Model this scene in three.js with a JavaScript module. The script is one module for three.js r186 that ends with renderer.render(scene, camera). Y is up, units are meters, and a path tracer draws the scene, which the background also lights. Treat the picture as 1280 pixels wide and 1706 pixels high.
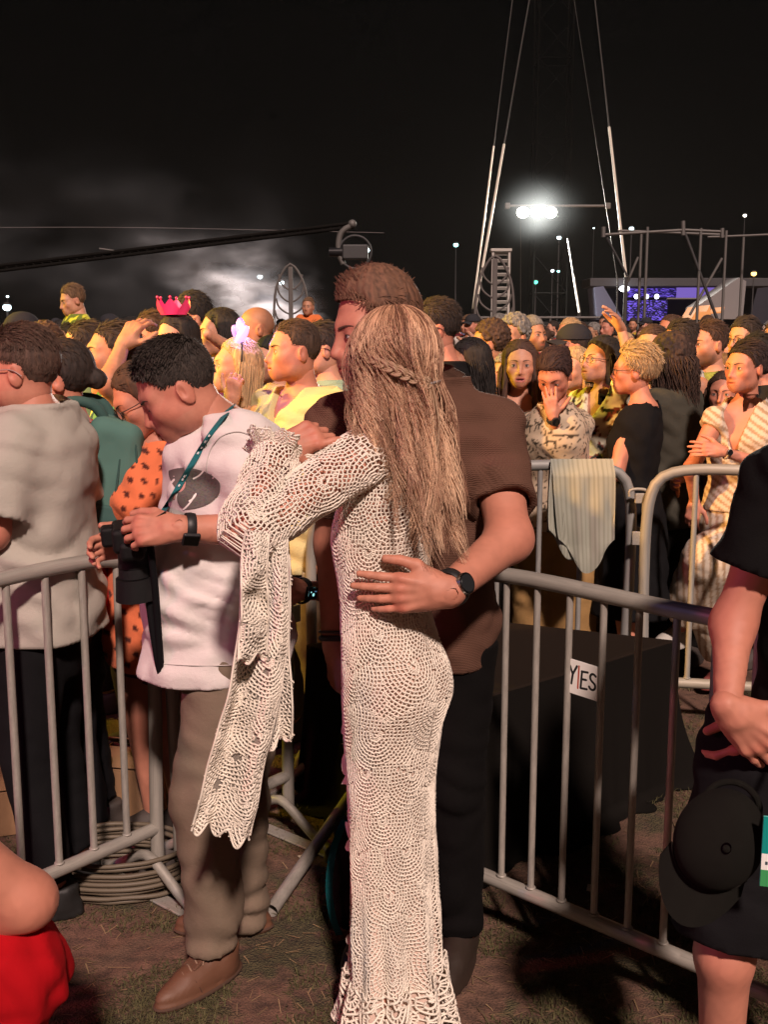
import * as THREE from 'three';
import { mergeGeometries } from 'three/addons/utils/BufferGeometryUtils.js';
import { RoundedBoxGeometry } from 'three/addons/geometries/RoundedBoxGeometry.js';
import { ImprovedNoise } from 'three/addons/math/ImprovedNoise.js';

// ---------------------------------------------------------------- camera, sky, key light, exposure
const scene = new THREE.Scene();
const EYE = 1.72, PITCH = 9.25 * Math.PI / 180, FPX = 1800;        // eye height, downward pitch, focal length in photo pixels
const camera = new THREE.PerspectiveCamera(2 * Math.atan(853 / FPX) * 180 / Math.PI, 1280 / 1706, 0.1, 600);
camera.position.set(0, EYE, 0);
camera.rotation.set(-PITCH, 0, 0);
const renderer = new THREE.WebGLRenderer();
renderer.toneMapping = THREE.LinearToneMapping;
renderer.toneMappingExposure = 1.0;
renderer.shadowMap.enabled = true;
const skyPixels = new Float32Array(64 * 32 * 4);
for (let i = 0; i < 64 * 32; i++) skyPixels.set([0.0016, 0.0016, 0.0016, 1], i * 4);
const sky = new THREE.DataTexture(skyPixels, 64, 32, THREE.RGBAFormat, THREE.FloatType);
sky.mapping = THREE.EquirectangularReflectionMapping; sky.magFilter = THREE.LinearFilter; sky.needsUpdate = true;
scene.background = sky; scene.environment = sky;
scene.fog = new THREE.FogExp2(0xc8c2ba, 0.00005);                // thin smoke haze over the field
const key = new THREE.DirectionalLight(new THREE.Color(1, 0.755, 0.665), 4.5);
key.position.set(1.9, 9.6, 7); key.target.position.set(0, 1, -3); key.castShadow = true; key.shadow.radius = 7;
key.shadow.mapSize.set(2048, 2048);
Object.assign(key.shadow.camera, { left: -14, right: 14, top: 10, bottom: -10, near: 0.1, far: 60 });
key.name = 'stage_key_light';
scene.add(key, key.target);

// ---------------------------------------------------------------- small helpers
const V = (x, y, z) => new THREE.Vector3(x, y, z);
const { clamp, lerp } = THREE.MathUtils;
const smoothstep = (x, a, b) => { const t = clamp((x - a) / (b - a), 0, 1); return t * t * (3 - 2 * t); };   // also falls when a > b
const NOISE = new ImprovedNoise(), noise = (x, y, z) => NOISE.noise(x, y, z);
let seedState = 12345;
const rnd = () => { seedState = (seedState + 0x6d2b79f5) | 0; let t = Math.imul(seedState ^ (seedState >>> 15), 1 | seedState); t = (t + Math.imul(t ^ (t >>> 7), 61 | t)) ^ t; return ((t ^ (t >>> 14)) >>> 0) / 4294967296; };
const seed = (n) => { seedState = n | 0; };
const rr = (a, b) => a + (b - a) * rnd(), pick = (a) => a[Math.floor(rnd() * a.length) % a.length];
const SP = Math.sin(PITCH), CP = Math.cos(PITCH);
// world point that stands `depth` metres in front of the photographer, on the sight line through a place in the photo
function at(px, py, depth) {
  const u = (px - 640) / FPX, v = (853 - py) / FPX, y = -SP + v * CP, z = -CP - v * SP, k = depth / -z;
  return V(u * k, EYE + y * k, -depth);
}
const names = new Map();
function numbered(n) { const c = names.get(n) || 0; names.set(n, c + 1); return c ? n + '_' + String(c).padStart(3, '0') : n; }
function thing(name, label, category, pos, group) {
  const o = new THREE.Group(); o.name = numbered(name); scene.add(o);
  if (pos) o.position.set(pos[0], pos[1], pos[2]);
  o.userData = { label, category }; if (group) o.userData.group = group;
  return o;
}
function part(name, geo, mat, parent) {
  const m = new THREE.Mesh(geo, mat); m.name = parent ? name : numbered(name); m.castShadow = m.receiveShadow = true;
  (parent || scene).add(m); return m;
}
function structure(name, geo, mat) { const m = part(name, geo, mat); m.userData.kind = 'structure'; return m; }
function tag(m, label, category, group) { m.userData = { label, category }; if (group) m.userData.group = group; return m; }
const lin = (r, g, b) => new THREE.Color().setRGB(r, g, b);
const std = (r, g, b, rough = 0.9, extra = {}) => new THREE.MeshStandardMaterial({ color: lin(r, g, b), roughness: rough, ...extra });

const dull = (r, g, b, rough = 0.6, spec = 0.35, extra = {}) => new THREE.MeshPhysicalMaterial({ color: lin(r, g, b), roughness: rough, specularIntensity: spec, ...extra });

// ---------------------------------------------------------------- growing meshes: tubes, strips
class Builder {
  constructor() { this.p = []; this.c = []; this.i = []; this.uv = []; }
  tube(pts, r0, r1, sides, col, col2, flat = 1) {               // a tapered tube through pts (arrays of 3)
    const n = pts.length, base = this.p.length / 3; let ux = 0, uy = 1, uz = 0;
    for (let k = 0; k < n; k++) {
      const a = pts[Math.max(0, k - 1)], b = pts[Math.min(n - 1, k + 1)];
      let tx = b[0] - a[0], ty = b[1] - a[1], tz = b[2] - a[2]; const tl = Math.hypot(tx, ty, tz) || 1; tx /= tl; ty /= tl; tz /= tl;
      if (k === 0) { if (Math.abs(ty) > 0.9) { ux = 1; uy = 0; uz = 0; } }
      const dt = ux * tx + uy * ty + uz * tz; ux -= dt * tx; uy -= dt * ty; uz -= dt * tz;
      let ul = Math.hypot(ux, uy, uz); if (ul < 1e-5) { ux = tz; uy = tx; uz = ty; ul = Math.hypot(ux, uy, uz); } ux /= ul; uy /= ul; uz /= ul;
      const wx = ty * uz - tz * uy, wy = tz * ux - tx * uz, wz = tx * uy - ty * ux, t = k / (n - 1 || 1);
      const r = typeof r0 === 'function' ? r0(t) : r0 + (r1 - r0) * t;
      for (let s = 0; s < sides; s++) {
        const an = (s / sides) * Math.PI * 2, cs = Math.cos(an) * r, sn = Math.sin(an) * r * flat;
        this.p.push(pts[k][0] + ux * cs + wx * sn, pts[k][1] + uy * cs + wy * sn, pts[k][2] + uz * cs + wz * sn);
        if (col) { const e = col2 || col; this.c.push(col[0] + (e[0] - col[0]) * t, col[1] + (e[1] - col[1]) * t, col[2] + (e[2] - col[2]) * t); }
      }
      if (k) for (let s = 0; s < sides; s++) {
        const A = base + (k - 1) * sides + s, B = base + (k - 1) * sides + (s + 1) % sides, C = A + sides, D = B + sides;
        this.i.push(A, B, D, A, D, C);
      }
    }
    return this;
  }
  cap(pts, r, sides, col) { return this.tube(pts, r, r, sides, col); }
  sheet(nu, nv, f, col, closed) {                               // f(u, v) -> [x, y, z], u and v 0..1
    const base = this.p.length / 3;
    for (let j = 0; j <= nv; j++) for (let i = 0; i <= nu; i++) {
      const q = f(i / nu, j / nv); this.p.push(q[0], q[1], q[2]); this.uv.push(i / nu, j / nv);
      if (col) { const c = typeof col === 'function' ? col(i / nu, j / nv) : col; this.c.push(c[0], c[1], c[2]); }
    }
    for (let j = 0; j < nv; j++) for (let i = 0; i < nu; i++) {
      const A = base + j * (nu + 1) + i, B = A + 1, C = A + nu + 1, D = C + 1; this.i.push(A, B, D, A, D, C);
    }
    return this;
  }
  geo() {
    const g = new THREE.BufferGeometry();
    g.setAttribute('position', new THREE.BufferAttribute(new Float32Array(this.p), 3));
    if (this.c.length) g.setAttribute('color', new THREE.BufferAttribute(new Float32Array(this.c), 3));
    if (this.uv.length * 3 === this.p.length * 2) g.setAttribute('uv', new THREE.BufferAttribute(new Float32Array(this.uv), 2));
    g.setIndex(this.i); g.computeVertexNormals(); return g;
  }
}
const spline = (pts, n) => new THREE.CatmullRomCurve3(pts.map((p) => (p.isVector3 ? p : V(...p)))).getPoints(n).map((p) => [p.x, p.y, p.z]);
const rodGeo = (a, b, r, sides = 12) => new THREE.TubeGeometry(new THREE.LineCurve3(a, b), 1, r, sides, false);
const pipe = (pts, r, n = 24, sides = 12) => new THREE.TubeGeometry(new THREE.CatmullRomCurve3(pts, false, 'centripetal'), n, r, sides, false);

// ---------------------------------------------------------------- signed distance fields and their meshes (surface nets)
const smin = (a, b, k) => { const h = Math.max(k - Math.abs(a - b), 0) / k; return Math.min(a, b) - h * h * k * 0.25; };
const smax = (a, b, k) => -smin(-a, -b, k);
const sph = (x, y, z, cx, cy, cz, r) => Math.hypot(x - cx, y - cy, z - cz) - r;
function ell(x, y, z, cx, cy, cz, a, b, c) {
  x -= cx; y -= cy; z -= cz;
  const k0 = Math.sqrt((x / a) ** 2 + (y / b) ** 2 + (z / c) ** 2), k1 = Math.sqrt((x / (a * a)) ** 2 + (y / (b * b)) ** 2 + (z / (c * c)) ** 2);
  return k1 < 1e-6 ? -Math.min(a, b, c) : k0 * (k0 - 1) / k1;
}
function cone(x, y, z, ax, ay, az, bx, by, bz, ra, rb) {
  const px = x - ax, py = y - ay, pz = z - az, dx = bx - ax, dy = by - ay, dz = bz - az;
  let h = (px * dx + py * dy + pz * dz) / (dx * dx + dy * dy + dz * dz + 1e-9); h = h < 0 ? 0 : h > 1 ? 1 : h;
  return Math.hypot(px - dx * h, py - dy * h, pz - dz * h) - (ra + (rb - ra) * h);
}
function meshSDF(f, lo, hi, h, colorFn, uvFn) {
  const nx = Math.ceil((hi[0] - lo[0]) / h) + 2, ny = Math.ceil((hi[1] - lo[1]) / h) + 2, nz = Math.ceil((hi[2] - lo[2]) / h) + 2, nxy = nx * ny;
  const x0 = lo[0] - h / 2, y0 = lo[1] - h / 2, z0 = lo[2] - h / 2, D = new Float32Array(nx * ny * nz), B = 6, R = B * h * 0.87;
  const live = [];
  for (let bz = 0; bz < nz; bz += B) for (let by = 0; by < ny; by += B) for (let bx = 0; bx < nx; bx += B) {
    const c = f(x0 + (bx + (B - 1) / 2) * h, y0 + (by + (B - 1) / 2) * h, z0 + (bz + (B - 1) / 2) * h), skip = Math.abs(c) > R * 1.3 + 0.022 + h, s = c > 0 ? 1e3 : -1e3;
    const ex = Math.min(bx + B, nx), ey = Math.min(by + B, ny), ez = Math.min(bz + B, nz); if (!skip) live.push(bx, by, bz, ex, ey, ez);
    for (let k = bz; k < ez; k++) for (let j = by; j < ey; j++) for (let i = bx; i < ex; i++) D[i + j * nx + k * nxy] = skip ? s : f(x0 + i * h, y0 + j * h, z0 + k * h);
  }
  const idx = new Int32Array(nx * ny * nz).fill(-1), P = [], I = [];
  const E = [[0, 1], [2, 3], [4, 5], [6, 7], [0, 2], [1, 3], [4, 6], [5, 7], [0, 4], [1, 5], [2, 6], [3, 7]], off = [0, 1, nx, nx + 1, nxy, nxy + 1, nxy + nx, nxy + nx + 1], val = new Float64Array(8);
  for (let q0 = 0; q0 < live.length; q0 += 6) for (let k = live[q0 + 2], kz = Math.min(live[q0 + 5], nz - 1); k < kz; k++) for (let j = live[q0 + 1], jy = Math.min(live[q0 + 4], ny - 1); j < jy; j++) for (let i = live[q0], ix = Math.min(live[q0 + 3], nx - 1); i < ix; i++) {
    const b = i + j * nx + k * nxy; let m = 0;
    for (let q = 0; q < 8; q++) { val[q] = D[b + off[q]]; if (val[q] < 0) m |= 1 << q; }
    if (m === 0 || m === 255) continue;
    let sx = 0, sy = 0, sz = 0, n = 0;
    for (const [a, c] of E) if ((m >> a & 1) !== (m >> c & 1)) {
      const t = val[a] / (val[a] - val[c]);
      sx += (a & 1) + ((c & 1) - (a & 1)) * t; sy += (a >> 1 & 1) + ((c >> 1 & 1) - (a >> 1 & 1)) * t; sz += (a >> 2) + ((c >> 2) - (a >> 2)) * t; n++;
    }
    idx[b] = P.length / 3; P.push(x0 + (i + sx / n) * h, y0 + (j + sy / n) * h, z0 + (k + sz / n) * h);
  }
  const quad = (a, b, c, d, flip) => { if (a < 0 || b < 0 || c < 0 || d < 0) return; if (flip) I.push(a, c, b, a, d, c); else I.push(a, b, c, a, c, d); };
  for (let q0 = 0; q0 < live.length; q0 += 6) for (let k = Math.max(1, live[q0 + 2]), kz = Math.min(live[q0 + 5], nz - 1); k < kz; k++) for (let j = Math.max(1, live[q0 + 1]), jy = Math.min(live[q0 + 4], ny - 1); j < jy; j++) for (let i = Math.max(1, live[q0]), ix = Math.min(live[q0 + 3], nx - 1); i < ix; i++) {
    const b = i + j * nx + k * nxy, s = D[b] < 0;
    if (s !== D[b + 1] < 0) quad(idx[b - nx - nxy], idx[b - nxy], idx[b], idx[b - nx], !s);
    if (s !== D[b + nx] < 0) quad(idx[b - 1 - nxy], idx[b - 1], idx[b], idx[b - nxy], !s);
    if (s !== D[b + nxy] < 0) quad(idx[b - 1 - nx], idx[b - nx], idx[b], idx[b - 1], !s);
  }
  const g = new THREE.BufferGeometry(), n = P.length / 3;
  g.setAttribute('position', new THREE.BufferAttribute(new Float32Array(P), 3));
  if (colorFn) { const C = new Float32Array(n * 3), o = [0, 0, 0]; for (let v = 0; v < n; v++) { colorFn(P[v * 3], P[v * 3 + 1], P[v * 3 + 2], o); C[v * 3] = o[0]; C[v * 3 + 1] = o[1]; C[v * 3 + 2] = o[2]; } g.setAttribute('color', new THREE.BufferAttribute(C, 3)); }
  if (uvFn) { const U = new Float32Array(n * 2); for (let v = 0; v < n; v++) { const q = uvFn(P[v * 3], P[v * 3 + 1], P[v * 3 + 2]); U[v * 2] = q[0]; U[v * 2 + 1] = q[1]; } g.setAttribute('uv', new THREE.BufferAttribute(U, 2)); }
  g.setIndex(I); g.computeVertexNormals(); return g;
}

// ---------------------------------------------------------------- heads
// Own frame: eyes at y = 0, face towards +z, chin near y = -0.115, top of the skull near y = 0.118.
function headField(o) {
  const fem = o.fem ? 1 : 0, jw = o.jaw ?? (fem ? 0.9 : 1), fat = o.fat ?? 0, nose = o.nose ?? (fem ? 0.9 : 1), mo = o.mouth ?? 0, nk = o.neck ?? (fem ? 0.047 : 0.058);
  return (x, y, z) => {
    const ax = Math.abs(x);
    let d = ell(x, y, z, 0, 0.030, -0.012, 0.075, 0.090, 0.097);
    d = smin(d, ell(x, y, z, 0, -0.036, 0.024, 0.0600 * jw + fat * 0.012, 0.074, 0.070), 0.035);
    d = smin(d, sph(ax, y, z, 0.036 * jw + fat * 0.006, -0.066, 0.018, 0.021 + fat * 0.008), 0.05);
    d = smin(d, ell(x, y, z, 0, -0.096, 0.071, 0.023, 0.018, 0.018), 0.04);
    d = smin(d, sph(ax, y, z, 0.042, -0.022, 0.058, 0.021 + fat * 0.004), 0.03);
    d = smin(d, cone(ax, y, z, 0.0, 0.024, 0.083, 0.045, 0.022, 0.062, 0.011, 0.011), fem ? 0.03 : 0.022);
    d = smax(d, -sph(ax, y, z, 0.033, 0.0, 0.103, 0.018), 0.016);
    d = smin(d, sph(ax, y, z, 0.032, 0.0, 0.0735, 0.0146), 0.008);
    d = smin(d, cone(x, y, z, 0, 0.014, 0.084, 0, -0.034, 0.098 + 0.012 * nose, 0.0065, 0.0105 * nose), 0.014);
    d = smin(d, sph(ax, y, z, 0.011, -0.038, 0.096, 0.0085), 0.008);
    d = smax(d, -sph(ax, y, z, 0.006, -0.047, 0.105, 0.0035), 0.004);
    d = smin(d, ell(x, y, z, 0, -0.066, 0.079, 0.030, 0.022, 0.018), 0.034);
    d = smin(d, ell(x, y, z, 0, -0.0625 + mo * 0.2, 0.0955, 0.021, 0.0052, 0.0065), 0.006);
    d = smin(d, ell(x, y, z, 0, -0.0735 - mo, 0.0945, 0.019, 0.0062, 0.0065), 0.006);
    d = smax(d, -ell(x, y, z, 0, -0.0678 - mo * 0.4, 0.1015, 0.0235, 0.0016 + mo * 0.6, 0.008), 0.003);
    let e = ell(ax - (z + 0.01) * 0.35, y - (z) * 0.15, z, 0.079, -0.008, -0.014, 0.0075, 0.032, 0.019);
    e = smin(e, ell(ax, y, z, 0.073, -0.012, -0.002, 0.008, 0.022, 0.012), 0.008);
    e = smax(e, -ell(ax, y, z, 0.090, -0.003, -0.008, 0.0105, 0.017, 0.0085), 0.006);
    d = smin(d, e, 0.006);
    d = smin(d, cone(x, y, z, 0, -0.07, -0.022, 0, -0.122, -0.031, nk, nk * 0.8), 0.03);
    return d;
  };
}
const SKIN = { fair: [0.52, 0.255, 0.165], rosy: [0.50, 0.205, 0.135], tan: [0.42, 0.195, 0.115], olive: [0.36, 0.185, 0.105] };
const headCache = new Map();
function headGeo(o) {                                             // skin with painted lips and stubble, eyes and eyebrows
  const keyName = JSON.stringify(o); if (headCache.has(keyName)) return headCache.get(keyName);
  const f = headField(o), s = SKIN[o.skin || 'fair'], lips = o.lips || [s[0] * 0.78, s[1] * 0.5, s[2] * 0.52], beard = o.beard || 0, brow = o.browColor || [0.05, 0.03, 0.02], shave = o.shaved || 0;
  const col = (x, y, z, c) => {
    const ax = Math.abs(x), n = noise(x * 150, y * 150, z * 150) * 0.06 + noise(x * 60, y * 60, z * 60) * 0.07 + noise(x * 22, y * 22, z * 22) * 0.07;
    let r = s[0] * (1 + n), g = s[1] * (1 + n * 1.3), b = s[2] * (1 + n * 1.3);
    const blush = Math.max(Math.exp(-((ax - 0.045) ** 2 + (y + 0.028) ** 2 + (z - 0.07) ** 2) / 0.0006), Math.exp(-(x * x + (y + 0.033) ** 2 + (z - 0.108) ** 2) / 0.0003), ax > 0.07 && Math.abs(y + 0.01) < 0.04 ? 0.7 : 0);
    g *= 1 - 0.16 * blush; b *= 1 - 0.16 * blush;
    const mo = o.mouth || 0, lm = Math.abs(x) < 0.026 && z > 0.075 ? Math.exp(-(((y + 0.068 + mo * 0.4) / (0.0085 + mo)) ** 4)) * smoothstep(0.027 - Math.abs(x), 0, 0.006) : 0;
    r = lerp(r, lips[0], lm); g = lerp(g, lips[1], lm); b = lerp(b, lips[2], lm);
    if (mo > 0.003 && Math.abs(x) < 0.019 && Math.abs(y + 0.068 + mo * 0.4) < 0.002 + mo * 0.4 && z > 0.07) { r = 0.12; g = 0.03; b = 0.03; }
    const socket = Math.exp(-((ax - 0.033) ** 2 / 0.00035 + (y - 0.001) ** 2 / 0.00011)) * (z > 0.05 ? 0.28 : 0);
    r *= 1 - socket; g *= 1 - socket * 1.15; b *= 1 - socket;
    if (beard) {
      const low = smoothstep(-y, 0.028 + Math.max(0, 0.05 - ax) * 0.2, 0.062) * smoothstep(z, -0.03, 0.02) * (1 - lm) * (y > -0.125 ? 1 : Math.max(0, 1 - (-0.125 - y) / 0.02));
      const mus = Math.exp(-((y + 0.054) ** 2 / 0.00004 + x * x / 0.0007)) * (z > 0.07 ? 1 : 0), k = Math.max(low * (ax < 0.012 && y > -0.06 ? 0 : 1), mus) * beard;
      r = lerp(r, brow[0] * 1.5, k); g = lerp(g, brow[1] * 1.5, k); b = lerp(b, brow[2] * 1.5, k);
    }
    if (shave && y > -0.05) { const k = shave * smoothstep(y + (z < 0 ? -z * 0.9 : -z * 0.6), 0.03, 0.06); r = lerp(r, brow[0] * 2, k); g = lerp(g, brow[1] * 2, k); b = lerp(b, brow[2] * 2, k); }
    c[0] = r; c[1] = g; c[2] = b;
  };
  const h = o.res || 0.0055, g = meshSDF(f, [-0.105, -0.175, -0.125], [0.105, 0.135, 0.135], h, col), b = new Builder();
  const frontZ = (x, y) => { let z = 0.14; for (let i = 0; i < 40; i++) { const d = f(x, y, z); z -= d * 0.8; if (Math.abs(d) < 2e-4) break; } return z; };
  const open = o.eyes ?? 1, gaze = o.gaze || 0;
  for (const sd of [-1, 1]) {
    const cx = 0.032 * sd, R = 0.0155, C = [cx, 0, 0.0735];
    if (open > 0.15) b.sheet(14, 8, (u, v) => {
      const a = (u * 2 - 1), w = Math.sqrt(Math.max(0, 1 - a * a)), az = a * 0.92, el = (v * 2 - 1) * 0.42 * open * w + 0.02;
      return [C[0] + R * Math.sin(az) * Math.cos(el), C[1] + R * Math.sin(el), C[2] + R * Math.cos(az) * Math.cos(el)];
    }, (u, v) => {
      const a = (u * 2 - 1) * 0.92 - gaze, e = (v * 2 - 1) * 0.42, q = Math.hypot(a, e * 1.15);
      if (v > 0.86) return [0.012, 0.008, 0.007];
      return q < 0.2 ? [0.006, 0.006, 0.006] : q < 0.43 ? (o.iris || [0.06, 0.035, 0.02]) : [0.50, 0.44, 0.42];
    });
    else b.tube([-1, -0.5, 0, 0.5, 1].map((t) => [C[0] + R * 0.75 * t, C[1] - 0.004 + t * t * 0.003, C[2] + R * Math.sqrt(1 - t * t * 0.5) * 0.985]), 0.0014, 0.0012, 4, [0.02, 0.012, 0.01]);
    // upper lid and lashes
    if (open > 0.15) b.tube([-1, -0.6, -0.2, 0.2, 0.6, 1].map((t) => { const az = t * 0.96, el = (0.43 * open) * Math.sqrt(1 - t * t * 0.96) + 0.03; return [C[0] + R * 1.03 * Math.sin(az) * Math.cos(el), C[1] + R * 1.03 * Math.sin(el), C[2] + R * 1.03 * Math.cos(az) * Math.cos(el)]; }), 0.0011, 0.0011, 4, o.fem ? [0.01, 0.007, 0.006] : [0.06, 0.03, 0.022]);
    const th = o.fem ? 0.0031 : 0.0043, fr = o.frown || 0;
    b.tube([0, 0.25, 0.5, 0.75, 1].map((t) => { const x = sd * (0.012 + t * 0.041), y = 0.019 + Math.sin(t * 2.4) * (o.fem ? 0.0085 : 0.006) - t * 0.003 + fr * (1 - t) * 0.006; return [x, y, frontZ(x, y) - 0.0012]; }), (t) => th * (1 - 0.65 * t), 0, 6, brow);
  }
  const out = mergeGeometries([plain(g), plain(b.geo())]); out.userData.field = f; headCache.set(keyName, out); return out;
}
function plain(g, color) {                                        // position, normal, colour and index only, so that pieces merge
  const o = new THREE.BufferGeometry(), n = g.attributes.position.count;
  o.setAttribute('position', g.attributes.position); o.setAttribute('normal', g.attributes.normal);
  if (g.attributes.color && !color) o.setAttribute('color', g.attributes.color);
  else { const c = new Float32Array(n * 3), k = color || [1, 1, 1]; for (let i = 0; i < n; i++) c.set(k, i * 3); o.setAttribute('color', new THREE.BufferAttribute(c, 3)); }
  o.setIndex(g.index ? g.index : [...Array(n).keys()]); return o;
}
const turned = (pos, yaw = 0, pitch = 0, roll = 0, s = 1) => new THREE.Matrix4().compose(V(...(pos.isVector3 ? pos.toArray() : pos)), new THREE.Quaternion().setFromEuler(new THREE.Euler(pitch, yaw, roll, 'YXZ')), V(s, s, s));

// ---------------------------------------------------------------- hands: wrist at the origin, fingers along +y, palm towards +z, thumb on the side of +x (side = 1) or -x (side = -1)
function handGeo(o) {
  const side = o.side ?? 1, curl = o.curl || [0.35, 0.4, 0.45, 0.5], spread = o.spread ?? 0.08, s = o.skin ? SKIN[o.skin] : SKIN.fair, bones = [], tips = [], ridges = [];
  const base = [[0.029, 0.090], [0.010, 0.094], [-0.010, 0.091], [-0.028, 0.083]], len = [0.072, 0.080, 0.074, 0.058], rad = [0.0088, 0.009, 0.0086, 0.0076];
  for (let i = 0; i < 4; i++) {
    let p = [base[i][0], base[i][1], 0], a = 0, sx = Math.sin(spread * (1.5 - i)); const c = Array.isArray(curl[i]) ? curl[i] : [curl[i], curl[i] * 1.15, curl[i] * 0.7];
    [0.46, 0.30, 0.24].forEach((q, k) => {
      a += c[k]; const L = len[i] * q * 1.08, n = [p[0] + sx * L * Math.cos(a), p[1] + L * Math.cos(a) * Math.sqrt(1 - sx * sx), p[2] + L * Math.sin(a)];
      bones.push([p, n, rad[i] * (1.05 - k * 0.1), rad[i] * (0.98 - k * 0.12), i]); p = n; tips[i] = [n, a];
    });
    bones.push([[base[i][0] * 0.45, 0.02, -0.001], [base[i][0], base[i][1], 0], 0.013, 0.0108, 9]);
    ridges.push([base[i][0] * 0.35, 0.012, -0.0135, base[i][0], base[i][1] - 0.004, -0.0105, 0.0026, 0.0046]);
  }
  const th = o.thumb || [[0.75, 0.62, 0.25], [0.45, 0.86, 0.25], [0.2, 0.95, 0.2]]; let p = [0.022, 0.022, 0.006];
  [0.044, 0.034, 0.027].forEach((L, k) => { const d = V(...th[k]).normalize(), n = [p[0] + d.x * L, p[1] + d.y * L, p[2] + d.z * L]; bones.push([p, n, [0.0155, 0.0115, 0.0102][k], [0.0115, 0.0104, 0.0085][k], k ? 5 : 9]); p = n; });
  const f = (x, y, z) => {
    x *= side; let d = ell(x, y, z, 0, 0.052, 0.001, 0.037, 0.050, 0.0135);
    d = smin(d, cone(x, y, z, 0, -0.006, 0, 0, 0.02, 0, o.wrist || 0.0265, 0.0245), 0.03);
    d = smin(d, ell(x, y, z, 0.022, 0.036, 0.010, 0.015, 0.028, 0.012), 0.012);
    if (z < 0.005) for (const q of ridges) d = smin(d, cone(x, y, z, q[0], q[1], q[2], q[3], q[4], q[5], q[6], q[7]), 0.006);
    d += noise(x * 70, y * 45, z * 70) * 0.0012;
    let fing = 9;
    for (const [a, b, ra, rb, id] of bones) { const q = cone(x, y, z, a[0], a[1], a[2], b[0], b[1], b[2], ra, rb); if (id === 9) d = smin(d, q, 0.012); else fing = fing < 8 ? smin(fing, q, 0.0025) : q; }
    return smin(d, fing, 0.007);
  };
  let lo = [-0.06, -0.05, -0.03], hi = [0.06, 0.1, 0.04];
  for (const [a, b] of bones) for (const q of [a, b]) for (let k = 0; k < 3; k++) { lo[k] = Math.min(lo[k], q[k] - 0.02); hi[k] = Math.max(hi[k], q[k] + 0.02); }
  if (side < 0) [lo[0], hi[0]] = [-hi[0], -lo[0]];
  const nails = o.nails || [s[0] * 1.12, s[1] * 1.1, s[2] * 1.12];
  const col = (x, y, z, c) => {
    const n = 1 + noise(x * 90, y * 90, z * 90) * 0.10 + noise(x * 35, y * 35, z * 35) * 0.10, kn = Math.exp(-((y - 0.09) ** 2) / 0.0002) * (z < 0 ? 1 : 0.3);
    c[0] = s[0] * n; c[1] = s[1] * n * (1 - 0.14 * kn); c[2] = s[2] * n * (1 - 0.14 * kn);
    for (const [t, a] of tips) { const dx = x * side - t[0], dy = y - t[1], dz = z - t[2], along = dy * Math.cos(a) + dz * Math.sin(a), out = -dy * Math.sin(a) * -1 * 0 + (dz * Math.cos(a) - dy * Math.sin(a)); if (Math.hypot(dx, dy, dz) < 0.014 && along > -0.006 && out < -0.003 && Math.abs(dx) < 0.0055) { c[0] = nails[0]; c[1] = nails[1]; c[2] = nails[2]; } }
  };
  return meshSDF(f, lo, hi, o.res || 0.004, col);
}
function handAt(o, wrist, dir, palm, scale = 1) {
  const y = dir.clone().normalize(), z = palm.clone().addScaledVector(y, -palm.dot(y)).normalize(), x = y.clone().cross(z);
  return plain(handGeo(o)).applyMatrix4(new THREE.Matrix4().makeBasis(x, y, z).scale(V(scale, scale, scale)).setPosition(wrist));
}
// ---------------------------------------------------------------- materials people share
const skinMat = new THREE.MeshPhysicalMaterial({ color: 0xffffff, vertexColors: true, roughness: 0.6, sheen: 0.15, sheenColor: lin(1, 0.6, 0.5), sheenRoughness: 0.6 });
function weaveTexture(kind) {
  const n = 256, d = new Uint8Array(n * n * 4); seed(77);
  for (let y = 0; y < n; y++) for (let x = 0; x < n; x++) {
    let v = 0.5;
    if (kind === 'knit') v = 0.5 + 0.3 * Math.sin(y * Math.PI / 4 + Math.abs((x % 8) - 4) * 0.8) + rnd() * 0.2;
    else v = 0.5 + 0.18 * Math.sin(x * Math.PI / 2) * (y & 2 ? 1 : -1) + (rnd() - 0.5) * 0.5 + 0.2 * noise(x / 16, y / 16, 3);
    const q = clamp(v, 0, 1) * 255, i = (y * n + x) * 4; d[i] = d[i + 1] = d[i + 2] = q; d[i + 3] = 255;
  }
  const t = new THREE.DataTexture(d, n, n); t.wrapS = t.wrapT = THREE.RepeatWrapping; t.magFilter = THREE.LinearFilter; t.repeat.set(7, 7); t.needsUpdate = true; return t;
}
const weave = weaveTexture('weave'), knit = weaveTexture('knit');
const clothCache = new Map();
function cloth(r, g, b, o = {}) {
  const k = [r, g, b, JSON.stringify(o)].join(); if (clothCache.has(k)) return clothCache.get(k);
  const m = new THREE.MeshPhysicalMaterial({ color: lin(r, g, b), specularIntensity: o.rough ? 0.6 : 0.22, roughness: o.rough ?? 0.92, bumpMap: o.knit ? knit : weave, bumpScale: o.bump ?? 0.0012, sheen: o.sheen ?? 0.2, sheenColor: lin(Math.min(1, r * 1.4 + 0.01), Math.min(1, g * 1.4 + 0.01), Math.min(1, b * 1.4 + 0.01)), sheenRoughness: 0.7, vertexColors: !!o.vc });
  clothCache.set(k, m); return m;
}
const hairMats = new Map();
function hairMat(r, g, b) { const k = [r, g, b].join(); if (!hairMats.has(k)) hairMats.set(k, new THREE.MeshStandardMaterial({ color: lin(r, g, b), vertexColors: true, roughness: 0.8 })); return hairMats.get(k); }

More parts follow.
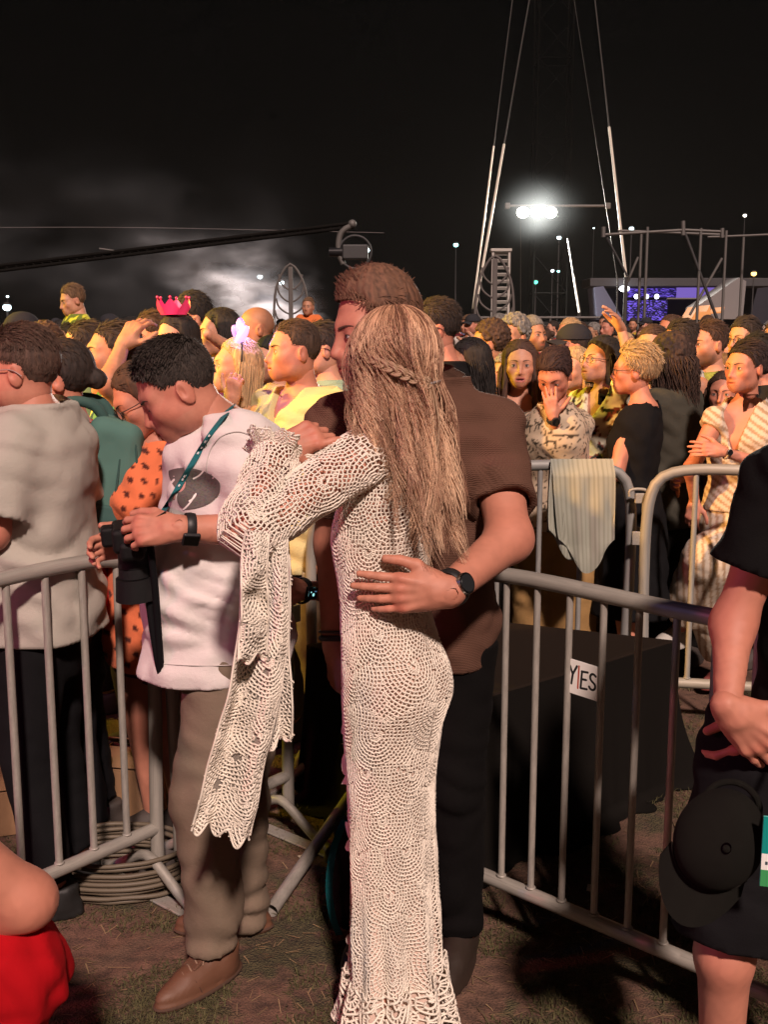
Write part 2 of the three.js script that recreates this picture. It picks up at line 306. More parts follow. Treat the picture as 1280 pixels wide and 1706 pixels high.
// ---------------------------------------------------------------- figures
// Rows of the torso: height, half width, half depth, forward shift of the centre.
const ROWS = {
  m: [[0.70, 0.100, 0.085, -0.01], [0.80, 0.150, 0.105, -0.01], [0.90, 0.172, 0.118, -0.012], [1.00, 0.160, 0.108, 0], [1.10, 0.152, 0.104, 0.005], [1.20, 0.160, 0.112, 0.005], [1.30, 0.172, 0.120, 0], [1.38, 0.165, 0.112, -0.008], [1.44, 0.120, 0.085, -0.018], [1.48, 0.078, 0.064, -0.02], [1.52, 0.060, 0.058, -0.012], [1.60, 0.054, 0.056, 0]],
  f: [[0.70, 0.105, 0.090, -0.01], [0.80, 0.158, 0.112, -0.012], [0.90, 0.176, 0.120, -0.015], [1.00, 0.150, 0.102, -0.004], [1.10, 0.124, 0.090, 0.004], [1.20, 0.136, 0.104, 0.012], [1.29, 0.146, 0.122, 0.018], [1.37, 0.140, 0.098, 0], [1.43, 0.105, 0.074, -0.012], [1.48, 0.062, 0.054, -0.018], [1.52, 0.050, 0.050, -0.012], [1.60, 0.046, 0.047, 0]],
};
function rowTable(rows, s, wide = 1, deep = 1, belly = 0) {
  const step = 0.01, y0 = rows[0][0] * s, y1 = rows[rows.length - 1][0] * s, n = Math.ceil((y1 - y0) / step) + 1, T = [[], [], []];
  for (let i = 0; i < n; i++) {
    const y = (y0 + i * step) / s; let k = 0; while (k < rows.length - 2 && rows[k + 1][0] < y) k++;
    const t = clamp((y - rows[k][0]) / (rows[k + 1][0] - rows[k][0]), 0, 1), low = 1 - smoothstep(y, 1.40, 1.47), b = belly * Math.exp(-((y - 1.06) ** 2) / 0.018);
    for (let c = 0; c < 3; c++) T[c].push(lerp(rows[k][c + 1], rows[k + 1][c + 1], t) * s * (c === 0 ? lerp(1, wide, low) : c === 1 ? lerp(1, deep, low) : 1) + (c === 0 ? b * 0.5 : c === 1 ? b : b * 0.75));
  }
  for (const a of T) for (let q = 0; q < 3; q++) { const p = a.slice(); for (let i = 1; i < n - 1; i++) a[i] = (p[i - 1] + 2 * p[i] + p[i + 1]) / 4; }
  return { y0, y1: y0 + (n - 1) * step, step, n, T };
}
const J3 = (v) => (v.isVector3 ? [v.x, v.y, v.z] : v);
function figure(o) {
  const fem = !!o.fem, s = (o.h || (fem ? 1.66 : 1.76)) / 1.75, yaw = o.yaw || 0, c = Math.cos(yaw), sn = Math.sin(yaw), tx = o.c ? o.c[0] : 0, tz = o.c ? o.c[1] : 0;
  const table = rowTable(o.rows || ROWS[fem ? 'f' : 'm'], s, o.wide || 1, o.deep || 1, o.belly || 0), bend = o.bend || (() => 0), side = o.sideBend || (() => 0);
  const W = (x, y, z) => { x += side(y * s); z += bend(y * s); return [tx + (x * c + z * sn) * s, y * s, tz + (-x * sn + z * c) * s]; };
  const sw = fem ? 0.158 : 0.178 * (o.shoulders || 1);
  const J = { sL: W(sw, 1.405, -0.012), sR: W(-sw, 1.405, -0.012), eL: W(sw + 0.05, 1.12, -0.045), eR: W(-sw - 0.05, 1.12, -0.045), wL: W(sw + 0.055, 0.87, 0.04), wR: W(-sw - 0.055, 0.87, 0.04),
    hL: W(0.092, 0.88, -0.01), hR: W(-0.092, 0.88, -0.01), kL: W(0.10, 0.49, 0.02), kR: W(-0.10, 0.49, 0.02), aL: W(0.105, 0.085, -0.03), aR: W(-0.105, 0.085, -0.03), head: W(0, 1.625, 0.028) };
  for (const k in o.J || {}) J[k] = J3(o.J[k]);
  const fig = { o, s, fem, yaw, J, table, W, tx, tz, c, sn, th: o.thick || 1 };
  fig.torso = (x, y, z, ease, T = table) => {
    let dx = x - tx, dz = z - tz, lx = dx * c - dz * sn, lz = dx * sn + dz * c; lz -= bend(y) * s; lx -= side(y) * s;
    let q = (y - T.y0) / T.step; q = q < 0 ? 0 : q > T.n - 1.001 ? T.n - 1.001 : q; const i = q | 0, f = q - i;
    const w = T.T[0][i] + (T.T[0][i + 1] - T.T[0][i]) * f + ease, d = T.T[1][i] + (T.T[1][i + 1] - T.T[1][i]) * f + ease; lz -= T.T[2][i] + (T.T[2][i + 1] - T.T[2][i]) * f;
    const ux = lx / w, uz = lz / d, e = Math.sqrt(Math.sqrt(ux * ux * ux * ux + uz * uz * uz * uz + 1.1 * ux * ux * uz * uz + 1e-9)), k1 = Math.hypot(lx / (w * w), lz / (d * d)) + 1e-6, k0 = Math.hypot(ux, uz) + 1e-6;
    const r = (e - 1) * k0 / k1 / Math.max(e, 0.3) * 1.0, out = Math.max(T.y0 - y, y - T.y1);
    return out > 0 ? (r > 0 ? Math.hypot(r, out) : out) : Math.max(r, out);
  };
  const th = fig.th * s, fm = fem ? 0.86 : 1, nbs = W(0, 1.425, -0.025), yl = [J.sL, J.sR].map((q) => [lerp(nbs[0], q[0], 0.93), lerp(nbs[1], q[1], 0.93), lerp(nbs[2], q[2], 0.93)]);
  fig.yoke = (x, y, z, d, e) => { for (const q of yl) d = smin(d, cone(x, y, z, nbs[0], nbs[1], nbs[2], q[0], q[1], q[2], 0.052 * s * fm + e, 0.050 * s * fm + e), 0.05); return d; };
  fig.limbs = [];
  for (const q of ['L', 'R']) {
    fig.limbs.push(['s' + q, 'e' + q, 0.052 * th * fm, 0.039 * th * fm], ['e' + q, 'w' + q, 0.041 * th * fm, 0.0265 * th * fm]);
    fig.limbs.push(['h' + q, 'k' + q, 0.079 * th, 0.055 * th], ['k' + q, 'a' + q, 0.056 * th, 0.036 * th]);
  }
  return fig;
}
function limbField(fig, list, grow = 0) {
  const L = list.map(([a, b, ra, rb]) => [...fig.J[a], ...fig.J[b], ra + grow, rb + grow]);
  return (x, y, z, d) => { for (const q of L) d = smin(d, cone(x, y, z, q[0], q[1], q[2], q[3], q[4], q[5], q[6], q[7]), 0.035); return d; };
}
function bounds(fig, pad, only) {
  const lo = [1e9, 1e9, 1e9], hi = [-1e9, -1e9, -1e9];
  for (const k of only || Object.keys(fig.J)) if (k !== 'head') for (let i = 0; i < 3; i++) { lo[i] = Math.min(lo[i], fig.J[k][i] - pad); hi[i] = Math.max(hi[i], fig.J[k][i] + pad); }
  if (!only) { lo[1] = Math.min(lo[1], 0.03); hi[1] = Math.max(hi[1], 1.5 * fig.s); lo[0] = Math.min(lo[0], fig.tx - 0.25); hi[0] = Math.max(hi[0], fig.tx + 0.25); lo[2] = Math.min(lo[2], fig.tz - 0.25); hi[2] = Math.max(hi[2], fig.tz + 0.25); }
  return [lo, hi];
}
// The body: one skin from head to feet; o.head = head options + yaw, pitch, roll; o.handL / o.handR = hand options + dir, palm
function bodyGeo(fig, h = 0.014) {
  const o = fig.o, s = SKIN[o.skin || 'fair'], hp = fig.J.head, hs = o.headSize || fig.s ** 0.5 * (fig.fem ? 0.965 : 1), lim = limbField(fig, fig.limbs.filter((q) => !(o.noLegs && /^[hk]/.test(q[0]))));
  const nb = fig.W(0, 1.45, -0.02), M = turned(hp, o.head?.yaw ?? fig.yaw, o.head?.pitch || 0, o.head?.roll || 0, hs), neckIn = V(0, -0.085, -0.025).applyMatrix4(M), nr = (fig.fem ? 0.046 : 0.057) * hs;
  const f = (x, y, z) => {
    let d = fig.torso(x, y, z, -0.004); d = y > 1.45 * fig.s ? Math.max(d, y - 1.46 * fig.s) : d;
    d = fig.yoke(x, y, z, d, 0);
    d = smin(d, cone(x, y, z, nb[0], nb[1], nb[2], neckIn.x, neckIn.y, neckIn.z, nr * 1.12, nr), 0.04);
    d = lim(x, y, z, d);
    if (o.extra) d = o.extra(x, y, z, d);
    return d;
  };
  const [lo, hi] = bounds(fig, 0.11); lo[1] = Math.max(lo[1], 0.02); hi[1] = Math.max(hi[1], neckIn.y + 0.06);
  for (let i = 0; i < 3; i += 2) { const q = i ? neckIn.z : neckIn.x; lo[i] = Math.min(lo[i], q - 0.08); hi[i] = Math.max(hi[i], q + 0.08); }
  const el = ['eL', 'eR', 'kL', 'kR'].map((k) => fig.J[k]);
  const g = meshSDF(f, lo, hi, h, (x, y, z, c) => {
    const n = 1 + noise(x * 75, y * 75, z * 75) * 0.08 + noise(x * 30, y * 30, z * 30) * 0.09 + noise(x * 9, y * 9, z * 9) * 0.06; let e = 0; for (const q of el) e = Math.max(e, Math.exp(-((x - q[0]) ** 2 + (y - q[1]) ** 2 + (z - q[2]) ** 2) / 0.003));
    c[0] = s[0] * n; c[1] = s[1] * n * (1 - 0.12 * e); c[2] = s[2] * n * (1 - 0.12 * e);
  });
  const list = [plain(g), headGeo({ skin: o.skin, fem: fig.fem, neck: nr * 0.97 / hs, ...o.headLook }).clone().applyMatrix4(M)];
  for (const q of ['L', 'R']) {
    const hd = o['hand' + q] || {}, w = V(...fig.J['w' + q]), e = V(...fig.J['e' + q]), arm = w.clone().sub(e).normalize(), dir = hd.dir || arm, sd = q === 'L' ? -1 : 1;
    if (hd === 'none') continue;
    const palm = hd.palm || V(fig.c * -sd * -1, 0, -fig.sn * -sd * -1).clone();
    list.push(handAt({ side: sd, skin: o.skin, res: hd.res || o.handRes || 0.0055, wrist: 0.0265 * Math.min(1.15, fig.th), ...hd }, w, dir.isVector3 ? dir : V(...dir), palm.isVector3 ? palm : V(...palm), (hd.size || (fig.fem ? 0.9 : 1)) * fig.s));
  }
  fig.headMatrix = M; return mergeGeometries(list);
}
const cylUV = (fig, back = 0) => (x, y, z) => { const dx = x - fig.tx, dz = z - fig.tz, a = fig.yaw + back; return [Math.atan2(dx * Math.cos(a) - dz * Math.sin(a), dx * Math.sin(a) + dz * Math.cos(a)) * 0.17, y]; };
const ridge = (v) => 1 - Math.abs(v) * 2;
function folds(x, y, z, amp, sx = 5, sy = 12) {
  const w = noise(x * 3.1 + 4, y * 3.3, z * 3.1) * 0.6, a = noise(x * sx + w, y * sy + x * 4 + w * 2, z * sx + 9), b = noise(x * sx * 2.1 + 7, y * sy * 1.6 - z * 6, z * sx * 2.1);
  const c = noise(x * 19, y * 23, z * 19); return amp * (ridge(a) * 1.15 + b * 0.7 + c * 0.28 - 0.5);
}
// A shirt, tee, tank top or dress bodice
function topGeo(fig, o = {}) {
  const s = fig.s, wall = Math.max(0.014, 2.3 * (o.res || 0.011)), ease = o.ease ?? 0.018, hem = (o.hem ?? 0.80) * s, sl = o.sleeve ?? 0.55, amp = o.folds ?? 0.007, J = fig.J, T = o.rows ? rowTable(o.rows, s) : fig.table;
  const sleeves = [];
  for (const q of ['L', 'R']) {
    const S = J['s' + q], E = J['e' + q], Wr = J['w' + q], r = (fig.fem ? 0.050 : 0.058) * s * fig.th + (o.sleeveEase ?? (sl > 1 ? 0.004 : 0.012));
    if (sl <= 0) continue;
    const u = Math.min(sl, 1), end = [0, 1, 2].map((k) => lerp(S[k], E[k], u)), L = Math.hypot(...[0, 1, 2].map((k) => E[k] - S[k])), d = [0, 1, 2].map((k) => (E[k] - S[k]) / L), r1 = lerp(r, r * (o.sleeveEnd ?? 0.93), u);
    const far = [0, 1, 2].map((k) => end[k] + d[k] * (sl > 1 ? 0 : 0.05));
    sleeves.push({ a: S, b: far, r0: r, r1, end, d, cut: sl <= 1 });
    if (sl > 1) { const v = sl - 1, e2 = [0, 1, 2].map((k) => lerp(E[k], Wr[k], v)), L2 = Math.hypot(...[0, 1, 2].map((k) => Wr[k] - E[k])), d2 = [0, 1, 2].map((k) => (Wr[k] - E[k]) / L2); sleeves.push({ a: E, b: [0, 1, 2].map((k) => e2[k] + d2[k] * 0.05), r0: r1, r1: r1 * (o.cuff ?? 0.8), end: e2, d: d2, cut: true }); }
  }
  const nk = fig.W(0, 1.44, -0.02), nt = fig.W(0, 1.62, 0.01), nr = (o.neck ?? 0.078) * s, hs = fig.J.head, deepV = o.vneck || 0, front = fig.W(0, 1.36 - deepV * 0.5, 0.14);
  const hang = (o.hang ?? (fig.fem ? 0 : 0.98)) * s;
  const N0 = nk[0], N1 = nk[1], N2 = nk[2], M0 = nt[0], M1 = nt[1], M2 = nt[2], F0 = front[0], F1 = front[1], F2 = front[2], yoked = o.sleeve !== 0 || !fig.fem, arm = o.arm ?? 0.035, flare = o.flare || 0;
  const f = (x, y, z) => {
    const ys = y > 1.475 * s ? 1.475 * s : y, ez = ease + (flare ? flare * Math.max(0, 1.1 * s - y) : 0); let d = fig.torso(x, ys < hang ? hang : ys, z, ez, T); if (ys < hang) d = Math.min(d, fig.torso(x, ys, z, ez, T));
    const base = d; if (yoked) d = fig.yoke(x, y, z, d, ease * 0.7);
    let near = d; const raw = []; for (let k = 0; k < sleeves.length; k++) { const q = sleeves[k], e = cone(x, y, z, q.a[0], q.a[1], q.a[2], q.b[0], q.b[1], q.b[2], q.r0, q.r1); raw[k] = e; if (e < near) near = e; }
    if (near > 0.09) return near;
    const fo = amp && near < 0.035 && near > -0.05 ? folds(x, y, z, amp * (o.foldMap ? o.foldMap(x, y, z) : 1), o.fx, o.fy) : 0;
    d = Math.max(d + fo, y - (o.topY || 1.49) * s);
    for (let k = 0; k < sleeves.length; k++) {
      const q = sleeves[k]; let e = raw[k] + fo;
      if (q.cut) { const al = (x - q.end[0]) * q.d[0] + (y - q.end[1]) * q.d[1] + (z - q.end[2]) * q.d[2]; e = Math.max(e, al, -Math.max(e + wall, -al - 0.03)); }
      d = smin(d, e, arm);
    }
    d = Math.max(d, hem + (o.hemShape ? o.hemShape(x, z) : 0) - y);
    if (y < hem + 0.05) d = Math.max(d, -Math.max(base + fo + wall, y - hem - 0.04));
    d = smax(d, -cone(x, y, z, N0, N1, N2, M0, M1, M2, nr, nr * 1.25), 0.006);
    if (deepV && d < 0.05) { const dx = x - fig.tx, dz = z - fig.tz, lx = dx * fig.c - dz * fig.sn, lz = dx * fig.sn + dz * fig.c, k = (0.05 + deepV) * s / 0.062; d = smax(d, Math.min((y - (1.40 - deepV) * s - Math.abs(lx) * k) / Math.sqrt(1 + k * k), lz + 0.075), 0.005); }
    if (o.cut) d = o.cut(x, y, z, d);
    return d;
  };
  const keys = ['sL', 'sR', 'hL', 'hR'].concat(sl > 0 ? ['eL', 'eR'] : [], sl > 1 ? ['wL', 'wR'] : []), [lo, hi] = bounds(fig, 0.13, keys);
  lo[1] = Math.min(hem - 0.03, lo[1] + 0.05); if (o.hem !== undefined) lo[1] = Math.min(lo[1], hem - 0.03); hi[1] = Math.max(hi[1], 1.52 * s);
  const sp = 0.30 + (o.pad || 0); lo[0] = Math.min(lo[0], fig.tx - sp * 0.8); hi[0] = Math.max(hi[0], fig.tx + sp * 0.8); lo[2] = Math.min(lo[2], fig.tz - sp * 0.8); hi[2] = Math.max(hi[2], fig.tz + sp * 0.8);
  return meshSDF(f, lo, hi, o.res || 0.011, o.color, cylUV(fig, o.uvBack || 0));
}
function trouserGeo(fig, o = {}) {
  const s = fig.s, ease = o.ease ?? 0.010, len = o.len ?? 0.97, J = fig.J, rise = (o.rise ?? 1.0) * s, legs = [];
  for (const q of ['L', 'R']) {
    const H = J['h' + q], K = J['k' + q], A = J['a' + q], w = o.width ?? 1;
    if (len <= 0.5) { const t = len * 2, e = [0, 1, 2].map((k) => lerp(H[k], K[k], t)), L = Math.hypot(...[0, 1, 2].map((k) => K[k] - H[k])), d = [0, 1, 2].map((k) => (K[k] - H[k]) / L); legs.push({ a: H, b: e.map((v, k) => v + d[k] * 0.06), r0: 0.083 * s * fig.th + ease, r1: 0.083 * s * fig.th * w + ease, end: e, d }); }
    else { legs.push({ a: H, b: K, r0: 0.082 * s * fig.th + ease, r1: 0.062 * s * fig.th * w + ease }); const t = (len - 0.5) * 2, e = [0, 1, 2].map((k) => lerp(K[k], A[k], t)), L = Math.hypot(...[0, 1, 2].map((k) => A[k] - K[k])), d = [0, 1, 2].map((k) => (A[k] - K[k]) / L); legs.push({ a: K, b: e.map((v, k) => v + d[k] * 0.08), r0: 0.062 * s * fig.th * w + ease, r1: (o.hemR ?? 0.052) * s * w + ease, end: e, d }); }
  }
  const amp = o.folds ?? 0.007;
  const f = (x, y, z) => {
    let d = Math.max(fig.torso(x, y, z, ease * 0.4), fig.table.y0 - y), near = d; const raw = [];
    for (let k = 0; k < legs.length; k++) { const q = legs[k], e = cone(x, y, z, q.a[0], q.a[1], q.a[2], q.b[0], q.b[1], q.b[2], q.r0, q.r1); raw[k] = e; if (e < near) near = e; }
    if (near > 0.09) return near;
    let fo = 0; if (near < 0.035 && near > -0.05) { const ank = len > 0.8 ? Math.exp(-(((y - 0.14 * s) / 0.1) ** 2)) * 0.6 : 0, kn = Math.exp(-(((y - 0.5 * s) / 0.09) ** 2)) * 0.5; fo = folds(x, y, z, amp * (0.7 + ank + kn), 5, 11 + ank * 6); }
    d += fo;
    for (let k = 0; k < legs.length; k++) { const q = legs[k]; let e = raw[k] + fo; if (q.end) e = Math.max(e, (x - q.end[0]) * q.d[0] + (y - q.end[1]) * q.d[1] + (z - q.end[2]) * q.d[2]); d = smin(d, e, 0.02); }
    return Math.max(d, y - rise);
  };
  const [lo, hi] = bounds(fig, 0.16, len > 0.5 ? ['hL', 'hR', 'kL', 'kR', 'aL', 'aR'] : ['hL', 'hR', 'kL', 'kR']); hi[1] = rise + 0.02;
  lo[0] = Math.min(lo[0], fig.tx - 0.24); hi[0] = Math.max(hi[0], fig.tx + 0.24); lo[2] = Math.min(lo[2], fig.tz - 0.24); hi[2] = Math.max(hi[2], fig.tz + 0.24);
  return meshSDF(f, lo, hi, o.res || 0.012, o.color, cylUV(fig));
}
function skirtGeo(fig, o = {}) {                                   // top, bottom, half widths there
  const s = fig.s, T = rowTable(o.rows, s), amp = o.folds ?? 0.010;
  const f = (x, y, z) => { const a = Math.atan2(x - fig.tx, z - fig.tz), t = clamp((T.y1 - y) / (T.y1 - T.y0), 0, 1); return Math.max(fig.torso(x, y, z, (o.pleat || 0) * t * Math.sin(a * (o.n || 14)) + 0.004, T) + folds(x, y, z, amp, 7, 3), T.y0 - y, y - T.y1); };
  return meshSDF(f, [fig.tx - 0.42, T.y0 - 0.02, fig.tz - 0.42], [fig.tx + 0.42, T.y1 + 0.03, fig.tz + 0.42], o.res || 0.013, o.color, cylUV(fig));
}
function shoeGeo(res = 0.007, high = 0) {                          // heel at z = -0.07, toe at z = 0.2, sole on y = 0
  const f = (x, y, z) => {
    let d = ell(x, y, z, 0, 0.034, 0.06, 0.047 - Math.max(0, -z) * 0.1, 0.044, 0.148);
    d = smin(d, cone(x, y, z, 0, 0.05, -0.02, 0, 0.095 + high, -0.035, 0.046, 0.043), 0.03); d = smin(d, cone(x, y, z, 0, 0.08, -0.01, 0, 0.05, 0.10, 0.040, 0.034), 0.03);
    d = Math.max(d, 0.022 - y); const sole = Math.max(ell(x, y, z, 0, 0.015, 0.06, 0.052, 0.05, 0.153), y - 0.026, 0.002 - y);
    d = Math.min(d + noise(x * 40, y * 40, z * 30) * 0.0015, sole); return Math.max(d, y - 0.105 - high);
  };
  return meshSDF(f, [-0.07, -0.01, -0.12], [0.07, 0.13 + high, 0.23], res);
}
const shoeShared = shoeGeo(0.010);
function addShoes(fig, root, mat, geo = shoeShared, name = 'shoe') {
  for (const q of ['L', 'R']) { const m = part(name, geo, mat, root), a = fig.J['a' + q]; m.position.set(a[0], Math.max(0, a[1] - 0.085 * fig.s), a[2]); m.rotation.y = fig.o['foot' + q] ?? fig.yaw + (q === 'L' ? 0.15 : -0.15); }
}
// ---------------------------------------------------------------- hair, in the frame of the head; vertex colours vary the material's colour
const HL = { short: [[-0.12, -0.065], [-0.045, -0.06], [-0.028, 0.0], [0.0, 0.012], [0.028, 0.018], [0.040, 0.055], [0.07, 0.073], [0.12, 0.085]], fem: [[-0.12, -0.085], [-0.04, -0.07], [-0.02, -0.02], [0.02, 0.0], [0.042, 0.045], [0.065, 0.068], [0.09, 0.076], [0.12, 0.085]], high: [[-0.12, -0.05], [-0.045, -0.04], [-0.028, 0.01], [0.02, 0.03], [0.03, 0.075], [0.05, 0.100], [0.12, 0.115]] };
const hairCache = new Map();
function hairGeo(o) {
  const keyName = JSON.stringify(o); if (hairCache.has(keyName)) return hairCache.get(keyName);
  const line = HL[o.line || 'short'], top = o.top ?? 0.010, sides = o.side ?? 0.004, back = o.back ?? 0.006, long = o.long || 0;
  const H = (z) => { let k = 0; while (k < line.length - 2 && line[k + 1][0] < z) k++; return lerp(line[k][1], line[k + 1][1], clamp((z - line[k][0]) / (line[k + 1][0] - line[k][0]), 0, 1)) + (o.drop || 0); };
  const f = (x, y, z) => {
    const ax = Math.abs(x); let d = ell(x, y, z, 0, 0.030 + top * 0.45, -0.012 - back * 0.3 + (o.fringe || 0) * 0.3, 0.0755 + sides, 0.090 + top * 0.6, 0.097 + back * 0.6 + (o.fringe || 0) * 0.4);
    d = smax(d, H(z) - y, o.feather ?? 0.020);
    d = smax(d, -ell(ax, y, z, 0.085, -0.008, -0.012, 0.016, 0.028, 0.022), 0.006);
    if (long > 0) {                                                // curtains at the sides and the back
      const w = 1 + (o.volume || 0);
      d = smin(d, cone(ax, y, z, 0.062, 0.05, -0.02, 0.078 * w, -long, -0.015, 0.026 * w, 0.020 * w), 0.03);
      d = smin(d, cone(ax, y, z, 0.045, 0.03, -0.06, 0.05 * w, -long, -0.065, 0.040 * w, 0.034 * w), 0.04);
      d = smin(d, cone(ax, y, z, 0.066, 0.07, o.frontFall ? 0.03 : 0.008, 0.083 * w, -long * 0.8, o.frontFall ? 0.05 : -0.005, 0.013, 0.016 * w), 0.02);
      d = smax(d, -ell(x, y, z, 0, -0.03, 0.09, 0.060, 0.115, 0.085), 0.012); d = Math.max(d, -long - y);
    }
    if (o.bun) d = smin(d, sph(x, y, z, 0, o.bun[0], o.bun[1], o.bun[2]), 0.012);
    if (o.tail) d = smin(d, cone(x, y, z, 0, 0.03, -0.115, 0, -o.tail, -0.125, 0.026, 0.018), 0.02);
    if (o.bald) d = smax(d, -ell(x, y, z, 0, 0.115, -0.005, 0.062, 0.05, 0.085), 0.012);
    const a = Math.atan2(x, z + 0.03), g = o.curly ? noise(x * 55, y * 55, z * 55) * 0.014 : noise(a * 14, y * 7, x * 12) * 0.004 + noise(a * 40, y * 12, 2) * 0.0014 + noise(x * 130, y * 50, z * 130) * 0.0022;
    return d + g;
  };
  const lo = [-0.14, -long - 0.03 - (o.tail || 0), -0.18], hi = [0.14, 0.18, 0.15]; if (!long && !o.tail) lo[1] = -0.12; if (o.volume || o.curly) { lo[0] = -0.2; hi[0] = 0.2; lo[2] = -0.22; }
  if (o.bun) { hi[1] = Math.max(hi[1], o.bun[0] + o.bun[2] + 0.03); lo[2] = Math.min(lo[2], o.bun[1] - o.bun[2] - 0.03); }
  const shade = (x, y, z, c) => { const a = Math.atan2(x, z + 0.03), v = clamp(0.85 + noise(a * 16, y * 10, 5) * 0.6 + noise(x * 160, y * 40, z * 160) * 0.55, 0.35, 1.7); c[0] = v; c[1] = v * 0.98; c[2] = v * 0.95; };
  const g = meshSDF(f, lo, hi, o.res || 0.006, shade), b = new Builder(); seed(o.seed || 5);
  const n = o.n ?? 420, lt = o.lenTop ?? 0.035, ls = o.lenSide ?? 0.018, lift = o.lift ?? (long ? 0.1 : 0.35);
  for (let k = 0; k < n; k++) {
    const u = rr(-0.35, 1), az = rr(0, 6.283), q = Math.sqrt(1 - u * u); let x = q * Math.sin(az) * (0.0755 + sides * 0.8), y = u * (0.090 + top * 0.7) + 0.030, z = q * Math.cos(az) * (0.097 + back * 0.5) - 0.012 + (o.fringe || 0) * 0.3;
    if (long && (z > 0.05 || y < 0.06)) continue;
    if (y < H(z) + 0.006 || (o.bald && y > 0.085 && z > -0.08)) continue;
    if (Math.abs(x) > 0.066 && Math.abs(y + 0.008) < 0.03 && Math.abs(z + 0.012) < 0.022) continue;
    const t = smoothstep(y, 0.05, 0.10), L = lerp(ls, lt, t) * rr(0.6, 1.25) * (0.35 + 0.65 * smoothstep(y - H(z), 0.004, 0.035)), pts = [[x, y, z]]; let nx = x / 0.08, ny = (y - 0.03) / 0.09, nz = (z + 0.012) / 0.1; const nl = Math.hypot(nx, ny, nz); nx /= nl; ny /= nl; nz /= nl;
    let dx = x * 4 + (o.part || 0) * 0.5, dy = -0.75 + t * 0.9, dz = lerp((z + 0.05) * 7, -0.5, t * 0.9) + (o.sweep || 0); if (!long) dx += 0.22 * t; if (long) { dx = x * 9 + Math.sign(x) * 0.3; dz = -0.4; } if (o.brush) { dx = lerp(dx, o.brush[0], t); dy = lerp(dy, o.brush[1], t); dz = lerp(dz, o.brush[2], t); }
    const dn = dx * nx + dy * ny + dz * nz; dx -= dn * nx; dy -= dn * ny; dz -= dn * nz; const dl = Math.hypot(dx, dy, dz) || 1; const wob = rr(-0.35, 0.35), wx = rr(-0.3, 0.3), up = lift * (0.4 + 0.6 * t) * rr(0.5, 1.4), cv = v01(rr(1 - (o.vary ?? 0.45), 1 + (o.vary ?? 0.5)));
    for (let s = 1; s <= 3; s++) { const st = L / 3, bendDown = up * (1 - s * 0.28); x += (dx / dl + nx * bendDown + wob * nz) * st; y += (dy / dl + ny * bendDown + wx * 0.3) * st; z += (dz / dl + nz * bendDown - wob * nx + wx) * st; pts.push([x, y, z]); }
    b.tube(pts, o.thick || 0.0028, 0.0007, 3, cv);
  }
  if (long > 0) for (let k = 0; k < (o.nLong ?? 240); k++) {        // loose locks down the sides and back
    const a = rr(1.22, 5.06), w = 1 + (o.volume || 0), r0 = 0.082, x0 = Math.sin(a), z0 = Math.cos(a), pts = [], ph = rr(0, 6), wv = (o.wave ?? 0.006) * rr(0.4, 1.3), end = -long - rr(-0.03, 0.02), cv = v01(rr(0.5, 1.6)), lx = 0.105 * w * rr(0.85, 1.05), lz = 0.100 * w * rr(0.85, 1.05);
    for (let s = 0; s <= 8; s++) { const t = s / 8, y = lerp(0.075, end, t), e = smoothstep(t, 0, 0.35); pts.push([lerp(x0 * r0 * 0.82, x0 * lx, e) + Math.sin(ph + t * 9) * wv, y, lerp(z0 * r0, z0 * lz, e) - 0.02 + Math.cos(ph + t * 8) * wv]); }
    if (Math.min(...pts.map((p) => p[2])) > 0.03 && Math.abs(pts[3][0]) < 0.07) continue;
    b.tube(pts, (t) => 0.0040 * (1 - t * 0.75) * (0.4 + Math.min(1, t * 6) * 0.6), 0, 4, cv, cv, 0.6);
  }
  const out = b.p.length ? mergeGeometries([plain(g), plain(b.geo())]) : plain(g); hairCache.set(keyName, out); return out;
}
const v01 = (v) => [v, v * 0.98, v * 0.95];
function wear(root, fig, name, geo, mat) {                        // something worn on the head
  const m = part(name, geo, mat, root); m.applyMatrix4(fig.headMatrix); return m;
}
const glassesGeo = (() => { const g = []; for (const s of [-1, 1]) { const r = new THREE.TorusGeometry(0.021, 0.0017, 6, 20); r.scale(1.12, 0.86, 1).rotateY(s * 0.16).translate(s * 0.0325, -0.003, 0.1); g.push(r); g.push(new THREE.TubeGeometry(new THREE.CatmullRomCurve3([V(s * 0.056, 0.004, 0.096), V(s * 0.077, 0.004, 0.05), V(s * 0.086, 0.004, -0.01), V(s * 0.084, -0.012, -0.035)]), 10, 0.0017, 5)); } g.push(new THREE.TubeGeometry(new THREE.CatmullRomCurve3([V(-0.010, 0.002, 0.104), V(0, 0.005, 0.107), V(0.010, 0.002, 0.104)]), 6, 0.0016, 5)); return mergeGeometries(g.map((q) => plain(q))); })();
const darkFrame = std(0.02, 0.02, 0.022, 0.35);
function capGeo() {
  const b = new Builder(); b.sheet(28, 10, (u, v) => { const a = u * 6.2832, e = v * 1.45; return [Math.sin(a) * 0.0885 * Math.cos(e * 0.98), 0.048 + 0.092 * Math.sin(e), Math.cos(a) * 0.108 * Math.cos(e * 0.98) - 0.008]; });
  b.sheet(16, 6, (u, v) => { const a = (u - 0.5) * 2.0, r = 1 + v * 0.65; return [Math.sin(a) * 0.088 * (1 + v * 0.12), 0.050 - v * 0.012 - Math.sin(a) ** 2 * 0.02 * (1 + v), Math.cos(a) * 0.100 * r - 0.006]; });
  b.sheet(16, 2, (u, v) => { const a = (u - 0.5) * 2.0; return [Math.sin(a) * 0.088 * 1.12, 0.038 - Math.sin(a) ** 2 * 0.04 - v * 0.004, Math.cos(a) * 0.165 - 0.006]; });
  return plain(b.geo());
}
const capShared = capGeo();
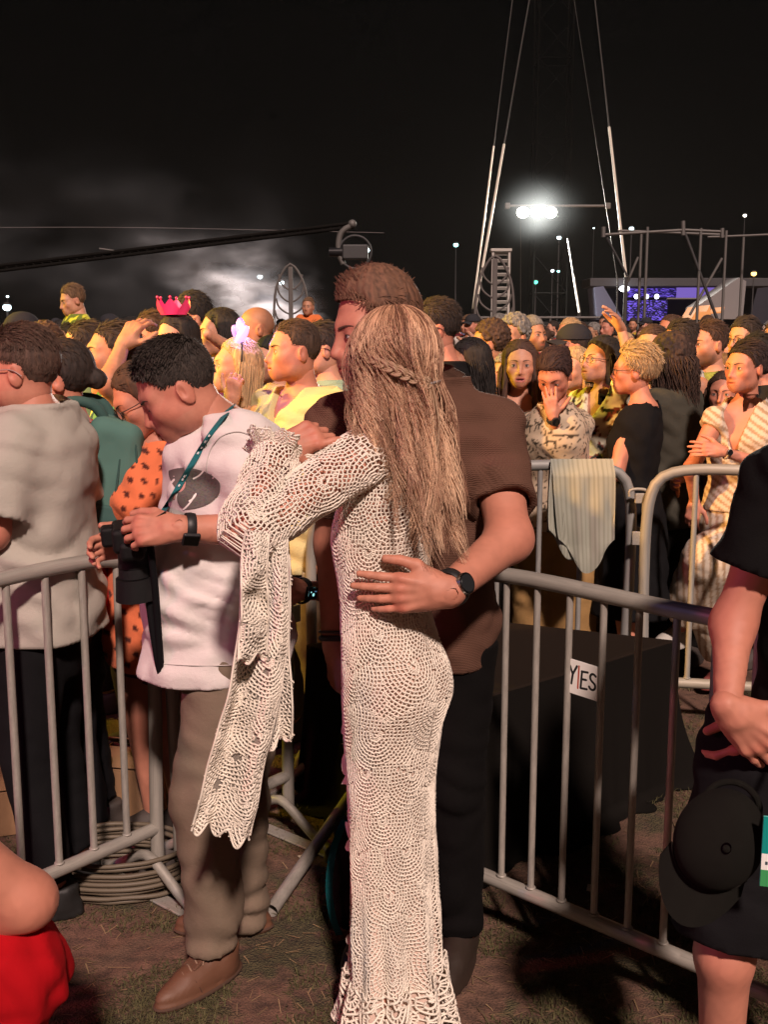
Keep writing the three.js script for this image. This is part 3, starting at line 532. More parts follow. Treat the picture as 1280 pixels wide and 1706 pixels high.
// ================================================================ the ground
function groundTextures() {
  const n = 1024, d = new Uint8Array(n * n * 4), e = new Uint8Array(n * n * 4); seed(9);
  const wrapN = (x, y, f, s) => { // tileable value from four blended noise reads
    const u = x / n, v = y / n, a = noise(u * f, v * f, s), b = noise((u - 1) * f, v * f, s), c = noise(u * f, (v - 1) * f, s), g = noise((u - 1) * f, (v - 1) * f, s);
    return lerp(lerp(a, b, u), lerp(c, g, u), v); };
  for (let y = 0; y < n; y++) for (let x = 0; x < n; x++) {
    const p = wrapN(x, y, 7, 1) + 0.5 * wrapN(x, y, 19, 2), q = wrapN(x, y, 60, 3), r = rnd(), grass = smoothstep(p + q * 0.5, -0.05, 0.30), s = 0.8 + q * 0.5 + (r - 0.5) * 0.7, i = (y * n + x) * 4;
    const dirt = [0.150, 0.078, 0.050], gr = [0.085, 0.068, 0.030];
    for (let c = 0; c < 3; c++) d[i + c] = 255 * Math.pow(clamp(lerp(dirt[c], gr[c], grass) * s, 0, 1), 1 / 2.2);
    d[i + 3] = 255; e[i] = e[i + 1] = e[i + 2] = 255 * clamp(0.45 + q * 0.5 + (r - 0.5) * 0.6 * (0.4 + grass), 0, 1); e[i + 3] = 255;
  }
  const mk = (b, srgb) => { const t = new THREE.DataTexture(b, n, n); t.wrapS = t.wrapT = THREE.RepeatWrapping; t.magFilter = THREE.LinearFilter; if (srgb) t.colorSpace = THREE.SRGBColorSpace; t.repeat.set(1 / 2.6, 1 / 2.6); t.needsUpdate = true; return t; };
  return [mk(d, true), mk(e, false)];
}
const groundY = (d) => 0.018 * clamp(d - 6, 0, 14);               // the field rises a little behind the barriers
const [dirtMap, dirtBump] = groundTextures();
{
  const g = new THREE.PlaneGeometry(500, 500, 1, 500).rotateX(-Math.PI / 2), uv = g.attributes.uv, p = g.attributes.position; for (let i = 0; i < p.count; i++) p.setY(i, groundY(-p.getZ(i)));
  g.computeVertexNormals();
  for (let i = 0; i < uv.count; i++) uv.setXY(i, p.getX(i), p.getZ(i));
  structure('ground', g, new THREE.MeshStandardMaterial({ map: dirtMap, bumpMap: dirtBump, bumpScale: 0.014, roughness: 1 }));
  // short trampled grass and dry straw near the camera
  const blade = new THREE.BufferGeometry(); blade.setAttribute('position', new THREE.BufferAttribute(new Float32Array([-0.0022, 0, 0, 0.0022, 0, 0, -0.0014, 0.5, 0.12, 0.0014, 0.5, 0.12, 0, 0.9, 0.42]), 3)); blade.setIndex([0, 1, 3, 0, 3, 2, 2, 3, 4]); blade.computeVertexNormals();
  const put = (name, label, count, mat, fn) => { const m = new THREE.InstancedMesh(blade, mat, count), M = new THREE.Matrix4(), c = new THREE.Color(); let k = 0; while (k < count) { const o = fn(); if (!o) continue; M.compose(V(o[0], o[1], o[2]), new THREE.Quaternion().setFromEuler(new THREE.Euler(o[4], o[3], 0, 'YXZ')), V(o[6] || 1, o[5], o[5])); m.setMatrixAt(k, M); m.setColorAt(k, c.setRGB(...o[7])); k++; } m.name = name; m.userData = { kind: 'stuff', label, category: 'grass' }; m.receiveShadow = true; scene.add(m); };
  seed(31);
  put('grass', 'short trampled brown green grass on the bare earth', 70000, new THREE.MeshStandardMaterial({ roughness: 0.9, side: THREE.DoubleSide }), () => {
    const z = -2.2 - 5 * rnd() ** 1.6, x = rr(-0.42, 0.42) * -z * 1.1, p = noise(x * 2.7, z * 2.7, 1) + 0.5 * noise(x * 7, z * 7, 2); if (p < -0.05 + rnd() * 0.25) return null;
    const g = rr(0.6, 1.3); return [x, 0, z, rr(0, 6.28), rr(0.2, 1.35), rr(0.012, 0.034), rr(0.5, 1.0), [0.075 * g, 0.068 * g, 0.026 * g]]; });
  put('dry_straw', 'pale dry straw scattered over the trampled earth', 2600, new THREE.MeshStandardMaterial({ roughness: 0.9, side: THREE.DoubleSide }), () => {
    const z = -2.2 - 4.5 * rnd() ** 1.4, x = rr(-0.42, 0.42) * -z * 1.1, g = rr(0.5, 1.2); return [x, 0.006, z, rr(0, 6.28), rr(1.38, 1.52), rr(0.03, 0.11), rr(0.5, 1), [0.26 * g, 0.17 * g, 0.09 * g]]; });
}
// ================================================================ steel crowd barriers
const steelTex = (() => { const n = 128, d = new Uint8Array(n * n * 4); seed(3); for (let y = 0; y < n; y++) for (let x = 0; x < n; x++) { const s = noise(x / 20, y / 20, 4), v = clamp(0.84 + 0.16 * s + 0.10 * noise(x / 7, y / 7, 8) + (noise(x / 60, y / 2.5, 3) > 0.45 ? -0.16 : 0) + (rnd() - 0.5) * 0.06, 0, 1) * 255, i = (y * n + x) * 4; d[i] = d[i + 1] = d[i + 2] = v; d[i + 3] = 255; } const t = new THREE.DataTexture(d, n, n); t.wrapS = t.wrapT = THREE.RepeatWrapping; t.magFilter = THREE.LinearFilter; t.repeat.set(3, 1); t.needsUpdate = true; return t; })();
const steel = new THREE.MeshStandardMaterial({ color: lin(0.40, 0.375, 0.33), map: steelTex, metalness: 0.25, roughness: 0.5, bumpMap: steelTex, bumpScale: 0.0003 });
const paleSteel = new THREE.MeshStandardMaterial({ color: lin(0.32, 0.32, 0.30), map: steelTex, metalness: 0.25, roughness: 0.6 });
// Own frame: x along the barrier from 0 to len, the panel in the plane z = 0, feet across it.
function barrier(label, from, towards, len, o = {}) {
  const g = thing('crowd_barrier', label, 'barrier', [from[0], 0, from[1]], o.group), mat = o.mat || steel, top = o.top ?? 1.08, low = o.low ?? 0.21, r = o.r ?? 0.021;
  g.rotation.y = Math.atan2(-(towards[1] - from[1]), towards[0] - from[0]);
  const c = 0.13; part('frame', pipe([V(0, low - 0.12, 0), V(0, low, 0), V(0, top - c, 0), V(c * 0.3, top - c * 0.3, 0), V(c, top, 0), V(len * 0.33, top, 0), V(len * 0.66, top, 0), V(len - c, top, 0), V(len - c * 0.3, top - c * 0.3, 0), V(len, top - c, 0), V(len, low, 0), V(len, low - 0.12, 0)], r, 90, 14), mat, g);
  part('bottom_rail', rodGeo(V(0, low, 0), V(len, low, 0), r * 0.95), mat, g);
  const sp = o.space ?? 0.094, n = Math.floor((len - 0.04) / sp), bar = rodGeo(V(0, low + 0.012, 0), V(0, top - 0.012, 0), o.bar ?? 0.0095, 10), w = new THREE.TorusGeometry(o.bar ?? 0.0105, 0.004, 6, 12).rotateX(Math.PI / 2);
  for (let i = 1; i <= n; i++) { const b = part('bar', bar, mat, g); b.position.x = (o.first ?? sp) + (i - 1) * sp; if (b.position.x > len - 0.05) { g.remove(b); break; } const k = part('weld', w, mat, b); k.position.y = low + r; }
  for (const x of o.feet || [0.04, len - 0.04]) {
    part('foot', pipe([V(x, 0.02, -0.34), V(x, 0.035, -0.2), V(x, low - 0.12 + 0.04, -0.02), V(x, low - 0.12 + 0.04, 0.02), V(x, 0.035, 0.2), V(x, 0.02, 0.34)], 0.0165, 24, 10), mat, g);
    part('foot_plate', new RoundedBoxGeometry(0.05, 0.008, 0.62, 1, 0.003).translate(x, 0.008, 0), mat, g);
  }
  for (const x of [0, len]) part('hook_bracket', new RoundedBoxGeometry(0.075, 0.06, 0.012, 2, 0.003).translate(x + (x ? 0.03 : -0.03), top - 0.3, 0), mat, g);
  return g;
}
const A1 = at(838, 963, 2.83), B1 = at(1170, 1025, 2.44);
barrier('grey steel crowd barrier with a YES card, running right of the embracing couple', [A1.x - (B1.x - A1.x) / A1.distanceTo(B1) * 0.2, A1.z - (B1.z - A1.z) / A1.distanceTo(B1) * 0.2], [B1.x, B1.z], 2.3, { space: 0.0998, first: 0.114, feet: [1.3, 2.26] });
const A2 = [-0.708, -3.16], dirL = [-0.234 / 0.365, 0.28 / 0.365];
barrier('steel crowd barrier in front of the man in the grey tee', A2, [A2[0] + dirL[0], A2[1] + dirL[1]], 2.1, { space: 0.118, first: 0.112, bar: 0.011 });
barrier('narrow steel barrier behind the photographer with the camera', [-0.645, -3.2], [-0.34, -3.56], 0.48, { space: 0.12 });
barrier('steel barrier standing directly behind the embracing couple', [-0.27, -3.98], [0.22, -3.30], 0.85, { space: 0.14, top: 1.1 });
const A3 = at(1052, 778, 4.74), A3b = at(800, 774, 4.74), A4 = at(1085, 787, 4.62), A4b = at(1290, 790, 4.52);
barrier('pale steel barrier with a towel hung over it, crowd leaning on it', [A3.x, A3.z], [A3b.x, A3b.z], 2.1, { top: 1.15, mat: paleSteel, space: 0.185, first: 0.215, r: 0.024, bar: 0.012 });
barrier('pale steel barrier under the arms of the woman in striped dress', [A4.x, A4.z], [A4b.x, A4b.z], 2.1, { top: 1.15, mat: paleSteel, space: 0.18, first: 0.19, r: 0.024, bar: 0.012 });
// the loose prop at the foot of the barrier behind the couple
{ const a = at(452, 1522, 3.0), b = at(600, 1345, 3.72); a.y = 0.022; b.y = 0.12; const m = part('steel_tube', rodGeo(a, b, 0.021, 14), steel); tag(m, 'loose slanting steel tube on the grass between photographer and couple', 'tube'); }
// latch with its hook and pin between the two pale barriers
{ const p = at(1072, 830, 4.66), g = thing('barrier_latch', 'small pale steel latch joining the two pale barriers', 'latch', [p.x, p.y, p.z]); part('plate', new RoundedBoxGeometry(0.07, 0.045, 0.02, 2, 0.004), paleSteel, g); part('hook', pipe([V(-0.06, 0.01, 0.012), V(-0.06, 0.035, 0.012), V(0.0, 0.04, 0.012), V(0.02, 0.03, 0.012)], 0.007, 12, 8), paleSteel, g); part('pin', rodGeo(V(0, -0.02, 0.012), V(0, -0.075, 0.012), 0.006, 8), paleSteel, g); }
// ================================================================ the draped platform and the YES card
const blackDrape = new THREE.MeshPhysicalMaterial({ color: lin(0.007, 0.006, 0.005), specularIntensity: 0.2, roughness: 0.85, bumpMap: weave, bumpScale: 0.001 });
{
  const C = [[1.10, -3.97], [0.22, -3.24], [-0.28, -3.92], [0.43, -4.26]], g = thing('draped_platform', 'low stage riser draped in black cloth behind the barrier', 'platform', [0.4, 0, -3.8]), h = 0.58;
  const P = (t) => { const q = (t % 1 + 1) % 1 * 4, i = Math.floor(q) % 4, f = q - Math.floor(q), a = C[i], b = C[(i + 1) % 4]; return [lerp(a[0], b[0], f) - 0.4, lerp(a[1], b[1], f) + 3.8]; };
  const top = new THREE.Shape(); C.forEach((c, i) => (i ? top.lineTo(c[0] - 0.4, -(c[1] + 3.8)) : top.moveTo(c[0] - 0.4, -(c[1] + 3.8))));
  part('deck', new THREE.ExtrudeGeometry(top, { depth: 0.05, bevelEnabled: true, bevelSize: 0.006, bevelThickness: 0.006, bevelSegments: 2 }).rotateX(-Math.PI / 2).translate(0, h - 0.056, 0), dull(0.016, 0.011, 0.008, 0.9, 0.2), g);
  const mx = (C[0][0] + C[2][0]) / 2 - 0.4, mz = (C[0][1] + C[2][1]) / 2 + 3.8;
  const skirt = new Builder().sheet(320, 26, (u, v) => {
    const p = P(u), dx = p[0] - mx, dz = p[1] - mz, L = Math.hypot(dx, dz), w = noise(u * 34, 2, v * 0.6) * 0.6 + noise(u * 80, 5, v * 1.5) * 0.25, out = 0.012 + v ** 1.5 * (0.05 + 0.06 * w) + (v > 0.93 ? (v - 0.93) * 1.6 * (0.6 + w) : 0);
    const spread = Math.exp(-(((u < 0.5 ? u : u - 1) / 0.018) ** 2)) * v ** 3 * 0.12;
    return [p[0] + dx / L * (out + spread), Math.max(0.006 + 0.01 * Math.abs(w), h - 0.004 - v * h * 1.03), p[1] + dz / L * (out + spread)];
  }); part('cloth_skirt', skirt.geo(), blackDrape, g);
}
{
  const W = 256, cv = document.createElement('canvas'); cv.width = W; cv.height = W; const x = cv.getContext('2d'); x.fillStyle = '#f1ece6'; x.fillRect(0, 0, W, W); x.lineCap = 'round'; x.lineJoin = 'round'; x.strokeStyle = '#141212'; x.lineWidth = 17;
  const st = (...p) => { x.beginPath(); p.forEach((q, i) => (i ? x.lineTo(q[0], q[1]) : x.moveTo(q[0], q[1]))); x.stroke(); };
  st([18, 48], [46, 108]); st([76, 40], [46, 108], [40, 182]); st([120, 66], [118, 196]); st([118, 68], [166, 62]); st([119, 126], [158, 122]); st([118, 196], [168, 190]);
  x.beginPath(); x.moveTo(232, 74); x.bezierCurveTo(210, 48, 182, 70, 190, 98); x.bezierCurveTo(198, 130, 240, 122, 234, 160); x.bezierCurveTo(226, 192, 194, 186, 186, 164); x.stroke();
  x.strokeStyle = '#b4523c'; x.lineWidth = 13; st([93, 34], [95, 204]);
  const t = new THREE.CanvasTexture(cv); t.colorSpace = THREE.SRGBColorSpace;
  const a = at(947, 1102, 2.685), b = at(999, 1108, 2.62), w = a.distanceTo(b), g = thing('yes_card', 'white handwritten YES card fixed between the bars of the right barrier', 'card', [(a.x + b.x) / 2, 0.82, (a.z + b.z) / 2]);
  const top = at(972, 1103, 2.655).y, low = at(972, 1160, 2.655).y; g.position.y = (top + low) / 2; g.rotation.y = Math.atan2(-(b.z - a.z), b.x - a.x); g.rotation.z = -0.05;
  part('sheet', new RoundedBoxGeometry(w * 1.02, top - low, 0.003, 1, 0.001), std(0.72, 0.69, 0.66, 0.8), g);
  part('print', new THREE.PlaneGeometry(w * 1.0, (top - low) * 0.98).translate(0, 0, 0.0022), new THREE.MeshStandardMaterial({ map: t, roughness: 0.85 }), g);
}
// ================================================================ things on the ground behind the left barrier
const cardboard = std(0.30, 0.17, 0.085, 0.95, { bumpMap: weave, bumpScale: 0.002 });
function flapBox(label, p, w, h, d, ry) {
  const g = thing('cardboard_box', label, 'box', [p[0], 0, p[1]]); g.rotation.y = ry;
  for (const [sx, sz, a, b] of [[w / 2, 0, 0.006, d], [-w / 2, 0, 0.006, d], [0, d / 2, w - 0.012, 0.006], [0, -d / 2, w - 0.012, 0.006]]) part('side', new RoundedBoxGeometry(a, h, b, 1, 0.002).translate(sx, h / 2 + 0.004, sz), cardboard, g);
  part('lid_flap', new RoundedBoxGeometry(w, 0.005, d * 0.52, 1, 0.002).translate(0, 0, d * 0.26).rotateX(-0.5).translate(0, h + 0.008, -d / 2), cardboard, g);
  part('lid_flap', new RoundedBoxGeometry(w, 0.005, d * 0.52, 1, 0.002).translate(0, 0, -d * 0.26).rotateX(0.22).translate(0, h + 0.01, d / 2), cardboard, g);
  return g;
}
{ const a = at(75, 1390, 3.7), b = at(228, 1400, 3.75); flapBox('open brown cardboard box behind the leftmost barrier bars', [a.x - 0.05, a.z], 0.42, 0.16, 0.3, 0.35); flapBox('smaller brown cardboard box beside the barrier end post', [b.x, b.z], 0.28, 0.2, 0.24, -0.2); }
{
  const c = at(200, 1495, 3.2), g = thing('coiled_cable', 'coiled grey cable in a heap under the left barrier', 'cable', [c.x, 0, c.z]), mat = std(0.12, 0.095, 0.065, 0.6); seed(8);
  for (let k = 0; k < 9; k++) { const pts = [], r = 0.14 + rr(-0.01, 0.02) , y = 0.012 + k * 0.0155; for (let i = 0; i <= 24; i++) { const a = i / 24 * 6.283; pts.push(V(Math.cos(a) * r * 1.5 + noise(a, k, 1) * 0.012, y + noise(a * 2, k, 5) * 0.006, Math.sin(a) * r + noise(a, k, 2) * 0.012)); } part('cable_loop', new THREE.TubeGeometry(new THREE.CatmullRomCurve3(pts, true), 48, 0.0075, 6, true), mat, g); }
}
// ================================================================ far structures against the night sky
const darkMetal = new THREE.MeshStandardMaterial({ color: lin(0.05, 0.05, 0.052), metalness: 0.4, roughness: 0.6 });
const greyMetal = new THREE.MeshStandardMaterial({ color: lin(0.12, 0.115, 0.11), metalness: 0.3, roughness: 0.6 });
function lamp(label, px, py, depth, r, color, power, group) {       // a distant street lamp on its pole
  const p = at(px, py, depth), g = thing('street_lamp', label, 'street lamp', [p.x, 0, p.z], group);
  part('pole', new THREE.CylinderGeometry(r * 0.22, r * 0.4, p.y, 8).translate(0, p.y / 2 - r, 0), darkMetal, g);
  part('lamp_head', new THREE.SphereGeometry(r * 1.05, 12, 8, 0, 6.2832, 0, 1.3).translate(0, p.y + r * 0.25, 0), darkMetal, g);
  const m = new THREE.MeshStandardMaterial({ color: 0x000000, emissive: new THREE.Color(...color), emissiveIntensity: power }); part('lamp_bulb', new THREE.SphereGeometry(r, 14, 10).scale(1, 0.85, 1).translate(0, p.y, 0), m, g);
  return g;
}
const cold = [0.75, 0.95, 1], warmW = [1, 0.93, 0.82], teal = [0.35, 0.9, 0.85];
lamp('large glaring street lamp at the far left edge', 11, 512, 60, 0.22, cold, 9);
lamp('small street lamp just above the glaring one at far left', 12, 494, 80, 0.10, cold, 6);
lamp('white street lamp shining through the smoke', 433, 461, 55, 0.13, cold, 8);
lamp('pale street lamp left of the leaf ornament beside the smoke', 469, 471, 55, 0.13, cold, 7);
lamp('white street lamp right under the camera crane head', 612, 417, 70, 0.15, cold, 7);
lamp('tiny street lamp left of the tall cable bundle', 760, 408, 80, 0.17, teal, 7);
lamp('tiny street lamp just below the mast floodlights', 932, 396, 80, 0.16, cold, 6);
lamp('small twin lamp low behind the mast, left one', 921, 451, 80, 0.13, cold, 5);
lamp('small twin lamp low behind the mast, right one', 931, 452, 80, 0.11, teal, 4);
lamp('green traffic light low left of the mast foot', 893, 470, 80, 0.16, [0.1, 0.9, 0.6], 4);
lamp('small lamp left of the scaffold beam by the bright cable', 1053, 381, 80, 0.17, cold, 7);
lamp('tiny lamp between floodlights and scaffold top', 990, 380, 90, 0.07, cold, 5);
lamp('small lamp high above the right end of the scaffold', 1242, 359, 80, 0.13, warmW, 6);
lamp('yellow street lamp right of the scaffold above the crowd', 1257, 456, 70, 0.17, [1, 0.6, 0.15], 5);
lamp('teal lamp low left of the purple stage', 1019, 498, 75, 0.15, teal, 4);
// lattice mast with its floodlights and guy wires
{
  const D = 60, p = at(912, 530, D), g = thing('lattice_mast', 'tall dark lattice mast carrying three glaring floodlights', 'mast', [p.x, 0, p.z]), H = 32, w = 0.9;
  const legs = [[-w, -w], [w, -w], [w, w], [-w, w]]; const mat = dull(0.004, 0.004, 0.004, 1, 0.05);
  for (const [x, z] of legs) part('mast_leg', rodGeo(V(x, 0, z), V(x, H, z), 0.045, 6), mat, g);
  for (let k = 0; k < 16; k++) for (let s = 0; s < 4; s++) { const a = legs[s], b = legs[(s + 1) % 4], y = k * 2; part('brace', rodGeo(V(a[0], y, a[1]), V(b[0], y + 2, b[1]), 0.02, 5), mat, g); if (k % 2 === 0) part('brace', rodGeo(V(a[0], y, a[1]), V(b[0], y, b[1]), 0.02, 5), mat, g); }
  const arm = at(912, 347, D).y; part('cross_arm', rodGeo(V(-2.4, arm, w + 0.2), V(2.9, arm, w + 0.2), 0.07, 8), greyMetal, g);
  for (const s of [-2.4, 2.9]) part('arm_end', new RoundedBoxGeometry(0.28, 0.3, 0.3, 2, 0.04).translate(s, arm, w + 0.2), greyMetal, g);
  for (const px of [872, 895, 918]) {
    const q = at(px, 354, D - 1.3), f = new THREE.Group(); f.name = 'floodlight'; f.position.set(q.x - p.x, q.y, q.z - p.z); g.add(f); f.rotation.x = 0.16;
    part('housing', new RoundedBoxGeometry(0.66, 0.56, 0.3, 2, 0.05).translate(0, 0, -0.17), darkMetal, f);
    part('lamp_glass', new THREE.SphereGeometry(0.34, 24, 12, 0, 6.2832, 0, 1.57).scale(1, 0.4, 0.85).rotateX(Math.PI / 2), new THREE.MeshStandardMaterial({ color: 0x000000, emissive: lin(1, 0.94, 0.82), emissiveIntensity: 18 }), f);
    const s = new THREE.SpotLight(lin(1, 0.94, 0.82), 1500, 0, 1.45, 0.4); s.position.set(q.x, q.y, q.z + 0.35); s.target.position.set(q.x, 0, q.z + 16); s.castShadow = true; s.shadow.radius = 14; s.name = 'floodlight_beam'; scene.add(s, s.target);
  }
  const wire = (label, a, b, r, lit) => { const A = at(...a), B = at(...b), q = thing('guy_wire', label, 'wire', [0, 0, 0]); const K = A.clone().lerp(B, lit === bright ? 0.42 : 0.02), m = part('wire', rodGeo(K, B, r * 0.6, 6), mid, q); part('painted_lit_stretch', rodGeo(A, K, r, 6), lit, q); if (A.y < 6) part('ground_anchor', rodGeo(V(A.x, 0, A.z), A, r * 1.4, 6), darkMetal, q); return m; };  // pale lower stretch of wire: lamplight put into its colour
  const bright = new THREE.MeshStandardMaterial({ color: lin(0.62, 0.58, 0.5), metalness: 0.2, roughness: 0.6 }), mid = new THREE.MeshStandardMaterial({ color: lin(0.05, 0.048, 0.045), metalness: 0.2, roughness: 0.6 });  // bright is the same wire with lamplight painted in
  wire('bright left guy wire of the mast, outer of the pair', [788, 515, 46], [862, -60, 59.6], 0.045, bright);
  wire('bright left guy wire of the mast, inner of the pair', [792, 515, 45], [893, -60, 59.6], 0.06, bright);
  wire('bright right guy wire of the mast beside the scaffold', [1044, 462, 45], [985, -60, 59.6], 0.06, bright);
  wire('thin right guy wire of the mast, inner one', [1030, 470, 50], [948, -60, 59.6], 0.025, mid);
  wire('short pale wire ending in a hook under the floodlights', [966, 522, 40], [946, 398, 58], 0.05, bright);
  wire('thin wire dropping from the left floodlight', [868, 522, 62], [868, 350, 61], 0.03, mid);
}
// ornaments shaped like upright feathers
function featherOrnament(label, px, top, depth, half) {
  const p = at(px, 530, depth), h = at(px, top, depth).y, g = thing('feather_ornament', label, 'ornament', [p.x, 0, p.z]), mat = new THREE.MeshStandardMaterial({ color: lin(0.10, 0.09, 0.085), roughness: 0.8 }), y0 = 1.2;
  part('stem', new RoundedBoxGeometry(0.09, h - 0.05, 0.06, 2, 0.02).translate(0, (h - 0.05) / 2, 0), mat, g);
  part('outline', pipe([V(-half, y0, 0), V(-half * 1.05, lerp(y0, h, 0.4), 0), V(-half * 0.8, lerp(y0, h, 0.8), 0), V(0, h, 0), V(half * 0.8, lerp(y0, h, 0.8), 0), V(half * 1.05, lerp(y0, h, 0.4), 0), V(half, y0, 0)], 0.025, 40, 8), mat, g);
  for (let k = 0; k < 7; k++) for (const s of [-1, 1]) { const y = y0 + (h - y0) * k / 8.2, w = half * (1.03 - Math.max(0, k / 8 - 0.3) * 0.7); part('vane', pipe([V(0, y, 0), V(s * w * 0.45, y + 0.06, 0), V(s * w * 0.85, y + 0.17, 0), V(s * w, y + 0.32, 0)], 0.02, 12, 6), mat, g); }
}
featherOrnament('grey feather shaped ornament beside the smoke', 485, 440, 22, 0.33);
featherOrnament('grey feather shaped ornament in front of the pale louvred tower', 824, 426, 20, 0.34);
{
  const p = at(833, 530, 23), h = at(833, 417, 23).y, g = thing('louvre_tower', 'pale louvred tower behind the right feather ornament', 'tower', [p.x, 0, p.z]), mat = std(0.42, 0.40, 0.37, 0.7);
  for (const s of [-0.17, 0.17]) part('post', new RoundedBoxGeometry(0.05, h, 0.2, 1, 0.01).translate(s, h / 2, 0), mat, g); part('cap', new RoundedBoxGeometry(0.44, 0.06, 0.26, 1, 0.01).translate(0, h, 0), mat, g);
  for (let y = 1.3; y < h - 0.05; y += 0.14) part('louvre', new RoundedBoxGeometry(0.29, 0.07, 0.02, 1, 0.005).rotateX(0.6).translate(0, y, 0.05), mat, g);
}
// fence behind the crowd
{ const a = at(640, 529, 26), b = at(1010, 529, 26), g = thing('dark_fence', 'low dark fence rail running behind the right crowd', 'fence', [0, 0, 0]); part('rail', rodGeo(V(a.x, a.y, a.z), V(b.x, b.y, b.z), 0.03, 8), greyMetal, g); for (let t = 0; t <= 1.001; t += 0.125) part('post', rodGeo(V(lerp(a.x, b.x, t), 0, a.z), V(lerp(a.x, b.x, t), a.y, a.z), 0.025, 6), greyMetal, g); part('screen', new RoundedBoxGeometry(b.x - a.x, a.y - 0.2, 0.02, 1, 0.005).translate((a.x + b.x) / 2, a.y / 2, a.z - 0.04), std(0.02, 0.02, 0.02), g); }
// scaffold
{
  const D = 25, g = thing('scaffold', 'steel tube scaffold frame right of the mast above the crowd', 'scaffold', [0, 0, 0]), tube = (n, a, b, r = 0.032, m = greyMetal) => part(n, rodGeo(at(...a), at(...b), r, 8), m, g);
  const base = (px, py, d) => { const q = at(px, py, d), w = at(px, 530, d); part('post', rodGeo(V(w.x, 0, w.z), V(w.x, q.y, w.z), 0.034, 8), greyMetal, g); };
  base(1074, 378, D); base(1162, 380, D); base(1064, 388, D + 2); base(1204, 384, D + 1); base(1233, 392, D + 3);
  tube('beam', [1006, 391, D], [1142, 383, D]); tube('beam', [1142, 383, D], [1206, 386, D]); tube('beam', [1030, 384, D + 0.8], [1206, 391, D + 0.8], 0.028); tube('beam', [1180, 395, D + 2], [1300, 390, D + 2], 0.026);
  tube('beam', [1006, 378, D], [1006, 395, D], 0.05); tube('beam', [1139, 368, D], [1139, 392, D], 0.05); tube('beam', [1204, 380, D], [1204, 396, D], 0.05);
  tube('brace', [1142, 388, D], [1196, 532, D], 0.036, darkMetal); tube('brace', [1204, 430, D + 1], [1150, 525, D + 1]); tube('brace', [1064, 428, D + 2], [1046, 470, D + 2]); tube('brace', [1012, 396, D], [1046, 460, D], 0.025, darkMetal);
}
// second stage far behind: roof, purple screens, side canopy
{
  const D = 70, g = thing('far_stage', 'far stage with purple lit screens and a dark roof', 'stage', [0, 0, 0]), box = (n, a, b, d, depth, m) => { const p = at(...a, d), q = at(...b, d); return part(n, new RoundedBoxGeometry(Math.abs(q.x - p.x), Math.abs(p.y - q.y), depth, 1, 0.05).translate((p.x + q.x) / 2, (p.y + q.y) / 2, -d - depth / 2), m, g); };
  const screenTex = (() => { const n = 128, d = new Uint8Array(n * n * 4); for (let y = 0; y < n; y++) for (let x = 0; x < n; x++) { const v = smoothstep(ridge(noise(x / 14, y / 14, 3)) + 0.7 * noise(x / 6, y / 6, 7), 0.25, 0.75), i = (y * n + x) * 4; d[i] = lerp(95, 12, v); d[i + 1] = lerp(72, 8, v); d[i + 2] = lerp(190, 40, v); d[i + 3] = 255; } const t = new THREE.DataTexture(d, n, n); t.colorSpace = THREE.SRGBColorSpace; t.magFilter = THREE.LinearFilter; t.needsUpdate = true; return t; })();
  const glow = new THREE.MeshStandardMaterial({ color: 0x000000, emissive: 0xffffff, emissiveMap: screenTex, emissiveIntensity: 1.6 }), violet = new THREE.MeshStandardMaterial({ color: 0x000000, emissive: lin(0.16, 0.10, 0.42), emissiveIntensity: 1.2 });
  box('roof', [984, 463], [1290, 477], D, 3, std(0.05, 0.05, 0.055)); box('screen', [1046, 480], [1128, 495], D + 1, 0.2, glow); box('screen', [1128, 479], [1192, 496], D + 1, 0.2, violet); box('screen', [1046, 500], [1112, 534], D + 1, 0.2, glow);
  box('truss_beam', [1112, 496], [1180, 499], D, 0.2, greyMetal); box('back_wall', [984, 477], [1290, 540], D + 3, 0.2, std(0.02, 0.02, 0.03));
  for (const px of [1061, 1078, 1095]) { const p = at(px, 494, D - 0.5); part('stage_lamp', new THREE.SphereGeometry(0.15, 12, 8).translate(p.x, p.y, p.z), new THREE.MeshStandardMaterial({ color: 0, emissive: lin(0.75, 0.75, 1), emissiveIntensity: 7 }), g); }
  { const p = at(1041, 481, D - 0.5); part('stage_lamp', new THREE.SphereGeometry(0.24, 12, 8).scale(1.4, 0.8, 1).translate(p.x, p.y, p.z), new THREE.MeshStandardMaterial({ color: 0, emissive: lin(0.95, 0.97, 1), emissiveIntensity: 9 }), g); }
  const tent = (name, pts, d, m) => { const s = new THREE.Shape(); pts.forEach((q, i) => { const p = at(q[0], q[1], d); i ? s.lineTo(p.x, p.y) : s.moveTo(p.x, p.y); }); return part(name, new THREE.ExtrudeGeometry(s, { depth: 2, bevelEnabled: false }).translate(0, 0, -d - 1), m, g); };
  tent('side_canopy', [[1150, 532], [1152, 512], [1222, 464], [1234, 470], [1228, 532]], 58, std(0.16, 0.155, 0.16, 0.8)); tent('side_canopy', [[985, 480], [1000, 478], [1032, 532], [990, 532]], 60, std(0.045, 0.05, 0.09, 0.8));
  const fl = new THREE.MeshStandardMaterial({ color: 0, emissive: lin(0.9, 0.32, 0.10), emissiveIntensity: 1.0 }); tent('self_lit_flag', [[1143, 532], [1156, 511], [1158, 532]], 56, fl); tent('self_lit_flag', [[1162, 532], [1174, 509], [1176, 532]], 56, fl); tent('self_lit_flag', [[1190, 521], [1198, 512], [1196, 522]], 56, fl);  // orange flags, made emissive so that they look lit
}
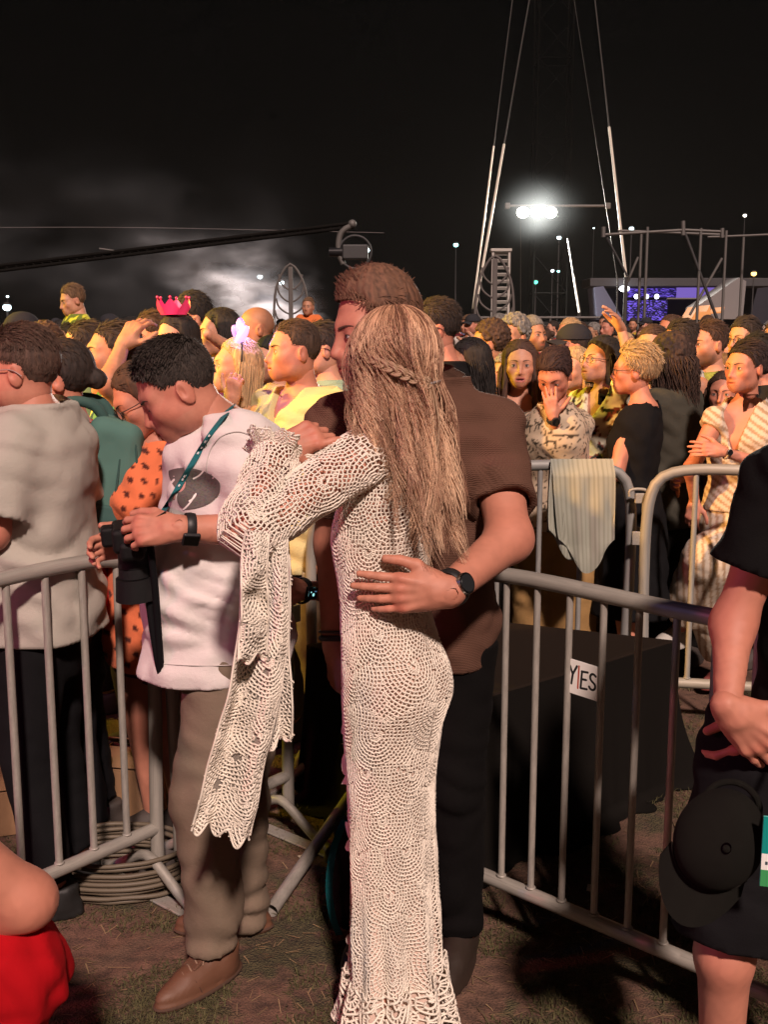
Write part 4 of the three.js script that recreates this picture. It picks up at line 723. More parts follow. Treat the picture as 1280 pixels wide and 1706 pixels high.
// camera crane over the left crowd
{
  const D = 18, g = thing('camera_crane', 'long dark camera crane arm reaching over the left crowd', 'camera crane', [0, 0, 0]), p = (x, y, d = D) => at(x, y, d), tb = (n, a, b, r, m = darkMetal) => part(n, rodGeo(a, b, r, 8), m, g), arm = dull(0.006, 0.0055, 0.005, 0.9, 0.2);
  tb('arm_chord', p(-80, 452), p(590, 371), 0.028, arm); tb('arm_chord', p(-80, 461), p(590, 378), 0.028, arm); tb('arm_chord', p(-80, 457, D + 0.1), p(590, 375, D + 0.1), 0.03, arm);
  for (let k = 0; k < 46; k++) { const t = k / 46, u = (k + 0.5) / 46; tb('lattice', p(lerp(-80, 590, t), lerp(452, 371, t)), p(lerp(-80, 590, u), lerp(461, 378, u)), 0.016, arm); }
  tb('rod', p(470, 384), p(502, 383), 0.018, greyMetal); tb('rod', p(510, 380), p(545, 375), 0.012, greyMetal); tb('rod', p(165, 414), p(205, 420), 0.014, greyMetal);
  part('end_joint', new THREE.SphereGeometry(0.07, 12, 8).translate(...p(587, 373).toArray()), greyMetal, g);
  part('hanger', pipe([p(586, 375), p(570, 386), p(564, 404), p(566, 424), p(572, 440)], 0.05, 24, 8), std(0.09, 0.085, 0.08, 0.6), g);
  const c = p(592, 420); part('camera_body', new RoundedBoxGeometry(0.42, 0.24, 0.2, 2, 0.03).translate(c.x, c.y, c.z), darkMetal, g); part('lens', new THREE.CylinderGeometry(0.07, 0.085, 0.25, 16).rotateZ(Math.PI / 2).translate(c.x - 0.3, c.y, c.z), std(0.012, 0.012, 0.014, 0.3), g); part('gimbal_ring', new THREE.TorusGeometry(0.26, 0.02, 8, 28).translate(c.x, c.y, c.z + 0.02), darkMetal, g);
  const q = p(-80, 456); part('crane_base', new THREE.CylinderGeometry(0.25, 0.5, q.y, 10).translate(q.x - 1.5, q.y / 2, q.z), darkMetal, g); tb('arm_chord', V(q.x - 3, q.y - 0.18, q.z), q, 0.05);
}
{ const a = at(-20, 379, 34), b = at(640, 388, 34), m = part('overhead_cable', new THREE.TubeGeometry(new THREE.CatmullRomCurve3([a, at(210, 379, 34), at(430, 383, 34), b]), 30, 0.012, 5), std(0.10, 0.09, 0.09)); tag(m, 'thin overhead cable crossing the sky above the smoke', 'cable'); }
// ================================================================ lamps of the main stage, left of the picture
function stageLamp(label, pos, aim, color, power, angle, radius) {
  const g = thing('stage_lamp', label, 'stage lamp', pos, 'stage lamps on the truss left of the crowd'), d = V(...aim).sub(V(...pos)).normalize(); g.quaternion.setFromUnitVectors(V(0, 0, 1), d);
  part('housing', new THREE.CylinderGeometry(0.17, 0.13, 0.4, 20).rotateX(Math.PI / 2).translate(0, 0, -0.22), darkMetal, g); part('yoke', new THREE.TorusGeometry(0.24, 0.02, 8, 20, Math.PI).translate(0, 0, -0.2), darkMetal, g);
  part('lamp_lens', new THREE.CylinderGeometry(0.15, 0.15, 0.02, 20).rotateX(Math.PI / 2).translate(0, 0, -0.01), new THREE.MeshStandardMaterial({ color: 0, emissive: new THREE.Color(...color), emissiveIntensity: 3 }), g);
  const s = new THREE.SpotLight(new THREE.Color(...color), power, 0, angle, 0.5); s.position.set(pos[0] + d.x * 0.05, pos[1] + d.y * 0.05, pos[2] + d.z * 0.05); s.target.position.set(...aim); s.castShadow = true; s.shadow.radius = radius; s.name = 'stage_lamp_beam'; scene.add(s, s.target);
}
stageLamp('yellow stage lamp high on the left, aimed at the left crowd', [-11, 5.2, -8.0], [-1.0, 1.45, -6.2], [1, 0.72, 0.03], 620, 0.24, 10);
stageLamp('amber stage lamp high on the left, aimed across at the right crowd', [-9, 6.0, -1.0], [2.2, 1.4, -6.6], [1, 0.50, 0.14], 900, 0.25, 12);
stageLamp('red stage lamp on the left, aimed at the embracing couple', [-7, 3.6, -0.6], [0, 1.4, -2.7], [1, 0.14, 0.20], 40, 0.42, 10);
stageLamp('blue stage lamp on the left, aimed at the photographer', [-7.5, 4.2, 0.6], [-0.3, 1.0, -2.7], [0.25, 0.30, 1], 13, 0.46, 14);

// ================================================================ smoke drifting up behind the left crowd
{
  const smokeTex = (s, shape, smooth) => { const n = 192, b = new Uint8Array(n * n * 4); for (let y = 0; y < n; y++) for (let x = 0; x < n; x++) { const u = x / n, v = y / n, w = noise(u * 2.2 + s, v * 2.2, s) * 0.25, q = noise(u * 3.1 + w + s, v * 2.6 - w, s * 2.3) * 0.55 + noise(u * 7 + s, v * 6 + w * 3, s) * 0.32 + noise(u * 15, v * 13 + s, s) * 0.15 + noise(u * 32, v * 28, s) * 0.06, e = Math.min(1, u * 5, (1 - u) * 5, (1 - v) * 4, v * 30), k = clamp(Math.pow(clamp(0.5 + q * 1.15, 0, 1.4), 1.7) * 2.3 * shape(u + w * 0.4, v), 0, 1) * clamp(e, 0, 1), i = (y * n + x) * 4, kk = smooth ? shape(u, v) : k; b[i] = 236; b[i + 1] = 246; b[i + 2] = 255; b[i + 3] = 255 * clamp(kk, 0, 1); } const t = new THREE.DataTexture(b, n, n); t.magFilter = THREE.LinearFilter; t.colorSpace = THREE.SRGBColorSpace; t.needsUpdate = true; return t; };
  const plume = (u, v) => { const c = 0.67 - v * 0.22 + 0.06 * Math.sin(v * 7), w = 0.15 + v * 0.20; return Math.exp(-(((u - c) / w) ** 2)) * Math.pow(1 - v, 1.7) * 1.35; }, drift = (u, v) => Math.exp(-(((v - 0.25 - (1 - u) * 0.25) / 0.33) ** 2)) * (0.35 + 0.5 * u);
  const layer = (x0, y0, x1, y1, depth, s, shape, opacity) => { const A = at(x0, y1, depth), B = at(x1, y0, depth), g = new Builder().sheet(24, 24, (u, v) => [lerp(A.x, B.x, u), lerp(A.y, B.y, v), -depth + noise(u * 3 + s, v * 3, s) * 1.6 + (u - 0.5) ** 2 * 2]).geo(); const m = part('smoke', g, new THREE.MeshStandardMaterial({ map: smokeTex(s, shape), transparent: true, opacity, roughness: 1, side: THREE.DoubleSide, depthWrite: false })); m.castShadow = false; m.userData = { kind: 'stuff', label: 'pale smoke drifting up behind the left crowd', category: 'smoke' }; };
  layer(215, 385, 560, 545, 27, 1.3, plume, 1.0); layer(190, 360, 540, 545, 28.5, 4.7, plume, 0.9); layer(240, 415, 530, 545, 30, 7.9, plume, 0.9);
  layer(-160, 180, 520, 560, 31, 2.2, drift, 0.030); layer(-260, 220, 460, 570, 33, 9.4, drift, 0.028);
  // thin sheet added in front of the mast floodlights to make their halo
  const haloShape = (u, v) => 0.95 * Math.exp(-(((u - 0.5) / 0.2) ** 2) - (((v - 0.5) / 0.2) ** 2));
  { const A = at(790, 440, 56.5), B = at(1000, 265, 56.5), g = new Builder().sheet(16, 16, (u, v) => [lerp(A.x, B.x, u), lerp(A.y, B.y, v), -56.5 + noise(u * 3, v * 3, 2) * 0.5 + ((u - 0.5) ** 2 + (v - 0.5) ** 2) * 1.5]).geo(); const m = part('smoke', g, new THREE.MeshPhysicalMaterial({ map: smokeTex(5.5, haloShape, true), transparent: true, opacity: 0.0045, roughness: 1, transmission: 0.9, thickness: 0, side: THREE.DoubleSide })); m.castShadow = false; m.userData = { kind: 'stuff', label: 'added thin sheet making the halo round the mast floodlights', category: 'smoke' }; }
}
// ================================================================ people in front
const from = (b) => (px, py, d) => { const p = at(px, py, d); return [p.x - b[0], p.y, p.z - b[1]]; };
const addHair = (root, fig, o, c, name = 'hair') => wear(root, fig, name, hairGeo(o), hairMat(...c));
function ringOn(name, root, a, b, t, r, tube, mat, flat = 1) {      // a band round a limb, at share t between joints a and b
  const A = V(...a), B = V(...b), d = B.clone().sub(A).normalize(), g = new THREE.TorusGeometry(r, tube, 8, 28).scale(1, 1, flat), m = part(name, g, mat, root);
  m.position.copy(A.lerp(B, t)); m.quaternion.setFromUnitVectors(V(0, 0, 1), d); return m;
}
function wristWatch(root, wrist, elbow, out, o = {}) {
  const W = V(...wrist), E = V(...elbow), d = W.clone().sub(E).normalize(), n = V(...out).addScaledVector(d, -V(...out).dot(d)).normalize(), s = d.clone().cross(n), g = new THREE.Group(); g.name = 'wrist_watch';
  g.applyMatrix4(new THREE.Matrix4().makeBasis(s, d, n).setPosition(W.clone().addScaledVector(d, -(o.up ?? 0.02)))); root.add(g); const r = o.r ?? 0.031;
  part('strap', new THREE.TorusGeometry(r, 0.0035, 6, 32).rotateX(Math.PI / 2).scale(1, o.wide ?? 3.2, 0.92), o.strap || std(0.012, 0.012, 0.013, 0.5), g);
  if (o.square) { part('case', new RoundedBoxGeometry(0.036, 0.042, 0.011, 3, 0.005).translate(0, 0, r * 0.95), o.caseMat || darkFrame, g); part('glass', new RoundedBoxGeometry(0.031, 0.037, 0.002, 2, 0.001).translate(0, 0, r * 0.95 + 0.0065), o.glass || std(0.004, 0.004, 0.005, 0.08), g); }
  else { part('case', new THREE.CylinderGeometry(o.dial ?? 0.021, (o.dial ?? 0.021) * 1.05, 0.011, 28).rotateX(Math.PI / 2).translate(0, 0, r * 0.97), o.caseMat || new THREE.MeshStandardMaterial({ color: lin(0.5, 0.5, 0.5), metalness: 1, roughness: 0.25 }), g); part('glass', new THREE.CylinderGeometry((o.dial ?? 0.021) * 0.82, (o.dial ?? 0.021) * 0.82, 0.002, 28).rotateX(Math.PI / 2).translate(0, 0, r * 0.97 + 0.0062), o.glass || std(0.01, 0.01, 0.012, 0.06), g); }
  return g;
}
// ---------------------------------------------------------------- crochet: fans of rings and spokes knotted over a surface S(u, v) -> point pushed out by `lift`
function crochet(b, S, u0, u1, v0, v1, o = {}) {
  const P = o.period || 0.14, Q = o.row || 0.105, step = o.step || 0.0094, pitch = o.pitch || 0.0088, ra = o.ra || 0.0021, rs = o.rs || 0.0016, cs = [], jit = o.jit ?? 0.0016; seed(o.seed || 4);
  const nP = Math.max(1, Math.round((u1 - u0) / P)), hash = (i, j, q) => { const h = Math.sin((((i % nP) + nP) % nP) * 12.99 + j * 78.2 + q * 37.7 + (o.seed || 4)) * 43758.5; return h - Math.floor(h) - 0.5; };
  for (let j = -1; v1 + 0.02 - j * Q > v0 - 0.02; j++) for (let i = -1; u0 + i * P < u1 + P; i++) cs.push([u0 + (i + (j & 1 ? 0.5 : 0) + hash(i, j, 1) * 0.32) * P, v1 + 0.02 - j * Q + hash(i, j, 2) * Q * 0.62]);
  const owner = (u, v) => { let best = -1, br = 1e9; for (let k = 0; k < cs.length; k++) { const dv = cs[k][1] - v; if (dv > 0.3) continue; const r = Math.hypot(u - cs[k][0], dv); if (dv < -0.42 * r) continue; if (r < br) { br = r; best = k; } } return best; };
  const owns = (u, v, k, slack) => { const b2 = owner(u, v); if (b2 === k) return true; if (b2 < 0) return false; const dk = cs[k][1] - v; const rk = Math.hypot(u - cs[k][0], dk); if (dk < -0.5 * rk) return false; return rk - Math.hypot(u - cs[b2][0], cs[b2][1] - v) < slack; };
  const pt = (u, v, lift) => { const w = noise(u * 60, v * 60, 3) * jit, w2 = noise(u * 60 + 40, v * 60, 9) * jit; return S(u + w, v + w2, lift + noise(u * 150, v * 150, 1) * 0.0009); };
  const inside = (u, v) => u >= u0 - 1e-6 && u <= u1 + 1e-6 && v >= v0 && v <= v1 && !(o.hole && o.hole(u, v));
  const gauge = (t) => 1 + (o.knob || 0.22) * Math.sin(t * 90);
  for (let k = 0; k < cs.length; k++) {
    const [cu, cv] = cs[k];
    for (let i = 0; i < 32; i++) {
      const r = (i + 0.75) * step; let run = [], n = Math.max(12, Math.ceil(r * 4 / 0.0052)); const any0 = run;
      const flush = () => { if (run.length > 2) b.tube(run, ra * rr(0.85, 1.2), ra * rr(0.85, 1.2), 4); run = []; };
      let hit = false;
      for (let s = 0; s <= n; s++) { const a = lerp(-2.0, 2.0, s / n), wav = (i & 1 ? 1 : -1) * Math.sin(a * r / pitch * Math.PI) * step * 0.13, u = cu + Math.sin(a) * (r + wav), v = cv - Math.cos(a) * (r + wav); if (inside(u, v) && owns(u, v, k, step * 0.55)) { run.push(pt(u, v, 0.0012)); hit = true; } else flush(); }
      flush();
      const rm = r + step / 2, m = Math.max(4, Math.floor(rm * 4 / (i < 1 ? pitch * 0.45 : pitch)));
      for (let s = 0; s < m; s++) { const a = -2.0 + (s + (i & 1 ? 0.25 : 0.75)) / m * 4.0, u = cu + Math.sin(a) * rm, v = cv - Math.cos(a) * rm; if (!inside(u, v) || !owns(u, v, k, step * 0.35)) continue; const q = step * 0.56; b.tube([pt(u - Math.sin(a) * q, v + Math.cos(a) * q, 0), pt(u, v, 0.0004), pt(u + Math.sin(a) * q, v - Math.cos(a) * q, 0)], rs * rr(0.85, 1.35), rs * rr(0.8, 1.2), 4); }
      if (!hit && i > 14) break;
    }
  }
  return b;
}
const yarn = new THREE.MeshPhysicalMaterial({ color: lin(0.80, 0.735, 0.63), roughness: 0.85, sheen: 0.3, sheenColor: lin(1, 0.95, 0.9), sheenRoughness: 0.6 });
// ---------------------------------------------------------------- the woman in the crochet dress
{
  const B = [0.012, -2.47], P = from(B), yaw = -2.2, g = thing('person', 'woman in long cream crochet dress, back turned, embracing the tall man', 'person', [B[0], 0, B[1]]);
  const rows = [[-0.02, 0.150, 0.120, 0], [0.04, 0.142, 0.114, 0], [0.20, 0.132, 0.104, 0], [0.36, 0.126, 0.098, 0], [0.52, 0.128, 0.100, 0], [0.67, 0.132, 0.103, -0.002], [0.80, 0.146, 0.112, -0.008], [0.88, 0.154, 0.121, -0.014], [0.95, 0.152, 0.120, -0.012], [1.03, 0.138, 0.105, -0.002], [1.10, 0.126, 0.096, 0.006], [1.18, 0.128, 0.102, 0.012], [1.26, 0.138, 0.116, 0.014], [1.33, 0.144, 0.112, 0.006], [1.40, 0.140, 0.090, -0.004], [1.445, 0.118, 0.074, -0.012], [1.475, 0.085, 0.060, -0.018], [1.50, 0.06, 0.052, -0.02]];
  for (const r of rows) { r[1] *= lerp(0.93, 0.97, smoothstep(r[0], 1.0, 1.3)); r[2] *= lerp(0.93, 0.97, smoothstep(r[0], 1.0, 1.3)); }
  const xs = (y) => -0.006 + 0.010 * smoothstep(y, 1.15, 0.85) + 0.02 * smoothstep(y, 1.2, 1.45) + 0.012 * smoothstep(y, 0.7, 0.2), c = Math.cos(yaw), s = Math.sin(yaw), T = rowTable(rows, 1);
  const bum = (lx, lz, y) => 0.020 * Math.exp(-((y - 0.915) ** 2) / 0.006) * (lz < 0 ? Math.exp(-((Math.abs(lx) - 0.072) ** 2) / 0.004) : 0);
  const S0 = (th, y, lift) => {                                      // th = angle round the body, y = height
    let q = clamp((y - T.y0) / T.step, 0, T.n - 1.001); const i = q | 0, f = q - i, w = lerp(T.T[0][i], T.T[0][i + 1], f), d = lerp(T.T[1][i], T.T[1][i + 1], f), cz = lerp(T.T[2][i], T.T[2][i + 1], f);
    const fold = smoothstep(y, 0.72, 0.05) * (0.014 * Math.sin(th * 5 + noise(th * 2, y * 1.4, 3) * 3) + 0.010 * Math.sin(th * 11 + y * 2)) + 0.004 * noise(th * 3, y * 7, 6);
    const sx = Math.sin(th), cz2 = Math.cos(th), ex = lift + fold, r = bum(sx * w, cz2 * d, y), lx = sx * (w + ex + r * 0.3), lz = cz2 * (d + ex + r) + cz;
    return [lx * c + lz * s + xs(y), y, -lx * s + lz * c];
  };
  const R = 0.84 / 6.28318, sb = P(622, 752, 2.38), eb = P(412, 893, 2.20), wb = P(462, 752, 2.34), neckTop = [0.02, 1.56, -0.03];
  const fig = figure({ fem: 1, h: 1.74, yaw, rows: rows.map((r) => [r[0], r[1] - 0.022, r[2] - 0.022, r[3]]), sideBend: (y) => xs(y) * c, bend: (y) => xs(y) * s, thick: 0.92, handRes: 0.004, skin: 'rosy', noLegs: true,
    J: { sL: sb, eL: eb, wL: wb, sR: [0.10, 1.40, -0.12], eR: [0.06, 1.30, -0.36], wR: [0.10, 1.46, -0.44], hL: [0.03, 0.9, 0.02], hR: [0.03, 0.9, -0.04], kL: [0.03, 0.5, 0.02], kR: [0.03, 0.5, -0.02], aL: [0.03, 0.06, 0.03], aR: [0.03, 0.06, -0.04], head: P(654, 604, 2.44) },
    head: { yaw: -2.78, pitch: 0.06, roll: 0.04 }, headLook: { res: 0.005 },
    handL: { size: 0.98, dir: V(0.9, 0.42, -0.05), palm: V(0.1, -0.5, -0.85), curl: [0.25, 0.75, 0.85, 0.9], spread: 0.04, nails: [0.7, 0.55, 0.5], thumb: [[0.5, 0.8, 0.3], [0.3, 0.9, 0.25], [0.15, 0.95, 0.2]] }, handR: { dir: V(-0.5, 0.7, -0.2) } });
  part('body', bodyGeo(fig, 0.011), skinMat, g);
  const slip = new Builder().sheet(72, 110, (u, v) => S0((u - 0.5) * 6.28318, lerp(0.02, 1.30, v), -0.0075)); part('slip', slip.geo(), cloth(0.66, 0.50, 0.42, { sheen: 0.1 }), g);
  const net = crochet(new Builder(), (u, v, l) => S0(u / R, v, l), -0.42, 0.42, 0.16, 1.462, { closed: 1, seed: 4 }); part('crochet_dress', net.geo(), yarn, g);
  // hem of larger loops, ruffled
  const hem = crochet(new Builder(), (u, v, l) => { const q = S0(u / R, Math.max(v, 0.012), l + 0.012 + (0.16 - v) * 0.18 * (0.6 + 0.7 * Math.sin(u * 47))); return q; }, -0.42, 0.42, 0.0, 0.175, { closed: 1, period: 0.07, row: 0.055, step: 0.014, pitch: 0.017, ra: 0.0034, rs: 0.0024, seed: 9 }); part('lace_hem', hem.geo(), yarn, g);
  // sleeve along the raised arm: upper arm, elbow, gathered forearm
  const sleevePath = new THREE.CatmullRomCurve3([V(...sb).lerp(V(0.03, 1.425, -0.02), 0.85), V(...sb).lerp(V(0.03, 1.425, -0.02), 0.3), V(...sb).lerp(V(...eb), 0.08), V(...sb).lerp(V(...eb), 0.5).add(V(0, 0.004, 0)), V(...eb).add(V(0.004, 0.0, 0)), V(...eb).lerp(V(...wb), 0.45), V(...wb)], false, 'catmullrom', 0.35), L = sleevePath.getLength(), fr = sleevePath.computeFrenetFrames(160);
  const rad = (t) => t < 0.16 ? lerp(0.046, 0.064, Math.sqrt(t / 0.16)) : t < 0.6 ? lerp(0.064, 0.053, (t - 0.16) / 0.44) : t < 0.72 ? lerp(0.053, 0.062, (t - 0.6) / 0.12) : lerp(0.062, 0.050, (t - 0.72) / 0.28);
  const S1 = (u, v, lift) => { const t = clamp(1 - v / L, 0, 1), p = sleevePath.getPointAt(t), i = Math.round(t * 160), a = u / 0.42 * 6.28318, N = fr.normals[i], Bn = fr.binormals[i], r = rad(t) + lift + 0.005 * noise(a * 1.5, t * 9, 2) * (t > 0.5 ? 2 : 1), cs = Math.cos(a) * r, sn = Math.sin(a) * r; return [p.x + N.x * cs + Bn.x * sn, p.y + N.y * cs + Bn.y * sn, p.z + N.z * cs + Bn.z * sn]; };
  part('crochet_sleeve', crochet(new Builder(), S1, -0.21, 0.21, 0.0, L, { closed: 1, seed: 21, step: 0.0105, pitch: 0.0100 }).geo(), yarn, g);
  // ruffle at the wrist
  const ruffle = (u, v, l) => { const a = u / 0.42 * 6.28318, p = S1(u, 0.012, l), ctr = sleevePath.getPointAt(1 - 0.012 / L), d = V(...p).sub(ctr).normalize(), k = v * (0.45 + 0.25 * Math.sin(a * 5)), w = Math.sin(a * 13) * 0.10 * v; return [p[0] + d.x * k + w, p[1] + d.y * k + 0.55 * v + w, p[2] + d.z * k + w]; };
  part('sleeve_ruffle', crochet(new Builder(), ruffle, -0.21, 0.21, 0.0, 0.038, { closed: 1, period: 0.035, row: 0.03, step: 0.007, pitch: 0.006, ra: 0.0022, seed: 41 }).geo(), yarn, g);
  // the long bell of the sleeve hanging from the forearm
  const hang = (pts, wid, dep, sd, o) => { const path = new THREE.CatmullRomCurve3(pts.map((q) => V(...q))), Lh = path.getLength(); const S2 = (u, v, lift) => { const t = clamp(1 - v / Lh, 0, 1), p = path.getPointAt(t), w = lerp(wid[0], wid[1], t) / wid[1], fold = Math.sin(u * 62 + sd + noise(u * 8, t * 3, sd) * 2.2) * (0.014 + 0.012 * t) + noise(u * 14, t * 7, sd + 4) * 0.012 * (0.5 + t) + (t > 0.82 ? Math.sin(u * 150 + t * 8) * 0.012 * (t - 0.82) / 0.18 : 0); return [p.x + u * w * 0.98 + fold * 0.25, p.y + noise(u * 9, t * 5, sd + 8) * 0.015 + u * dep * w, p.z + fold + lift + u * u * 1.2]; };
    const back = new Builder().sheet(60, 90, (u, v) => S2((u - 0.5) * wid[1] * 0.98, 0.03 + v * (Lh - 0.03), -0.0035)); part('bell_lining', back.geo(), cloth(0.52, 0.46, 0.40, { knit: true, bump: 0.003 }), g);
    const edged = new Builder(); for (const sd2 of [-1, 1]) edged.tube(Array.from({ length: 70 }, (_, i) => S2(sd2 * wid[1] / 2, 0.025 + i / 69 * (Lh - 0.03), 0.001)), 0.0026, 0.0026, 6); edged.tube(Array.from({ length: 90 }, (_, i) => { const u = (i / 89 - 0.5) * wid[1]; return S2(u, 0.022 + 0.014 * Math.sin(u * 150), 0.001); }), 0.0028, 0.0028, 5);
    part('bell_sleeve', crochet(edged, S2, -wid[1] / 2, wid[1] / 2, 0.0, Lh, { period: 0.09, row: 0.075, step: 0.0088, pitch: 0.0078, ra: 0.0026, rs: 0.0021, seed: sd, jit: 0.0018, hole: (u, v) => { for (const [hu, hv, hr] of o || []) if (Math.hypot((u - hu) * 1.5, v - hv) < hr) return true; return v < 0.02 + 0.014 * Math.sin(u * 150); } }).geo(), yarn, g); };
  hang([P(442, 888, 2.20), P(441, 960, 2.19), P(440, 1040, 2.19), P(428, 1130, 2.19), P(408, 1215, 2.20), P(388, 1300, 2.21), P(366, 1405, 2.22)], [0.096, 0.135], -0.10, 31, [[0.0, 0.2, 0.012], [-0.03, 0.13, 0.013], [0.03, 0.26, 0.009], [0.02, 0.42, 0.007]]);
  hang([P(446, 880, 2.28), P(452, 980, 2.28), P(452, 1080, 2.29), P(455, 1160, 2.30), P(459, 1250, 2.30)], [0.085, 0.085], 0.02, 47);
  hang([P(430, 885, 2.13), P(424, 950, 2.12), P(425, 1030, 2.13), P(418, 1110, 2.15)], [0.05, 0.07], 0.0, 53);
  // ruffles down the far edge of the skirt
  for (const [px, py, n] of [[566, 1225, 1], [566, 1290, 2], [572, 1400, 3], [582, 1500, 4], [574, 1580, 5], [580, 1640, 6]]) { const q = P(px, py, 2.47), edge = new Builder().sheet(20, 8, (u, v) => { const a = u * 3.4 - 0.3; return [q[0] + 0.03 - v * 0.026 * (0.6 + 0.4 * Math.sin(a * 3)), q[1] + (u - 0.5) * 0.07 + v * 0.012 * Math.sin(a * 4 + n), q[2] + 0.02 * Math.sin(a * 3 + n) * v]; }); part('edge_ruffle', edge.geo(), yarn, g); }
  // neckline band and loose knot at the back
  const band = new Builder(); band.tube(Array.from({ length: 41 }, (_, i) => S0(i / 40 * 6.28318, 1.462, 0.004)), 0.004, 0.004, 6); part('neck_band', band.geo(), yarn, g);
  // long hair: a scalp shell, then waved locks falling over the back
  const HM = fig.headMatrix, shell = hairGeo({ line: 'fem', top: 0.010, side: 0.006, back: 0.010, n: 10, res: 0.005 }); wear(g, fig, 'hair_crown', shell, hairMat(0.12, 0.066, 0.043));
  const hb = new Builder(); seed(64); const locks = [];
  for (let k = 0; k < 220; k++) { const u = rr(-0.1, 1), az = rr(0, 6.28318), q = Math.sqrt(1 - u * u), hx = q * Math.sin(az), hz = q * Math.cos(az); if (hz > 0.5 && u < 0.7) continue; if (hz > 0.25 && u < 0.15) continue; locks.push({ u, az, side: clamp(hx * 1.1 + rr(-0.25, 0.25), -1, 1), len: rr(0.20, 0.28) + 0.19 * smoothstep(hx, 0.55, -0.35), ph: rr(0, 6.28), amp: rr(0.010, 0.028), f: rr(5, 9), drift: rr(-0.015, 0.03), blond: rnd() < 0.58 ? rr(0.5, 1) : rr(0, 0.3) }); }
  for (const K of locks) for (let m = 0; m < 30; m++) {
    const u = clamp(K.u + rr(-0.09, 0.09), -0.2, 1), az = K.az + rr(-0.12, 0.12), q = Math.sqrt(1 - u * u), hx = q * Math.sin(az), hz = q * Math.cos(az);
    const root = V(hx * 0.086, u * 0.100 + 0.030, hz * 0.108 - 0.014), pts = [root.clone()]; const side = clamp(K.side + rr(-0.05, 0.05), -1, 1), back = hz < 0.1 ? 1 : 0.4, len = K.len * rr(0.9, 1.1), amp = K.amp * rr(0.8, 1.2), ph = K.ph + rr(-0.25, 0.25);
    let p = root.clone(); const n = 16, ox = rr(-0.0065, 0.0065), oz = rr(-0.0065, 0.0065);
    for (let i = 1; i <= n; i++) {                                   // follow the skull, then fall
      const nrm = V(p.x / 0.086 ** 2, (p.y - 0.030) / 0.100 ** 2, (p.z + 0.014) / 0.108 ** 2).normalize(), t = i / n, fall = V(side * 0.13 - 0.005, -1, -0.10 * back); if (p.y > -0.03) { const crown = V(hx * 0.8, -0.9, hz * 0.5 - 0.35); crown.addScaledVector(nrm, -crown.dot(nrm)); fall.lerp(crown.normalize(), smoothstep(p.y, -0.08, 0.04)); }
      p = p.clone().addScaledVector(fall.normalize(), len / n);
      const e = Math.sqrt((p.x / 0.087) ** 2 + ((p.y - 0.030) / 0.101) ** 2 + ((p.z + 0.014) / 0.109) ** 2); if (e < 1) p = V(p.x / e, (p.y - 0.030) / e + 0.030, (p.z + 0.014) / e - 0.014);
      if (p.y < -0.09) { const out = -0.100 - Math.max(0, -p.y - 0.16) * 0.10 + side * side * 0.03; if (p.z > out - 0.03) p.z = lerp(p.z, out, 0.3); p.x += K.drift / n; }
      const w = smoothstep(t, 0.25, 0.65) * amp, sp = smoothstep(t, 0, 0.3) * (1.1 - t * 0.6); pts.push(V(p.x + Math.sin(ph + t * K.f) * w + ox * sp, p.y, p.z + Math.cos(ph + t * K.f * 0.9) * w * 0.7 + oz * sp));
    }
    const bl = clamp(K.blond + rr(-0.12, 0.12), 0, 1), root3 = [lerp(0.20, 0.52, bl), lerp(0.09, 0.28, bl), lerp(0.055, 0.16, bl)], tip3 = [lerp(0.34, 0.96, bl), lerp(0.17, 0.68, bl), lerp(0.105, 0.45, bl)];
    const W = pts.map((q2) => q2.applyMatrix4(HM)).map((q2) => [q2.x, q2.y, q2.z]); hb.tube(W, (t) => (0.00125 + 0.0005 * bl) * Math.min(1, 0.6 + t * 3) * (1 - t * 0.75), 0, 3, root3, tip3, 0.6);
  }
  const strandMat = new THREE.MeshStandardMaterial({ vertexColors: true, roughness: 0.55 }); part('long_hair', hb.geo(), strandMat, g);
  // the braid round the back of the head and the tied strand
  const bb = new Builder(), braid = spline([[-0.092, 0.036, -0.005], [-0.092, 0.016, -0.050], [-0.072, -0.006, -0.098], [-0.034, -0.028, -0.128], [0.010, -0.044, -0.136], [0.034, -0.050, -0.132]], 60), flip = (q, i, k) => { const a = i * 0.42 + k * 2.094; return V(-q[0], q[1] + Math.cos(a) * 0.009, q[2] - 0.010 - Math.sin(a * 2) * 0.005).applyMatrix4(HM); };
  for (let k = 0; k < 3; k++) for (let j = 0; j < 5; j++) bb.tube(braid.map((q, i) => { const p = flip(q, i, k), o = j * 1.2566; return [p.x + Math.cos(o) * 0.0032, p.y + Math.sin(o) * 0.0038, p.z + Math.cos(o + 1) * 0.003]; }), (t) => 0.0036 * (1 - t * 0.45), 0, 5, [0.30, 0.18, 0.11], [0.38, 0.25, 0.16]);
  part('braid', bb.geo(), strandMat, g);
  const tie = V(-0.036, -0.052, -0.138).applyMatrix4(HM), far = V(-0.084, -0.040, -0.095).applyMatrix4(HM); const th = new Builder(); th.tube([tie.toArray(), tie.clone().lerp(far, 0.5).add(V(0.006, 0.002, 0.008)).toArray(), far.toArray()], 0.0032, 0.0022, 6); part('hair_tie', th.geo(), std(0.30, 0.26, 0.24, 0.4), g);
  const tail = new Builder(); seed(2); for (let k = 0; k < 26; k++) { const a = rr(0, 6.28), r = rr(0, 0.010); tail.tube([0, 0.2, 0.5, 0.8, 1].map((t) => [tie.x + Math.cos(a) * r * (0.5 + Math.sin(t * 3.1) * 1.1) + t * 0.012, tie.y - t * 0.15, tie.z + Math.sin(a) * r + 0.006 - t * 0.006]), (t) => 0.0022 * (1 - t * 0.6), 0, 4, [0.42, 0.27, 0.17], [0.55, 0.40, 0.27]); } part('tied_lock', tail.geo(), strandMat, g);
}
